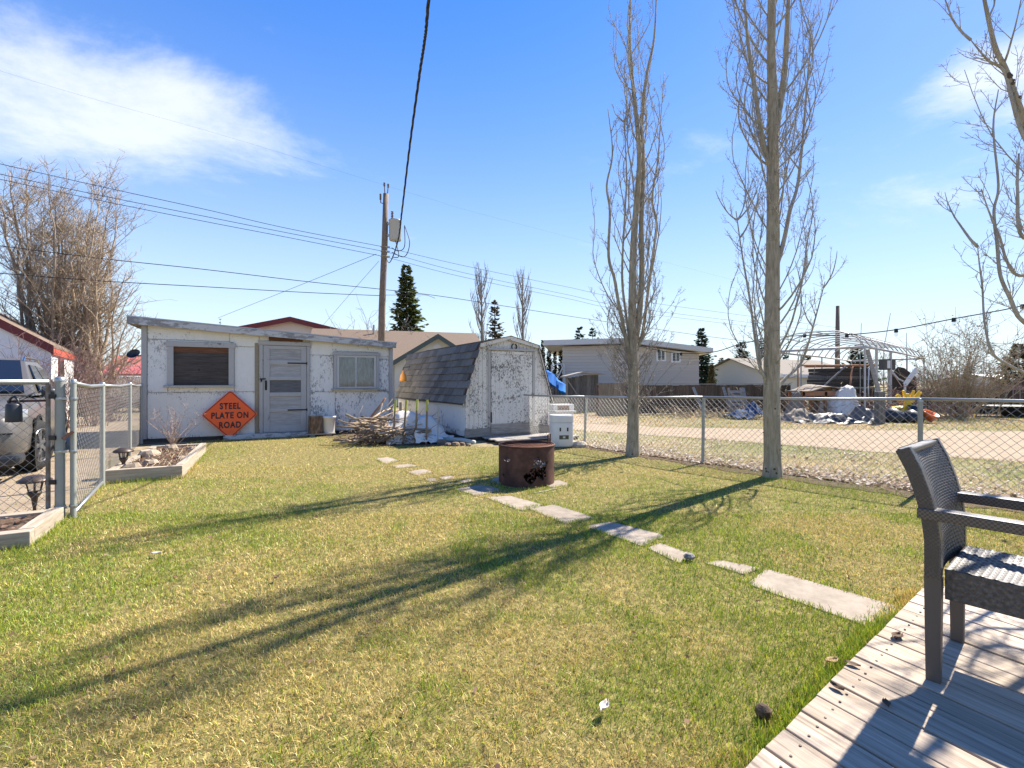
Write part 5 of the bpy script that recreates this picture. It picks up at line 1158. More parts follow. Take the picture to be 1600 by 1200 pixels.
# ------------------------------------------------------------------ brown plank fence, lean-to, leaning battens
def plank_fence(name, label, p0, p1, h, m, w=.14, seed=1, rails=2, gap=.004, posts=True, hv=.02, cap=False):
    f = T(name, label, 'fence', p0, math.atan2((p1-p0).y, (p1-p0).x)); L_ = (p1-p0).length; n = int(L_/w); r_ = random.Random(seed)
    ms = []
    for k in range(4):
        q = MB(); hh = h+r_.uniform(-hv, hv); q.box(gap/2, w-gap/2, 0, .018, .03, hh); ms.append(q.mesh('plank', M[m]))
    for i in range(n): link('plank', r_.choice(ms), f, loc=(i*w, r_.uniform(-.006,.006), r_.uniform(-.01,.01)), rot=(0, r_.uniform(-.006,.006), 0))
    for k in range(rails): z = h*(.25+.55*k); MB().box(0, L_, .024, .06, z, z+.08).build('rail', M[m], f)
    if cap: MB().box(-.02, L_, -.03, .05, h+.025, h+.055).build('cap_rail', M['oldwood'], f)
    if posts:
        for i in range(int(L_/2.4)+1): MB().box(i*2.4, i*2.4+.09, .062, .15, 0, h).build('post', M[m], f)
    return f
fb0 = P(934, 597, 18.2); fb0.z = 0; fb1 = P(1236, 597, 20.5); fb1.z = 0
plank_fence('plank_fence', 'long weathered brown plank fence in front of the grey house', fb0, fb1, 1.13, 'fencebrown', .145, 3, cap=True)
fq0 = P(936, 597, 17.2); fq0.z = 0; fq1 = P(979, 597, 17.9); fq1.z = 0
plank_fence('plank_fence', 'short pale brown fence panel standing before the brown plank fence', fq0, fq1, 1.20, 'stake', .14, 5, posts=False)
fq0 = P(858, 597, 23.0); fq0.z = 0; fq1 = P(890, 597, 22); fq1.z = 0
plank_fence('plank_fence', 'dark picket fence between the barn shed and lean-to', fq0, fq1, 1.05, 'fencegrey', .17, 6, gap=.05, posts=False)
lo = P(887, 597, 20.0); lo.z = 0; lt = T('lean_to', 'old grey plank lean-to with tilted roof beside the brown fence', 'lean-to', lo, R(4))
wq = S(50, 20.0)
for i in range(int(wq/.16)): MB().box(i*.16+.004, (i+1)*.16-.004, 0, .03, .0, 1.42+.12*min(1, i*.16/.6)).build('plank', M['fencegrey'], lt)
q = MB(); q.prism([(-.12,-.25,1.44),(.62,-.25,1.62),(1.5,-.25,1.55),(1.5,-.25,1.60),(.62,-.25,1.68),(-.12,-.25,1.50)], (0,1.4,0)); q.build('roof', M['oldwood'], lt)
q = MB(); q.beam((-.03,-.04,1.35),(.38,-.04,.75), .09, .04); q.build('brace', M['oldwood'], lt); q = MB(); q.box(-.08,.0,-.05,.03,0,1.45); q.build('post', M['oldwood_z'], lt)
o = P(866, 597, 22.0); o.z = 0; ux = Vector((1,0,0)); crumple('tarpaulin', (o.x+.25, o.y+.6), ux, Vector((0,1,0)), 1.5, 1.6, lambda u, v: 1.75-1.1*max(0,u-.12)**1.0-(0 if .1 < v < .9 else .5), M['tarpblue'], 'bright blue tarpaulin draped over a heap behind the barn shed', 'tarpaulin', 12, 24, .05)
q = MB(); q.box(.05,1.3,.1,1.1,0,.6); tag(q.build('crate', M['oldwood'], None, loc=(o.x-.4,o.y+.1,0)), 'grey crate under the blue tarpaulin', 'crate')
sw_ = T('swing_frame', 'pale swing frame standing before the cedar hedge', 'swing frame', P(862,597,24.5)*1.0, R(10)); sw_.location.z = 0; q = MB(); z_ = P(862,570,24.5).z; q.tube([(0,0,0),(0,0,z_),(.65,0,z_+.05)], .04, 6); q.tube([(.65,0,z_+.05),(.2,0,z_-.9)], .035, 6); q.tube([(.65,0,z_+.05),(.75,.3,0)], .035, 6); q.build('tube', M['offwhite'], sw_)
for i, (xa, ya_, xb, yb2, yy) in enumerate(((1083,605,1102,640,17.6),(1130,605,1145,641,17.8),(1161,606,1170,624,18.0))):
    b0 = P(xb, yb2, yy-.35); b0.z = 0; t0 = P(xa, ya_, yy+.2); q = MB(); q.beam(b0, t0, .09, .045, (0,1,0)); tag(q.build('batten', M['oldwood'], None), ('leftmost pale batten propped against the brown plank fence', 'middle pale batten propped against the brown plank fence', 'short pale batten propped on brown fence beside the blue tarp')[i], 'batten')
pt = P(1145, 640, 17.2); pt.z = 0; pal = T('pallet', 'pale slatted pallet leaning upright against the brown plank fence', 'pallet', pt, R(12)); 
for k in range(6): q = MB(); q.box(0,.55,0,.03,.12+k*.15,.22+k*.15); q.build('slat', M['oldwood'], pal, rot=(R(-12),0,0))
for x in (.0,.49): q = MB(); q.box(x,x+.06,.031,.09,.0,1.08); q.build('bearer', M['oldwood_z'], pal, rot=(R(-12),0,0))
bb = P(1164, 645, 16.6); bb.z = 0; crumple('tarpaulin', (bb.x, bb.y), Vector((.95,.3,0)), Vector((-.3,.95,0)), 1.25, .8, lambda u, v: .52*math.exp(-((u-.8)**2/.06+(v-.5)**2/.2))+.28*math.exp(-((u-.3)**2/.09+(v-.5)**2/.2)), M['blue'], 'dull blue tarpaulin bundle lying before the brown fence', 'tarpaulin', 15, 26, .08)

# ------------------------------------------------------------------ cluttered yard on the right
yo = P(1225, 597, 17.5); yo.z = 0
fra = T('shelter_frame', 'bare white tube frame of a garage shelter in the cluttered yard', 'shelter frame', yo, 0)
def L3(px, py, y): return P(px, py, y)-yo
SN, SL, SVv, SZ = Vector((11.1,15.3,0)), Vector((9.5,17.9,0)), Vector((8.3,7.6,0)), 2.36
def SP(t, s, z): return SN+(SL-SN)*s+SVv*t+Vector((0,0,z))-yo
for s in (0, 1):
    q = MB(); q.tube([SP(0,s,SZ), SP(.5,s,SZ+.03), SP(1,s,SZ)], .040, 8); q.build('side_rail', M['tubegrey'], fra, smooth=True)
for t in (0, 1): q = MB(); q.tube([SP(t,0,SZ), SP(t,1,SZ)], .040, 8); q.build('end_rail', M['tubegrey'], fra, smooth=True)
for i in range(13):                           # hoops over the shelter, flat topped with rounded shoulders
    t = i/12; pts = []
    for k in range(15):
        s = k/14; sh_ = min(1, (math.sin(math.pi*s)*1.35))**.45; pts.append(SP(t, s, SZ+.50*sh_+.10*math.sin(math.pi*s)))
    q = MB(); q.tube(pts, .021, 6); q.build('hoop', M['tubegrey'], fra, smooth=True)
for s, h in ((.14,.46),(.5,.61),(.86,.46)): q = MB(); q.tube([SP(0,s,SZ+h), SP(.5,s,SZ+h+.03), SP(1,s,SZ+h)], .016, 6); q.build('purlin', M['tubegrey'], fra, smooth=True)
for t, s in ((.0,0),(.14,0),(.34,0),(.62,0),(1,0),(.0,1),(.30,1),(.55,1),(1,1)):
    q = MB(); q.tube([SP(t,s,0), SP(t,s,SZ)], .042 if t in (.14,.34) else .028, 8); q.build('leg', M['tubegrey'], fra)
q = MB(); q.beam(L3(1355,546,15.8), L3(1373,612,15.6), .11, .06, (0,1,0)); q.build('brace', M['oldwood'], fra)
# dark timber stack with a rusty rail frame
o = P(1290, 597, 19.0); o.z = 0; tk = T('timber_stack', 'stack of dark horizontal planks under a rusty rail frame', 'timber stack', o, R(4)); wq = S(84, 19.0)
r_ = random.Random(9)
for k in range(9):
    z = .50+k*.145; x0 = .02*k+r_.uniform(-.03,.03); q = MB(); q.box(x0, wq-.015*k+r_.uniform(-.05,.05), r_.uniform(0,.06), 1.2, z, z+.132); q.build('plank', M['skid' if k % 3 else 'fencegrey'], tk, bevel=.006)
for x in (.1, wq*.5, wq-.2): MB().box(x, x+.12, .05, 1.1, 0, .49).build('bearer', M['skid'], tk)
q = MB(); zt_ = .50+9*.145+.03; q.tube([(-1.2,-.1,zt_+.06),(wq+.0,-.1,zt_+.07)], .035, 7); q.tube([(-.5,.5,zt_+.03),(wq*.95,.4,zt_+.05)], .035, 7); q.tube([(-1.2,-.1,zt_+.06),(-1.2,-.1,0)], .03, 6); q.build('rusty_rail', M['redplank'], tk)
q = MB(); q.tube([(1.0,-.14,zt_+.02),(.75,-.3,1.0),(.1,-.5,.62)], .03, 7); q.build('strap', M['redplank'], tk, smooth=True); q = MB(); q.tube([(1.68,-.14,zt_),(1.55,-.25,1.2),(1.52,-.3,.6)], .022, 7); q.build('hose', M['white'], tk, smooth=True)
q = MB(); q.tube([(.7,-.16,zt_+.04),(-.35,-.3,1.05)], .03, 7); q.build('prop', M['oldwood'], tk)
MB().box(-.05, wq+.05, -.06, -.02, 1.0, 1.06).build('batten', M['galv'], tk)
# tarpaulins and heaps
def heap(px, py, y, w, d, h, m, lab, seed, fold=.08, yaw=0):
    o_ = P(px, py, y); ux_ = Vector((math.cos(yaw), math.sin(yaw), 0)); uy_ = Vector((-ux_.y, ux_.x, 0))
    r1, r2 = random.Random(seed).uniform(.3,.7), random.Random(seed+1).uniform(.3,.7)
    return crumple('tarpaulin', (o_.x, o_.y), ux_, uy_, w, d, lambda u, v: h*(math.exp(-((u-r1)**2/.07+(v-.5)**2/.09))+.6*math.exp(-((u-(1-r1)*1.2)**2/.03+(v-r2)**2/.06)))*min(1, 9*min(u,1-u,v,1-v)+.05), M[m], lab, 'tarpaulin', seed, 40, fold)
heap(1250, 655, 15.6, 1.5, 1.1, .38, 'tarpdirty', 'mud stained canvas heap at the left end of the cluttered yard', 21, .11)
heap(1280, 660, 15.2, 1.7, .9, .26, 'tarpgrey', 'flat grey tarpaulin crumpled on the ground before timber stack', 22, .10)
heap(1345, 655, 15.3, 1.3, .9, .46, 'tarpgrey', 'humped grey tarpaulin left of the wooden fence post', 23, .10)
heap(1300, 668, 14.9, 2.3, .8, .14, 'darkplastic', 'black plastic sheeting lying along the bank of the cluttered yard', 24, .09)
heap(1243, 645, 16.4, 1.0, .8, .75, 'tarpdirty', 'tan canvas draped like a tent behind the canvas heap', 25, .06)
o_ = P(1322, 640, 16.2)
crumple('tarpaulin', (o_.x, o_.y+.2), Vector((1,0,0)), Vector((0,1,0)), 1.05, 1.0, lambda u, v: (1.02-.75*max(0,.45-u)*1.9-.9*max(0,u-.75))*min(1, 7*min(u,1-u)+.1)*(min(1, 2.6*v+.1)), M['tarp'], 'grey white tarpaulin draped over a heap below the timber stack', 'tarpaulin', 26, 40, .10)
tb_ = T('table', 'canvas topped trestle table in the cluttered yard, sagging top', 'table', P(1278,597,16.9)*1.0, 0); tb_.location.z = 0
q = MB(); q.grid(lambda u, v: ((u-.5)*1.75, (v-.5)*1.0, 1.02-.10*math.sin(3.4*u*2+v)*.6+.04*v-.06*math.cos(7*u)), 24, 8); oo = q.build('top', M['tarpdirty'], tb_, smooth=True); so = oo.modifiers.new('solid','SOLIDIFY'); so.thickness = .03
for x in (-.75,.0,.72):
    for y in (-.4,.4): MB().box(x-.04,x+.04,y-.04,y+.04,0,.92).build('leg', M['redplank'], tb_)
MB().box(-.8,.8,-.44,-.41,.78,.95).build('apron', M['redplank'], tb_)
b0 = P(1374.5, 665, 14.6); b0.z = 0; q = MB(); q.box(-.10,.10,-.10,.10,0,.96); tag(q.build('wooden_post', M['fencegrey'], None, loc=b0, bevel=.01), 'thick grey wooden post standing in front of the cluttered yard', 'post')
ht = T('water_heater', 'small dark box heater on a pole at the shelter frame', 'heater', P(1388,597,18)*1.0, 0); ht.location.z = 0
z_ = P(1388,578,18).z; q = MB(); q.box(-.26,.16,-.15,.15,z_,z_+.40); q.build('body', M['fencegrey'], ht, bevel=.02); q = MB(); q.box(-.16,-.05,-.165,-.152,z_+.06,z_+.34); q.build('panel', M['white'], ht); q = MB(); q.tube([(0,0,0),(0,0,z_)], .03, 6); q.build('pole', M['galv'], ht)
o_ = P(1410, 597, 18.5); sb2 = T('dish_panel', 'dark pointed plywood panel standing behind the shelter legs', 'panel', (o_.x-.05,o_.y,0), R(-5)); q = MB(); zz = lambda py: P(1400,py,18.5).z
q.prism([(-.42,0,0),(.55,0,0),(.55,0,zz(590)),(.12,0,zz(575)),(-.1,0,zz(573)),(-.42,0,zz(592))], (0,.05,0)); q.build('board', M['board_dark'], sb2)
q = MB(); q.tube([P(1393,580,18.3), P(1404,592,18.3), P(1412,596,18.2)], .03, 6); tag(q.build('hose', M['white'], None, smooth=True), 'pale bent tube across the dark pointed panel', 'tube')
q = MB(); b0 = P(1414,601,17.2); q.beam(b0, P(1432,577,17.2), .14, .05, (0,1,0)); q.beam(Vector((b0.x,b0.y,0)), b0+Vector((0,0,.03)), .05, .05, (0,1,0)); tag(q.build('white_plank', M['white'], None), 'slanted bright white plank beside the right shelter leg', 'plank')
def brushheap(px, py, y, w, h, n, lab, m, seed):
    r_ = random.Random(seed); o_ = P(px, py, y); o_.z = 0; q = MB()
    for i in range(n):
        a = r_.uniform(0,6.28); c = Vector((r_.gauss(0,w*.33), r_.gauss(0,w*.22), abs(r_.gauss(0,h*.45)))); d = Vector((math.cos(a), math.sin(a), r_.gauss(.1,.5)))*r_.uniform(.15,.55)
        q.tube([c-d*.5+Vector((0,0,max(0,d.z*.5-c.z))), c+Vector((0,0,.05)), c+d*.5], [.014,.011,.005], 3, False)
    tag(q.build('brush', M[m], None, loc=o_), lab, 'brush', kind='stuff')
brushheap(1400, 650, 16.3, 2.0, 1.0, 420, 'dead brush heaped around the yellow plastic pieces', 'bushbrown', 31)
brushheap(1262, 640, 17.2, 2.8, 1.0, 520, 'dead brush and scraps behind the canvas heaps', 'stickA', 32)
brushheap(1090, 645, 17.4, 3.0, .35, 220, 'dead weeds along the foot of the brown fence', 'straw', 33)
ty = T('plastic_playset', 'broken yellow plastic playset pieces sticking out of the brush', 'plastic pieces', P(1420,597,15.4)*1.0, 0); ty.location.z = 0
def TY(px, py, y=15.4): p = P(px, py, y); return p-Vector((ty.location.x, ty.location.y, 0))
for (a, b, w) in (((1417,632),(1418,615),.18),((1420,630),(1428,610),.12),((1424,628),(1437,611),.10),((1416,625),(1411,610),.10),((1430,622),(1440,613),.08)):
    q = MB(); q.beam(TY(*a), TY(*b), w, .08, (0,1,0), 0, w*.6, .06); q.build('arm', M['yellow'], ty, bevel=.015)
q = MB(); q.beam(TY(1401,617), TY(1408,625), .12, .09, (0,1,0)); q.beam(TY(1414,648), TY(1419,630), .20, .12, (0,1,0)); q.build('panel', M['yellow'], ty, bevel=.02)
q = MB(); q.lathe([(0,0),(.30,.02),(.26,.45),(0,.5)], 14); q.build('base', M['yellow'], ty, loc=(TY(1417,640).x,.25,0))
b0 = P(1432, 657, 15.2); b0.z = 0; q = MB(); q.lathe([(0,0),(.17,0),(.20,.5),(.21,.52),(.18,.53),(.16,.05),(0,.04)], 18); tag(q.build('barrel', M['blue'], None, loc=b0, smooth=True), 'blue plastic tub below the yellow playset pieces', 'tub')
b0 = G(1452, 661); q = MB(); q.lathe([(0,0),(.15,.01),(.21,.22),(.23,.24),(.21,.25),(.14,.04),(0,.03)], 18); oo = q.build('tub', M['orangeplastic'], None, loc=b0+Vector((0,.1,.10)), rot=(R(28),R(14),0), smooth=True); tag(oo, 'tipped orange plastic basin on the bank right of the fence post', 'basin')
for i, (px, py, y, s, lab) in enumerate(((1395,655,15.2,.32,'black sack left of the black drum by the playset'),(1424,657,15.0,.28,'black sack in front of the blue tub'))):
    b0 = P(px,py,y); b0.z = 0; q = MB(); r_ = random.Random(i); q.lathe([(0,0),(s,.02),(s*1.15,s*.5),(s*.8,s*1.1),(s*.25,s*1.4),(0,s*1.45)], 14); q.v = [(a*r_.uniform(.85,1.1), b*r_.uniform(.85,1.1), c) for a,b,c in q.v]; tag(q.build('sack', M['darkplastic'], None, loc=b0, smooth=True), lab, 'sack')
q = MB(); q.lathe([(0,0),(.1,.01),(.12,.08),(.06,.14),(0,.15)], 10, sx=1.7); tag(q.build('bag', M['yellow'], None, loc=G(1364,654)), 'small orange yellow bag beside the thick grey post', 'bag')
b0 = G(1585, 651); q = MB(); q.lathe([(0,.25),(.5,.27),(.75,.36),(.8,.4),(.6,.38),(0,.33)], 16, sx=1.6); q.lathe([(0,0),(.35,0),(.4,.25)], 12); tag(q.build('boat', M['darkplastic'], None, loc=b0, smooth=True), 'dark upturned hull lying before the picket fence at right', 'boat')
# long picket fence on the right with pale uprights
p0, p1 = P(1438, 597, 20.5), P(1660, 597, 18.0); p0.z = p1.z = 0
pkf = T('picket_fence', 'dark fence with pale uprights under the bare lilac at right', 'fence', p0, math.atan2((p1-p0).y, (p1-p0).x)); Lp = (p1-p0).length
q = MB(); n = int(Lp/.2)
for i in range(n): q = MB(); q.box(i*.2, i*.2+.19, 0, .02, 0, .95); q.build('plank', M['fencebrown'], pkf)
for i in range(int(Lp/.19)): MB().box(i*.19+.07, i*.19+.10, -.035, -.012, .0, 1.0+.05*math.sin(i*3)).build('upright', M['oldwood_z'], pkf)
MB().box(0, Lp, .022, .06, .75, .83).build('rail', M['fencebrown'], pkf)
# antenna masts
for a, b, y, lab in (((1381,545),(1391.5,489),19,'thin leaning antenna mast with hooked tip above shelter frame'),((1344,548),(1346,505),19,'thin upright whip antenna above the shelter frame'),((1416.5,560),(1416.5,520),19.5,'thinnest upright mast right of the leaning antenna')):
    p0 = P(*a, y); p1 = P(*b, y); q = MB(); q.tube([(p0.x,p0.y,0), p0, p1], [.02,.015,.010], 5); tag(q.build('antenna_mast', M['galv'], None), lab, 'antenna')
# ------------------------------------------------------------------ utility pole, transformer, lines
def smooth_path(pts, k=8):
    pts = [Vector(p) for p in pts]; pts = [pts[0]*2-pts[1]]+pts+[pts[-1]*2-pts[-2]]; out = []
    for i in range(1, len(pts)-2):
        a, b, c, d = pts[i-1:i+3]
        for j in range(k):
            t = j/k; out.append(.5*((2*b)+(c-a)*t+(2*a-5*b+4*c-d)*t*t+(3*b-a-3*c+d)*t**3))
    out.append(pts[-2]); return out
YP = 21.7
pb = P(594, 597, YP); pb.z = 0; ptop = P(603, 303, YP)
up = T('utility_pole', 'wooden utility pole with grey transformer behind the long shed', 'utility pole', pb)
def U(px, py, y=YP): return P(px, py, y)-pb
q = MB(); q.tube([(0,0,0), U(597,480), U(601,380), U(603,303)], [.165,.15,.135,.12], 14); q.build('pole', M['polewood'], up, smooth=True)
tb = U(617.5, 376); s_ = S(1, YP); th_ = S(33, YP)
q = MB(); r_ = S(9.5, YP); q.lathe([(0,0),(r_*.9,0),(r_,.05),(r_,th_*.9),(r_*1.05,th_*.91),(r_*1.05,th_*.96),(r_*.5,th_*1.02),(0,th_*1.03)], 20); tf = q.build('transformer', M['paintgrey'], up, smooth=True, loc=tb-Vector((0,.0,0)))
q = MB()
for k in range(5): q.lathe([(.03,th_*1.02+k*.07),(.07,th_*1.02+k*.07+.02),(.03,th_*1.02+k*.07+.05)], 8, (-.12,-.05,0))
q.build('bushing', M['porcelain'], tf); q = MB()
for x in (.12,.2,.26): q.lathe([(0,0),(.035,0),(.035,.09),(0,.09)], 8, (x,-.14,th_*.78))
q.build('terminal', M['galv'], tf); q = MB(); q.box(-r_-.12,-r_+.06,-.05,.05,th_*.2,th_*.3); q.box(-r_-.12,-r_+.06,-.05,.05,th_*.75,th_*.85); q.build('mounting_bracket', M['galv'], tf)
for dx, y1 in ((-2.5,289),(3.5,291)):
    q = MB(); q.tube([U(603+dx*.6,306), U(603+dx,y1)], .022, 6); a = U(603+dx, y1)
    for k in range(3): q.lathe([(.02,0),(.055,.02),(.02,.05)], 8, (a.x,a.y,a.z-.06+k*.06))
    q.build('insulator', M['porcelain'], up)
q = MB(); q.tube([U(594.5,305), U(595,317), U(600,318)], .025, 6); q.tube([U(594.5,303), U(594.5,312)], .045, 6); q.build('fuse_cutout', M['porcelain'], up)
q = MB(); q.tube(smooth_path([U(632,352), U(632,385), U(622,392), U(612,387)]), .018, 5); q.tube(smooth_path([U(633,354), U(640,380), U(632,401), U(612,394)]), .018, 5); q.tube(smooth_path([U(618,376), U(623,400), U(613,402)]), .018, 5); q.build('drop_lead', M['cable'], up)
q = MB()
for y1 in (386,393,401): a = U(601,y1); q.lathe([(.16,-.02),(.19,0),(.16,.02)], 12, (a.x,a.y,a.z)); q.box(a.x+.12,a.x+.24,a.y-.03,a.y+.03,a.z-.03,a.z+.03)
q.build('line_bracket', M['galv'], up)
Wd = Vector((math.cos(R(28)), math.sin(R(28)), 0)); p0_ = P(600, 597, YP)
def wl(px, py):                               # point of a line that runs along the alley through the pole
    d = ray(px, py); n_ = Vector((-Wd.y, Wd.x, 0)); t = (p0_.dot(n_))/d.dot(n_); return Vector((d.x*t, d.y*t, HC+d.z*t))
def wire(name, pts, r, label, m='cable', grp=None, cat='power line', k=8):
    q = MB(); q.tube(smooth_path(pts, k), r, 5, True); o = q.build(name, M[m], None, smooth=True); return tag(o, label, cat, grp)
far_pole_x = 1309
for i, (l, rr) in enumerate((([(-60,242),(0,256),(160,292),(320,327),(450,357),(601,386)],[(601,386),(720,414),(880,447),(1010,472),(1309,512)]),
                             ([(-60,258),(0,272),(160,306),(320,338),(450,364),(601,393)],[(601,393),(720,425),(880,459),(1010,484),(1309,520)]),
                             ([(-60,266),(0,280),(160,314),(320,346),(450,371),(601,401)],[(601,401),(720,432),(880,465),(1010,490),(1309,526)]))):
    nm = ('upper','middle','lower')[i]
    wire('power_line', [wl(*p) for p in l], .011, f'{nm} of three close power lines left of the utility pole')
    wire('power_line', [wl(*p) for p in rr], .009, f'{nm} of three close power lines right of the utility pole')
wire('phone_line', [wl(*p) for p in ((-60,376),(0,384),(160,404),(320,421),(480,440),(597,452),(690,463),(800,480),(950,503),(1140,530),(1309,548))], .014, 'thicker phone line crossing behind the spruce at mid height of the pole', cat='phone line')
wire('phone_line', [wl(*p) for p in ((-60,423),(0,427),(160,439),(320,448),(480,457),(596,462))], .014, 'lowest thick phone line ending at the pole from the left', cat='phone line')
wire('phone_line', [wl(*p) for p in ((598,461),(640,461),(665,461),(680,466))], .010, 'short sagging cable end right of the pole at the spruce', cat='phone line')
wire('power_line', [wl(*p) for p in ((-60,92),(120,147),(360,215),(603,290))], .0022, 'single faint high wire from upper left to the pole top')
wire('power_line', [wl(*p) for p in ((606,291),(690,316),(800,347),(1309,480))], .0022, 'single faint high wire from the pole top to the right')
wire('guy_wire', [wl(588,397), P(480,441,24), P(340,497,31)], .010, 'thin service wire sloping down left from the pole to the maroon gabled house', cat='service wire')
wire('guy_wire', [wl(592,408), P(555,450,24), P(505,508,28)], .008, 'thin service wire dropping steeply from pole to the brown roof', cat='service wire')
pts = [P(611,405,YP-.2), P(612,405,11.3)*1.0, P(622,375,8.3), P(628,330,7.19), P(640,230,5.65), P(655,120,4.47), P(663,67,4.0), P(668,20,3.65), P(690,-260,2.4)]
pts[0] = P(603,402,YP-.15); pts.insert(1, P(607,410,16.0))
sd = T('service_drop', 'thick black twisted service cable hanging down from above to the pole', 'service cable', (0,0,0))
path_ = smooth_path(pts, 14)
for ph in (0, 2.1, 4.2):
    q = MB(); tw = []
    for i, p_ in enumerate(path_):
        a = i*.9+ph; rr = .007; tw.append(p_+Vector((math.cos(a)*rr, 0, math.sin(a)*rr)))
    q.tube(tw, .0075, 5); q.build('strand', M['cable'], sd, smooth=True)
# the next pole down the alley
q = MB(); b0 = wl(1308,597); b0.z = 0; tpn = wl(1309,478); q.tube([b0, b0.lerp(tpn,.5), tpn], [.20,.17,.13], 10); q2 = q.build('pole', M['polewood'], None, smooth=True); tag(q2, 'distant plain wooden utility pole behind the shelter frame', 'utility pole')

# ------------------------------------------------------------------ trees
def grow(rn, p, d, L_, n, wob, upb, curl=0, out=None):
    pts = [Vector(p)]; d = Vector(d).normalized(); cv = Vector((rn.uniform(-1,1), rn.uniform(-1,1), 0))*curl; ph = rn.uniform(0,6)
    for i in range(n):
        d = d+Vector((rn.gauss(0,wob), rn.gauss(0,wob), rn.gauss(0,wob*.5)+upb))+cv*math.sin(i*1.15+ph)
        d.normalize(); pts.append(pts[-1]+d*(L_/n))
    return pts
def taper(r0, r1, n): return [max(.0016, r0+(r1-r0)*(i/n)**.9) for i in range(n+1)]
TW = [1.0]
def twigs(q, rn, pts, rads, n, L_, lvl, spur=True, upb=.12, wob=.13):
    m = len(pts)-1; sc_ = TW[0]
    for i in range(n):
        t = rn.uniform(.12,.98); k = min(int(t*m), m-1); f = t*m-k; p = pts[k].lerp(pts[k+1], f); d = (pts[k+1]-pts[k]).normalized()
        a = rn.uniform(0,6.283); sd_ = Vector((math.cos(a), math.sin(a), rn.uniform(-.1,.3))); sd_ = (sd_-d*sd_.dot(d)).normalized()
        dd = d*rn.uniform(.55,1.0)+sd_*rn.uniform(.45,.9); ll = L_*rn.uniform(.4,1.15)*(1-.35*t); ns = 5 if lvl > 0 else 3
        r0 = min(rads[k]*.55, (.007 if lvl > 0 else .0038)*sc_); pp = grow(rn, p, dd, ll, ns, wob, upb); rr = taper(r0, .0019*sc_, ns); q.tube(pp, rr, 4 if lvl > 0 else 3, False)
        if lvl > 0: twigs(q, rn, pp, rr, int(2+ll*7), ll*.42, lvl-1, spur, upb, wob)
        if spur:
            for j in range(int(2+ll*9)):
                t2 = rn.random()*ns; k2 = min(int(t2), ns-1); p2 = pp[k2].lerp(pp[k2+1], t2-k2); s2 = Vector((rn.gauss(0,1), rn.gauss(0,1), rn.gauss(.3,.6))).normalized()*rn.uniform(.012,.05); q.tube([p2, p2+s2], [.0024*sc_,.0015*sc_], 3, False)
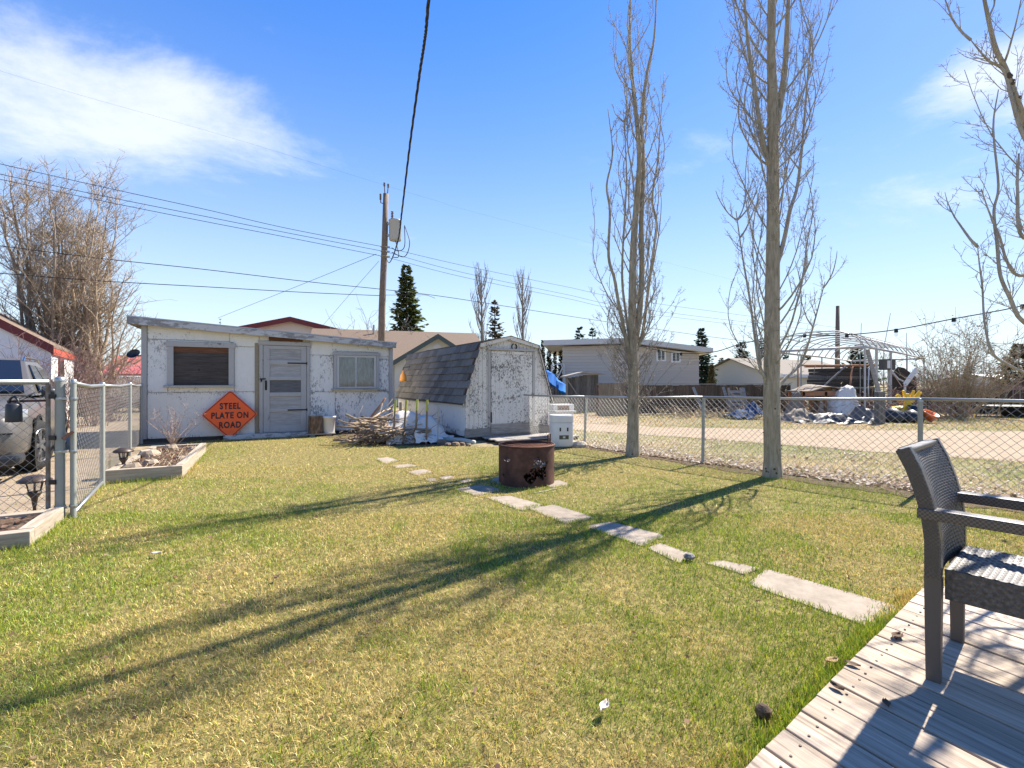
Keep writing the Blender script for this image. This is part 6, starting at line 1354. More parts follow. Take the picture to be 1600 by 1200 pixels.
def columnar(label, base, trunk, nl, z0, z1, reach, seed, m_tr='aspen', m_l='limb', lim_up=.16, curl=0, wob=.05, skirt=0, twl=.34, ntw=9, nlv=1, grp=None, stems=(), el0=.45, upt=.12):
    rn = random.Random(seed); t = T('poplar_tree', label, 'tree', base, 0, grp)
    tp = [p for p, r in trunk]; tr = [r for p, r in trunk]; path = smooth_path(tp, 5); rad = []
    for i in range(len(path)):
        u = i/5; k = min(int(u), len(tr)-2); rad.append(tr[k]+(tr[k+1]-tr[k])*(u-k))
    q = MB(); q.tube(path, rad, 14)
    q.build('trunk', M[m_tr], t, smooth=True)
    q = MB()
    for i in range(26):
        k = rn.randint(1, len(path)-6); p = path[k].lerp(path[k+1], rn.random()); a = rn.uniform(0,6.28); o_ = Vector((math.cos(a), math.sin(a), 0)); rr_ = rn.uniform(.006,.013); q.tube([p+o_*rad[k]*.9, p+o_*(rad[k]+.006), p+o_*(rad[k]+.009)], [rr_*1.5, rr_, rr_*.3], 7)
    q.build('branch_scar', M['sprucebark'], t)
    mains = [(path, rad)]
    for sp in stems:
        ps = smooth_path([p for p, r in sp], 5); rs = []; sr = [r for p, r in sp]
        for i in range(len(ps)): u = i/5; k = min(int(u), len(sr)-2); rs.append(sr[k]+(sr[k+1]-sr[k])*(u-k))
        q = MB(); q.tube(ps, rs, 10); twigs(q, rn, ps, rs, 16, twl, 1, True); q.build('limb', M[m_tr if sr[0] > .03 else m_l], t, smooth=True); mains.append((ps, rs))
    for i in range(nl):
        ps, rs = mains[0] if i % 3 or len(mains) == 1 else rn.choice(mains)
        zt_ = z0+(z1-z0)*((i+.5)/nl)**1.1; k = min(range(len(ps)), key=lambda j: abs(ps[j].z-zt_))
        k = min(k, len(ps)-2); p = ps[k]; a = i*2.4+rn.uniform(-.5,.5)
        top = ps[-1].z; L_ = min(rn.uniform(1.3,2.9), max(.5, (top-p.z)*.75)); el = rn.uniform(el0,el0+.5)
        d = Vector((math.cos(a)*math.cos(el), math.sin(a)*math.cos(el), math.sin(el))); r0 = rn.uniform(.0075,.0165)
        n = max(7, int(L_*6)); pts = [p]; dd = d.normalized(); cv = Vector((rn.uniform(-1,1), rn.uniform(-1,1), 0)); ph = rn.uniform(0,6)
        for j in range(n):
            ax = ps[min(range(len(ps)), key=lambda jj: abs(ps[jj].z-pts[-1].z))]; off = pts[-1]-ax; off.z = 0
            dd = dd+Vector((rn.gauss(0,wob), rn.gauss(0,wob), lim_up))+cv*curl*math.sin(j*1.0+ph)
            if off.length > reach*.62: dd -= off.normalized()*.26*(off.length/reach)
            dd.normalize(); pts.append(pts[-1]+dd*(L_/n))
        r0 *= (.6 if TW[0] < 1 else 1); rr = taper(r0, .0035*TW[0], n); q = MB(); q.tube(pts, rr, 6); twigs(q, rn, pts, rr, int(ntw*L_*.7), twl, nlv, True, upt); q.build('limb', M[m_l], t, smooth=True)
    if skirt:
        q = MB()
        for i in range(skirt):
            k = min(range(len(path)), key=lambda j: abs(path[j].z-rn.uniform(.55,1.9))); p = path[k]; a = rn.uniform(0,6.28); d = Vector((math.cos(a)*.75, math.sin(a)*.75, .8)); n = 9; L_ = rn.uniform(.7,1.5)
            pts = grow(rn, p, d, L_, n, .09, .07); rr = taper(.0065, .0022, n); q.tube(pts, rr, 4); twigs(q, rn, pts, rr, 8, .26, 1, True, .09, .2)
        q.build('crown', M['greytwig'], t, smooth=True)
    return t
# smaller poplar, left of the two in the lawn
B1 = G(988, 713); y1 = B1.y
def t1(px, py, dy=0): return P(px, py, y1+dy)-B1
columnar('smaller wavy limbed bare poplar at the back of lawn, in front of grey house', B1,
  [(Vector((0,0,-.05)),.128),(t1(989,680),.102),(t1(990,600),.090),(t1(989,540),.082),(t1(988,470),.066),(t1(990,380),.056),(t1(997,290),.048),(t1(999,240),.042),(t1(993,170),.034),(t1(986,100),.026),(t1(984,30),.018),(t1(988,-60),.008)],
  50, 1.55, 7.0, .52, 5, curl=.22, wob=.05, lim_up=.2, skirt=60, twl=.40, ntw=7, el0=.6, upt=.18, stems=(
  [(t1(990,545),.060),(t1(999,490),.052),(t1(1003,420,.05),.046),(t1(1002,350,.1),.042),(t1(1005,270,.1),.036),(t1(1003,190,.05),.032),(t1(1010,120),.026),(t1(1022,60),.018),(t1(1026,-20),.008)],
  [(t1(985,562),.036),(t1(975,515,-.05),.032),(t1(966,470,-.1),.028),(t1(960,435,-.1),.026),(t1(951,400,-.1),.024),(t1(953,330,-.1),.020),(t1(948,290,-.1),.016),(t1(957,240,-.1),.012),(t1(950,170,-.1),.006)],
  [(t1(992,555),.032),(t1(1004,520,.1),.028),(t1(1012,460,.15),.024),(t1(1020,400,.1),.022),(t1(1026,350,.1),.020),(t1(1019,310,.1),.018),(t1(1028,250,.1),.014),(t1(1032,190,.1),.008),(t1(1037,130,.1),.004)],
  [(t1(986,545),.026),(t1(978,490,.1),.024),(t1(972,430,.1),.020),(t1(976,340,.1),.016),(t1(979,270,.1),.012),(t1(974,170,.1),.006)]))
# larger poplar
B2 = G(1207, 746); y2 = B2.y
def t2(px, py, dy=0): return P(px, py, y2+dy)-B2
columnar('larger straight pale barked poplar in the lawn by the fence', B2,
  [(Vector((0,0,-.05)),.130),(t2(1207,715),.104),(t2(1206,650),.100),(t2(1206,560),.097),(t2(1207,450),.088),(t2(1208,350),.078),(t2(1208,250),.070),(t2(1207,150),.062),(t2(1205,70),.050),(t2(1205,-60),.036),(t2(1206,-330),.012)],
  72, 1.15, 8.6, .70, 9, wob=.045, lim_up=.20, twl=.52, ntw=8, el0=.50, upt=.2, stems=(
  [(t2(1206,262),.048),(t2(1216,180,.05),.042),(t2(1226,110,.05),.036),(t2(1230,40,.05),.030),(t2(1236,-80,.05),.014)],
  [(t2(1203,262),.034),(t2(1190,210),.030),(t2(1178,130),.026),(t2(1168,60),.020),(t2(1160,-50),.008)],
  [(t2(1212,608),.024),(t2(1231,588,.05),.021),(t2(1250,570,.1),.017),(t2(1262,540,.1),.013),(t2(1276,490,.1),.009),(t2(1289,440,.1),.005)],
  [(t2(1202,600),.024),(t2(1188,575,-.05),.021),(t2(1180,530,-.1),.017),(t2(1172,470,-.1),.014),(t2(1160,400,-.1),.010),(t2(1150,330,-.1),.006)],
  [(t2(1210,430),.028),(t2(1226,370),.026),(t2(1234,330),.024),(t2(1246,290,.1),.020),(t2(1254,220,.1),.016),(t2(1262,120,.1),.011),(t2(1268,60,.1),.006)]))
# tree at the right edge, trunk outside the picture
TW[0] = .55
B3 = G(1850, 876); y3 = B3.y
def t3(px, py, dy=0): return P(px, py, y3+dy)-B3
columnar('bare poplar at the right edge with trunk outside the picture', B3,
  [(Vector((0,0,-.05)),0.0612),(t3(1820,640),0.0504),(t3(1760,500),0.0396),(t3(1695,380),0.0317),(t3(1622,240),0.0223),(t3(1594,170),0.0180),(t3(1572,110),0.0158),(t3(1553,67),0.0137),(t3(1530,-40),0.0086)],
  11, 1.3, 4.6, .40, 14, wob=.06, lim_up=.2, twl=.34, ntw=16, stems=(
  [(t3(1765,520),0.0158),(t3(1640,518),0.0144),(t3(1596,500),0.0130),(t3(1578,465),0.0122),(t3(1563,430),0.0108),(t3(1558,380),0.0101),(t3(1553,330),0.0086),(t3(1560,290),0.0072),(t3(1552,200),0.0058),(t3(1560,140),0.0029)],
  [(t3(1718,420),0.0144),(t3(1630,425),0.0122),(t3(1590,430),0.0101),(t3(1572,405),0.0086),(t3(1562,370),0.0072),(t3(1545,330),0.0050),(t3(1533,295),0.0029)],
  [(t3(1800,600),0.0115),(t3(1640,592),0.0101),(t3(1570,567),0.0086),(t3(1548,545),0.0079),(t3(1538,500),0.0065),(t3(1535,450),0.0058),(t3(1530,410),0.0043),(t3(1527,380),0.0022)],
  [(t3(1652,300),0.0144),(t3(1615,240),0.0137),(t3(1594,200),0.0122),(t3(1580,150),0.0115),(t3(1568,110),0.0094),(t3(1545,95),0.0072),(t3(1527,75),0.0050),(t3(1515,60),0.0022)],
  [(t3(1672,340),0.0130),(t3(1600,372),0.0115),(t3(1590,300),0.0086),(t3(1592,240),0.0058)]))
# bare clump of a tree, far left
TW[0] = 1.0
B4 = P(118, 597, 18.0); B4.z = 0; rn = random.Random(77); lt4 = T('bare_tree', 'big many stemmed bare tree behind the driveway at left', 'tree', B4)
for i in range(23):
    a = rn.uniform(0,6.28); rx = rn.uniform(0,1.0); p = Vector((math.cos(a)*rx*1.5-.2, math.sin(a)*rx*.8, 0)); tgt = Vector((p.x*1.7+rn.gauss(0,.75), p.y*1.9+rn.gauss(0,.5), rn.uniform(7.0,10.0)-.55*abs(p.x)-(.7 if p.x > .6 else 0)))
    L_ = (tgt-p).length; n = 14; pts = [p]; d = (tgt-p).normalized()
    for j in range(n): dd = d+Vector((rn.gauss(0,.10), rn.gauss(0,.10), 0)); dd.normalize(); pts.append(pts[-1]+dd*L_/n)
    r0 = rn.uniform(.07,.12); rr = taper(r0, .008, n); q = MB(); q.tube(pts, rr, 7)
    for j in range(17):
        t = rn.uniform(.14,.97); k = min(int(t*n), n-1); b = pts[k]; aa = rn.uniform(0,6.28); el = rn.uniform(.5,1.15); LL = L_*rn.uniform(.14,.34)*(1.15-.6*t); ns = 7
        pp = grow(rn, b, (math.cos(aa)*math.cos(el), math.sin(aa)*math.cos(el), math.sin(el)), LL, ns, .12, .05); r2 = taper(min(.028, rr[k]*.6), .006, ns); q.tube(pp, r2, 4, False)
        for h in range(9):
            t2_ = rn.uniform(.15,1); k2 = min(int(t2_*ns), ns-1); aa = rn.uniform(0,6.28); el = rn.uniform(.2,1.2); p3 = grow(rn, pp[k2], (math.cos(aa)*math.cos(el), math.sin(aa)*math.cos(el), math.sin(el)), LL*rn.uniform(.2,.5), 4, .15, .06); q.tube(p3, taper(.009,.0045,4), 3, False)
            for g_ in range(3): aa = rn.uniform(0,6.28); b3 = p3[rn.randint(1,4)]; q.tube([b3, b3+Vector((math.cos(aa)*.2, math.sin(aa)*.2, rn.uniform(.05,.3)))], [.006,.004], 3, False)
    q.build('stem', M['twig'], lt4, smooth=True)
for i, (tx, tz, r0) in enumerate(((2.9,3.4,.06),(2.5,4.4,.06),(3.3,2.9,.05),(2.0,5.4,.07))):   # long limbs reaching out over the shed
    pts = [Vector((.8,.2,.4)), Vector((1.3,.1,1.2+.3*i)), Vector((2.0*tx/2.9,.0,tz*.68)), Vector((tx,-.1,tz))]; pts = smooth_path(pts, 5); rr = taper(r0, .008, len(pts)-1); q = MB(); q.tube(pts, rr, 6)
    for j in range(22):
        k = rn.randint(4, len(pts)-2); aa = rn.gauss(0,1.0); el = rn.uniform(-.1,.9); pp = grow(rn, pts[k], (math.cos(aa)*math.cos(el), math.sin(aa)*math.cos(el), math.sin(el)), rn.uniform(.4,1.1), 5, .13, .04); q.tube(pp, taper(.012,.004,5), 3, False)
        for h in range(3): aa = rn.gauss(0,1.2); b3 = pp[rn.randint(1,5)]; q.tube([b3, b3+Vector((math.cos(aa)*.25, math.sin(aa)*.25, rn.uniform(-.05,.25)))], [.006,.004], 3, False)
    q.build('limb', M['twig'], lt4, smooth=True)
def shrub(name, label, base, h, w, n, m, seed, buds=None, nb=0, cat='shrub', sub=7, r0=.012, grp=None, spread=.28):
    rn = random.Random(seed); t = T(name, label, cat, base, 0, grp); q = MB(); qb = MB()
    for i in range(n):
        a = rn.uniform(0,6.28); rx = abs(rn.gauss(0,.5)); p = Vector((math.cos(a)*w*spread*rx, math.sin(a)*w*spread*rx, 0)); el = rn.uniform(.75,1.45); L_ = h*rn.uniform(.55,1.08); ns = 8
        pp = grow(rn, p, (math.cos(a)*math.cos(el)*w/h*1.2, math.sin(a)*math.cos(el)*w/h*1.2, math.sin(el)), L_, ns, .10, .01); q.tube(pp, taper(r0, r0*.3, ns), 4, False)
        for j in range(sub):
            k = rn.randint(2, ns); aa = rn.uniform(0,6.28); el2 = rn.uniform(.2,1.2); p3 = grow(rn, pp[k], (math.cos(aa)*math.cos(el2), math.sin(aa)*math.cos(el2), math.sin(el2)), L_*rn.uniform(.10,.26), 4, .16, .05); q.tube(p3, taper(r0*.42, r0*.2, 4), 3, False)
            for g_ in range(2): b3 = p3[rn.randint(1,4)]; aa = rn.uniform(0,6.28); q.tube([b3, b3+Vector((math.cos(aa)*.07*h, math.sin(aa)*.07*h, rn.uniform(.0,.09)*h))], [r0*.25, r0*.16], 3, False)
            for b in range(nb):
                c = p3[rn.randint(1,4)]+Vector((rn.gauss(0,.03), rn.gauss(0,.03), rn.gauss(0,.03))); s = rn.uniform(.010,.022)*buds[1]; u = Vector((rn.gauss(0,1), rn.gauss(0,1), rn.gauss(0,1))).normalized()*s; v = u.orthogonal().normalized()*s*.7; qb.add([c-u,c+v,c+u,c-v], [(0,1,2,3)])
    q.build('stems', M[m], t); 
    if nb: qb.build('leaf_buds', M[buds[0]], t)
    return t
shrub('lilac_bush', 'big bare lilac bush just leafing out, right of the shelter frame', P(1500,597,17.5)*1+Vector((0,0,-HC)), 3.3, 3.0, 75, 'twig', 41, ('bud',1.9), 4, 'bush', 11, .02)
b0 = P(283,597,9.3); b0.z = .10; shrub('bare_shrub', 'small pale leafless shrub growing in the planter by the shed', Vector((b0.x+.02,b0.y-.25,.10)), .75, .55, 26, 'bushpale', 42, None, 0, 'shrub', 6, .006, spread=.12)
for i, (px, y, h, w, n, lab) in enumerate(((60,12.5,2.3,1.6,40,'bare reddish shrub left of the garage wall behind the vehicle'),(95,12.8,2.0,1.4,36,'bare reddish shrub in the middle of the garage wall'),(145,13.8,2.2,1.5,46,'dense bare shrub at the garage corner'),(178,15.5,2.1,1.8,50,'low dense bare shrub next to the red roofed outbuilding'),(20,12.2,2.2,1.4,30,'bare reddish shrub at far left before the garage'))):
    b0 = P(px,597,y); b0.z = 0; shrub('bare_shrub', lab, b0, h, w, n, 'bushbrown', 50+i, None, 0, 'shrub', 9, .010)
b0 = P(598,597,31); b0.z = 0; shrub('bare_tree', 'small pale bare tree seen through wires behind the pole foot', b0, 5.2, 3.0, 30, 'greytwig', 61, None, 0, 'tree', 8, .03)
# distant poplars
for i, (px, py, y, seed, lab) in enumerate(((752,416,40.0,3,'slim distant bare poplar left of the brownish spruce'),(816,424,40.0,4,'slim distant bare poplar right of the brownish spruce'))):
    b0 = P(px,597,y); b0.z = 0; tz = P(px,py,y).z; rn = random.Random(seed); t = T('poplar_tree', lab, 'tree', b0, 0, 'distant poplars'); q = MB(); q.tube([(0,0,0),(.05,0,tz*.5),(0,0,tz*.97)], [.18,.11,.02], 7); q.build('trunk', M['greytwig'], t); q = MB()
    for j in range(44):
        z = rn.uniform(.8,tz*.86); a = rn.uniform(0,6.28); L_ = min(rn.uniform(1.2,2.7), tz-z); pts = grow(rn, (0,0,z), (math.cos(a)*.6, math.sin(a)*.6, .9), L_, 7, .07, .20); rr = taper(.04,.012,7); q.tube(pts, rr, 4, False)
        for k in range(12):
            b3 = pts[rn.randint(1,7)]; aa = rn.uniform(0,6.28); q.tube([b3, b3+Vector((math.cos(aa)*.12, math.sin(aa)*.12, .28)), b3+Vector((math.cos(aa)*.16, math.sin(aa)*.16, .6))], [.014,.011,.007], 3, False)
    q.build('crown', M['greytwig'], t)
# conifers
def conifer(name, label, base, H_, Rm, seed, mat='spruce', levels=36, per=15, sprays=9, droop=.35, low=.06, ragged=.25, cat='tree', size=1.0, grp=None, rise=.85, pw=.78, wide=1.25):
    Rm *= wide
    rn = random.Random(seed); t = T(name, label, cat, base, 0, grp); q = MB(); q.tube([(0,0,0),(0,0,H_*.98)], [H_*.018+.03,.015], 7); q.build('trunk', M['sprucebark'], t); q = MB()
    for i in range(levels):
        u = (i+rn.random()*.8)/levels; z = H_*(low+(1-low)*u); R0 = Rm*(1-u)**pw*.92+.04*Rm
        for k in range(max(4, int(per*(1-.45*u)))):
            a = rn.uniform(0,6.28); L_ = R0*rn.uniform(1-ragged*1.6, 1+ragged); el = -droop+rise*u+rn.gauss(0,.10); d = Vector((math.cos(a)*math.cos(el), math.sin(a)*math.cos(el), math.sin(el))); sdv = Vector((-math.sin(a), math.cos(a), 0))
            for s in range(sprays):
                f = .18+.82*(s+rn.random())/sprays; c = Vector((0,0,z))+d*L_*f+Vector((0,0,.10*L_*f*f)); ln = (.10+.34*Rm*(.35+.65*(1-u)))*rn.uniform(.6,1.25)*(1.15-.5*f)*size
                sg = rn.choice((-1,1)); dirn = (d*rn.uniform(.4,1)+sdv*sg*rn.uniform(.2,.9)+Vector((0,0,rn.uniform(-.45,.15)))).normalized(); wv = dirn.cross(Vector((rn.gauss(0,.5),rn.gauss(0,.5),1))).normalized()*ln*rn.uniform(.20,.36)
                q.add([c, c+dirn*ln*.5+wv, c+dirn*ln, c+dirn*ln*.5-wv], [(0,1,2,3)])
    q.build('crown', M[mat], t); return t
def cf(px, ptop, y, wpx, seed, mat, lab, name='spruce_tree', **k):
    b0 = P(px,597,y); b0.z = 0; conifer(name, lab, b0, P(px,ptop,y).z, S(wpx,y)/2, seed, mat, **k)
cf(635,417,36,66,1,'spruce','tall dense green spruce right of the utility pole', levels=46, per=16, sprays=11, ragged=.22, size=1.05)
cf(773,469,50,44,2,'sprucebrown','brownish spruce between the two distant poplars', levels=30, per=12)
cf(906,510,46,42,3,'sprucedark','small spruce top left of pair above the grey house roof', levels=26, per=10)
cf(926,513,48,42,4,'sprucedark','small spruce top right of the pair above the grey house roof', levels=26, per=10)
cf(1096,514,40,44,5,'sprucedark','dark spruce rising at the right end of grey house', levels=36, per=13, ragged=.3)
cf(1160,535,48,40,6,'sprucedark','dark spruce between the grey house and larger poplar', levels=30, per=12)
cf(1190,533,52,34,7,'sprucedark','dark distant spruce hidden behind the larger poplar trunk', levels=26, per=10)
cf(1127,560,60,30,8,'sprucebrown','brownish small distant tree right of the grey house', levels=22, per=9)
cf(1228,552,52,26,9,'sprucedark','small dark spruce left of the shelter frame', levels=24, per=10)
cf(1262,556,50,36,10,'sprucedark','small dark spruce behind the left end of shelter frame', levels=24, per=10)
cf(1341,541,40,58,11,'sprucedark','airy blue green spruce behind the shelter frame', levels=22, per=9, sprays=9, droop=.05, ragged=.2)
cf(1592,538,36,60,12,'sprucebrown','olive spruce at the right edge behind the bare poplar', levels=30, per=11)
cf(1576,575,44,34,13,'sprucedark','small spruce next to the olive spruce at right edge', levels=22, per=9)
cf(344,497,60,12,14,'sprucedark','tip of a distant spruce above the long shed roof', levels=20, per=8)
for i, (px, pt_, y, w, lab) in enumerate(((848,532,29,15,'leftmost columnar cedar behind the barn shed'),(858,540,29.5,15,'second columnar cedar behind the barn shed, olive green'),(867,543,30,11,'third slim columnar cedar beside the grey house'),(876,541,29,13,'columnar cedar touching the grey house corner'))):
    cf(px,pt_,y,w,30+i,'cedar',lab,'cedar_tree', levels=44, per=12, sprays=6, droop=-.55, rise=.35, pw=.42, ragged=.12, size=.8, grp='cedars beside the grey house')
cf(1112,571,26,17,40,'sprucebrown','small columnar brown cedar right of the grey house','cedar_tree', levels=36, per=12, sprays=6, droop=-.55, rise=.35, pw=.45, ragged=.12, size=.8)
# far belts of bare bush along the horizon
def belt(name, px0, px1, y, h, n, m, seed, d=6):
    rn = random.Random(seed); q = MB()
    for i in range(n):
        p = P(rn.uniform(px0,px1),597,y+rn.uniform(-d,d)); p.z = 0; hh = h*rn.uniform(.35,1.1); a = rn.uniform(0,6.28); lean_ = Vector((math.cos(a), math.sin(a), 0))*hh*.3; q.tube([p, p+lean_*.4+Vector((0,0,hh*.5)), p+lean_+Vector((0,0,hh))], [h*.012, h*.010, h*.004], 3, False)
        for k in range(4): b3 = p+lean_*.4+Vector((0,0,hh*rn.uniform(.3,.6))); a = rn.uniform(0,6.28); q.tube([b3, b3+Vector((math.cos(a)*hh*.3, math.sin(a)*hh*.3, hh*.35))], [h*.007, h*.003], 3, False)
    tag(q.build(name, M[m], None), 'band of bare brush along the horizon', 'brush', kind='stuff')
belt('brush', 1400, 1720, 27, 1.25, 650, 'bushbrown', 1, 4)
belt('brush', 1040, 1330, 75, 3.4, 420, 'greytwig', 2, 10)
belt('far_woods', -900, 2600, 190, 7.5, 2600, 'greytwig', 3, 25)

# string of lights from the right tree to the poplars
sl_pts = [(1702,440,3.7),(1600,477,5.0),(1490,498,5.6),(1400,515,5.9),(1323,523,6.1),(1257,524,y2+.15),(1214,527,y2+.12)]
sl2 = [(1203,527,y2+.12),(1152,539,y2+.6),(1114,550,y2+1.0),(1064,552,y1-.5),(1029,547,y1-.2),(994,540,y1)]
strg = T('string_lights', 'black string of light bulbs hung between the bare poplars', 'string lights', (0,0,0))
for s in (sl_pts, sl2):
    q = MB(); q.tube(smooth_path([P(*p) for p in s], 6), .0065, 5); q.build('cord', M['cable'], strg, smooth=True)
for i, (px, py, y) in enumerate([(1490,498,5.6),(1400,515,5.9),(1323,523,6.1),(1257,523,y2+.15),(1152,539,y2+.6),(1064,552,y1-.5),(1029,547,y1-.2),(1598,477,5.0)]):
    q = MB(); q.lathe([(0,.012),(.018,.01),(.021,-.036),(0,-.036)], 10); so = q.build('socket', M['cable'], strg, loc=P(px,py,y)+Vector((0,-.002,0)))
    q = MB(); q.lathe([(.012,-.037),(.020,-.055),(.018,-.075),(0,-.088)], 12); q.build('bulb', M['clearglass'], so, smooth=True)

# ------------------------------------------------------------------ grass blades and leaf litter
def blades(name, xs, ys, z0, hts, wid, lean, cols, label, seg=2):
    n = len(xs); rs = np.random.RandomState(n % 9973); a = rs.uniform(0, 2*np.pi, n); b = rs.uniform(0, 2*np.pi, n)
    cx, cy = np.cos(a)*wid/2, np.sin(a)*wid/2; lx_, ly_ = np.cos(b)*lean*hts, np.sin(b)*lean*hts; up_ = hts*np.sqrt(np.clip(1-lean**2*.8, .06, 1))
    if seg == 2:
        k = 5; V = np.zeros((n,5,3), np.float32)
        V[:,0] = np.stack([xs-cx, ys-cy, z0+0*xs], 1); V[:,1] = np.stack([xs+cx, ys+cy, z0+0*xs], 1)
        mx, my, mz = xs+lx_*.38, ys+ly_*.38, z0+up_*.62
        V[:,2] = np.stack([mx+cx*.8, my+cy*.8, mz], 1); V[:,3] = np.stack([mx-cx*.8, my-cy*.8, mz], 1); V[:,4] = np.stack([xs+lx_, ys+ly_, z0+up_], 1)
        loops = (np.arange(n)[:,None]*5+np.array([0,1,2,3,3,2,4])).ravel(); ls = (np.arange(n)[:,None]*7+np.array([0,4])).ravel(); lt = np.tile([4,3], n)
    else:
        k = 3; V = np.zeros((n,3,3), np.float32); V[:,0] = np.stack([xs-cx, ys-cy, z0+0*xs], 1); V[:,1] = np.stack([xs+cx, ys+cy, z0+0*xs], 1); V[:,2] = np.stack([xs+lx_, ys+ly_, z0+up_], 1)
        loops = np.arange(3*n); ls = np.arange(n)*3; lt = np.full(n, 3)
    me = bpy.data.meshes.new(name); me.vertices.add(n*k); me.vertices.foreach_set('co', V.ravel()); me.loops.add(len(loops)); me.loops.foreach_set('vertex_index', loops.astype(np.int32))
    me.polygons.add(len(ls)); me.polygons.foreach_set('loop_start', ls.astype(np.int32)); me.polygons.foreach_set('loop_total', lt.astype(np.int32)); me.update(calc_edges=True)
    at = me.color_attributes.new('tint', 'FLOAT_COLOR', 'POINT'); c = np.ones((n,k,4), np.float32); c[:,:,:3] = cols[:,None,:]; at.data.foreach_set('color', c.ravel()); me.materials.append(M['grass'])
    o = bpy.data.objects.new(name, me); COL.objects.link(o); return tag(o, label, 'grass', kind='stuff')
def fan(y0, y1, n, rs, xmax=1.12, pw=1.0):      # points spread over the field of view between two distances
    y = y0+(y1-y0)*rs.random_sample(n)**pw; x = rs.uniform(-xmax, xmax, n)*y*800/F; keep = rs.random_sample(n) < y/y1; return x[keep], y[keep]
blockers = slab_polys+[deck_poly, [w2(c1-e1*1.3), w2(c1), w2(c1+n1*.8), w2(c1-e1*1.3+n1*.8)], [w2(c2l), w2(c2), w2(c2+n2*d2), w2(c2l+n2*d2)]]
def shrink(poly, k):
    cx = sum(p[0] for p in poly)/len(poly); cy = sum(p[1] for p in poly)/len(poly); return [((x-cx)*k+cx, (y-cy)*k+cy) for x, y in poly]
blk = [shrink(p, .93) for p in slab_polys]+[deck_poly]+blockers[len(slab_polys)+1:]
def tints(x, y, rs, dry, n):
    """living and straw coloured blades mixed; patches follow slow noise"""
    p = fbm(x*.75, y*.75, 3, 4); p2 = fbm(x*3.1, y*3.1, 8, 3); g = np.clip(.52+(p-.5)*3.8+(p2-.5)*2.6-dry, 0, 1)
    live = rs.random_sample(n) < (.22+.74*g); v = rs.uniform(.5,1.35,n)[:,None]
    gr = np.array([.385,.44,.036])*v*(1+.35*(rs.random_sample(n)[:,None]-.5)*np.array([1.6,.3,.6])); dk = np.array([.165,.245,.030])*v
    gr = np.where((rs.random_sample(n) < .40)[:,None], dk, gr); st = np.array([.72,.53,.17])*v*(1+.3*(rs.random_sample(n)[:,None]-.5)*np.array([.4,.6,1.2])); st = np.where((rs.random_sample(n) < .22)[:,None], np.array([.36,.245,.10])*v, st)
    return np.where(live[:,None], gr, st), live
def dryness(x, y):                              # yellow round the sheds, along the fence and in worn patches
    d = np.zeros_like(x); s = (x-SH.x)*-math.sin(YAW)+(y-SH.y)*math.cos(YAW); d += .62*np.clip(1-(-s-.1)/3.4, 0, 1)
    fx_, fy_ = dR.x, dR.y; dist = np.abs((x-FP[2].x)*fy_-(y-FP[2].y)*fx_); d += .38*np.clip(1-dist/.55, 0, 1)
    for px, py, r, a in ((330,1080,.55,.5),(60,1000,.5,.45),(640,735,1.2,.15),(900,740,1.0,.30),(480,1100,.35,.3)): c = G(px,py); d += a*np.exp(-((x-c.x)**2+(y-c.y)**2)/r**2)
    return d-.10
def lawn_mask(x, y):
    k = inpoly(x, y, lawn_poly)
    for b in blk: k &= ~inpoly(x, y, b)
    k &= ((x-fc.x)**2+(y-fc.y)**2) > (Rf+.01)**2
    return k
rs = np.random.RandomState(21)
for (y0, y1, n, h0, wd, seg) in ((1.15,2.6,190000,.030,.0023,2),(2.6,4.6,230000,.031,.0030,2),(4.6,7.2,190000,.034,.0044,1),(7.2,11.5,130000,.034,.0064,1)):
    x, y = fan(y0, y1, n, rs, 1.15); k = lawn_mask(x, y); x, y = x[k], y[k]; n_ = len(x); c, live = tints(x, y, rs, dryness(x, y), n_)
    clump = fbm(x*5, y*5, 31, 3); ht = h0*rs.uniform(.45,1.35,n_)*np.where(live, 1.0, .85)*(.62+.80*clump); ln = np.where(live, rs.uniform(.25,.95,n_), rs.uniform(.55,1.05,n_))
    blades('grass', x, y, .004, ht, wd*rs.uniform(.7,1.3,n_), ln, c, 'short mown lawn grass with straw patches', seg)
# longer tufts against the deck and the slabs
tx, ty_, th2 = [], [], []
rr_ = random.Random(2)
for i in range(5200):
    t = rr_.uniform(0,2.6); off = abs(rr_.gauss(0,.055)); p = E1-de*t*1.0; nrm_ = Vector((-pd.x,-pd.y,0)); p = p+nrm_*(off+.012); tx.append(p.x); ty_.append(p.y); th2.append(rr_.uniform(.04,.085)*(1.2 if .62 < t < 1.05 else .9)*(1-off*3))
for poly in slab_polys:
    for i in range(len(poly)):
        a, b = poly[i], poly[(i+1) % len(poly)]; L_ = math.hypot(a[0]-b[0], a[1]-b[1])
        for j in range(int(L_*220)):
            t = rr_.random(); tx.append(a[0]+(b[0]-a[0])*t+rr_.gauss(0,.012)); ty_.append(a[1]+(b[1]-a[1])*t+rr_.gauss(0,.012)); th2.append(rr_.uniform(.025,.05))
for (p_, q_, n) in ((c1-e1*1.3, c1, 500),(c1, c1+n1*.8, 500),(c2l, c2, 500),(c2, c2+n2*d2, 700),(LP[0], LP[1], 300)):
    for j in range(n): v = p_.lerp(q_, rr_.random()); tx.append(v.x+rr_.gauss(.015,.03)); ty_.append(v.y+rr_.gauss(-.02,.03)); th2.append(rr_.uniform(.03,.075))
tx, ty_, th2 = np.array(tx), np.array(ty_), np.array(th2); k = np.ones(len(tx), bool)
for b in blockers[len(slab_polys):]: k &= ~inpoly(tx, ty_, b)
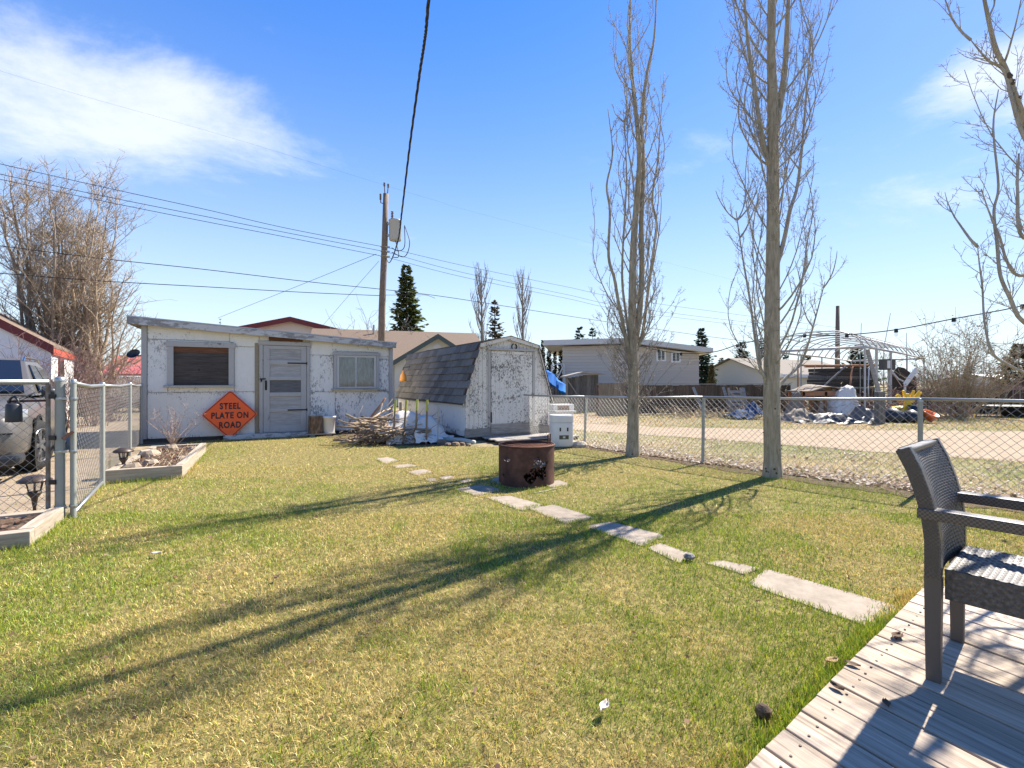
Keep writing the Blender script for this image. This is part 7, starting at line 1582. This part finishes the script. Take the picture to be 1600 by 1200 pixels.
tx, ty_, th2 = tx[k], ty_[k], th2[k]; c, lv = tints(tx, ty_, rs, np.full(len(tx), -.28), len(tx)); blades('grass', tx, ty_, .004, th2, np.full(len(tx), .0036), rs.uniform(.1,.7,len(tx)), c, 'longer grass tufts along the deck, slabs and planters', 2)
# rough verge between the fence and the alley, and the field beyond
for (y0, y1, n, h0, wd) in ((3.5,8,110000,.045,.006),(8,14,90000,.05,.010),(14,24,60000,.07,.02)):
    x, y = fan(y0, y1, n, rs, 1.25); road_in = inpoly(x, y, road); k = ~inpoly(x, y, lawn_poly) & ~road_in & (x > FP[0].x+(y-FP[0].y)*(-.35))
    k &= ~inpoly(x, y, deck_poly); k &= ((y > FP[0].y) | ((x-FP[2].x)*dR.y-(y-FP[2].y)*dR.x > 0) | True)
    x, y = x[k], y[k]; n_ = len(x); dry = np.where(y > 13.5, .38, -.06)+np.where(y > 16, .3, 0); c, lv = tints(x, y, rs, dry, n_); c = c*np.where((y > 13)[:,None], np.array([1.02,.84,.78]), np.array([.88,.92,.95]))
    blades('grass', x, y, .003, h0*rs.uniform(.4,1.3,n_), wd*rs.uniform(.6,1.3,n_), rs.uniform(.4,1.0,n_), c, 'rough weedy grass on the alley verge', 1)
x, y = fan(4, 14, 60000, rs, 1.25); k = inpoly(x, y, drive) & (fbm(x*1.1, y*1.1, 44, 3) > .52) | (inpoly(x, y, [(-9,2),w2(LP[0]),w2(G(0,700)),(-12,7)]) & (fbm(x*.9, y*.9, 45, 3) > .40)); k &= ~inpoly(x, y, lawn_poly)
for b in blk: k &= ~inpoly(x, y, b)
x, y = x[k], y[k]; n_ = len(x); c, lv = tints(x, y, rs, np.full(n_, .12), n_); blades('grass', x, y, .003, .045*rs.uniform(.4,1.3,n_), np.full(n_, .006), rs.uniform(.4,1,n_), c, 'patchy grass on the driveway behind the gate', 1)
def litter(name, xs, ys, z, s0, m, label, seed):
    r_ = random.Random(seed); q = MB()
    for x, y in zip(xs, ys):
        s = s0*r_.uniform(.6,1.3); a = r_.uniform(0,6.28); u = Vector((math.cos(a), math.sin(a), r_.gauss(0,.3)))*s; v = Vector((-math.sin(a), math.cos(a), r_.gauss(0,.35)))*s*.62; c = Vector((x,y,z+r_.uniform(.004,.03))); c.z = max(c.z, abs(u.z)+.004, abs(v.z)+.004)
        q.add([c-u, c+v, c+u, c-v], [(0,1,2),(0,2,3)])
    tag(q.build(name, M[m], None), label, 'leaves', kind='stuff')
rs = np.random.RandomState(5); xs, ys = [], []
for i in range(4):
    a, b = FP[i], FP[i+1]
    n = 1500 if i else 500; t = rs.random_sample(n); o1 = np.abs(rs.normal(0,.42,n))-.12+.05; d_ = (b-a).normalized(); nx_, ny_ = -d_.y, d_.x
    if nx_ < 0: nx_, ny_ = -nx_, -ny_
    xs += list(a.x+(b.x-a.x)*t+nx_*o1); ys += list(a.y+(b.y-a.y)*t+ny_*o1)
x, y = fan(4, 12.5, 26000, rs, 1.25); k = ~inpoly(x, y, lawn_poly) & ~inpoly(x, y, road) & (x > 1.2) & (fbm(x*1.6, y*1.6, 9, 3) > .50) & ~inpoly(x, y, deck_poly); xs += list(x[k]); ys += list(y[k])
litter('leaf_litter', xs, ys, .012, .028, 'deadleaf', 'dry pale fallen leaves along the fence and verge', 3)
x, y = fan(1.3, 10, 2600, rs); k = lawn_mask(x, y); litter('leaf_litter', x[k], y[k], .012, .012, 'brownleaf', 'small dead leaf bits scattered in the lawn', 4)
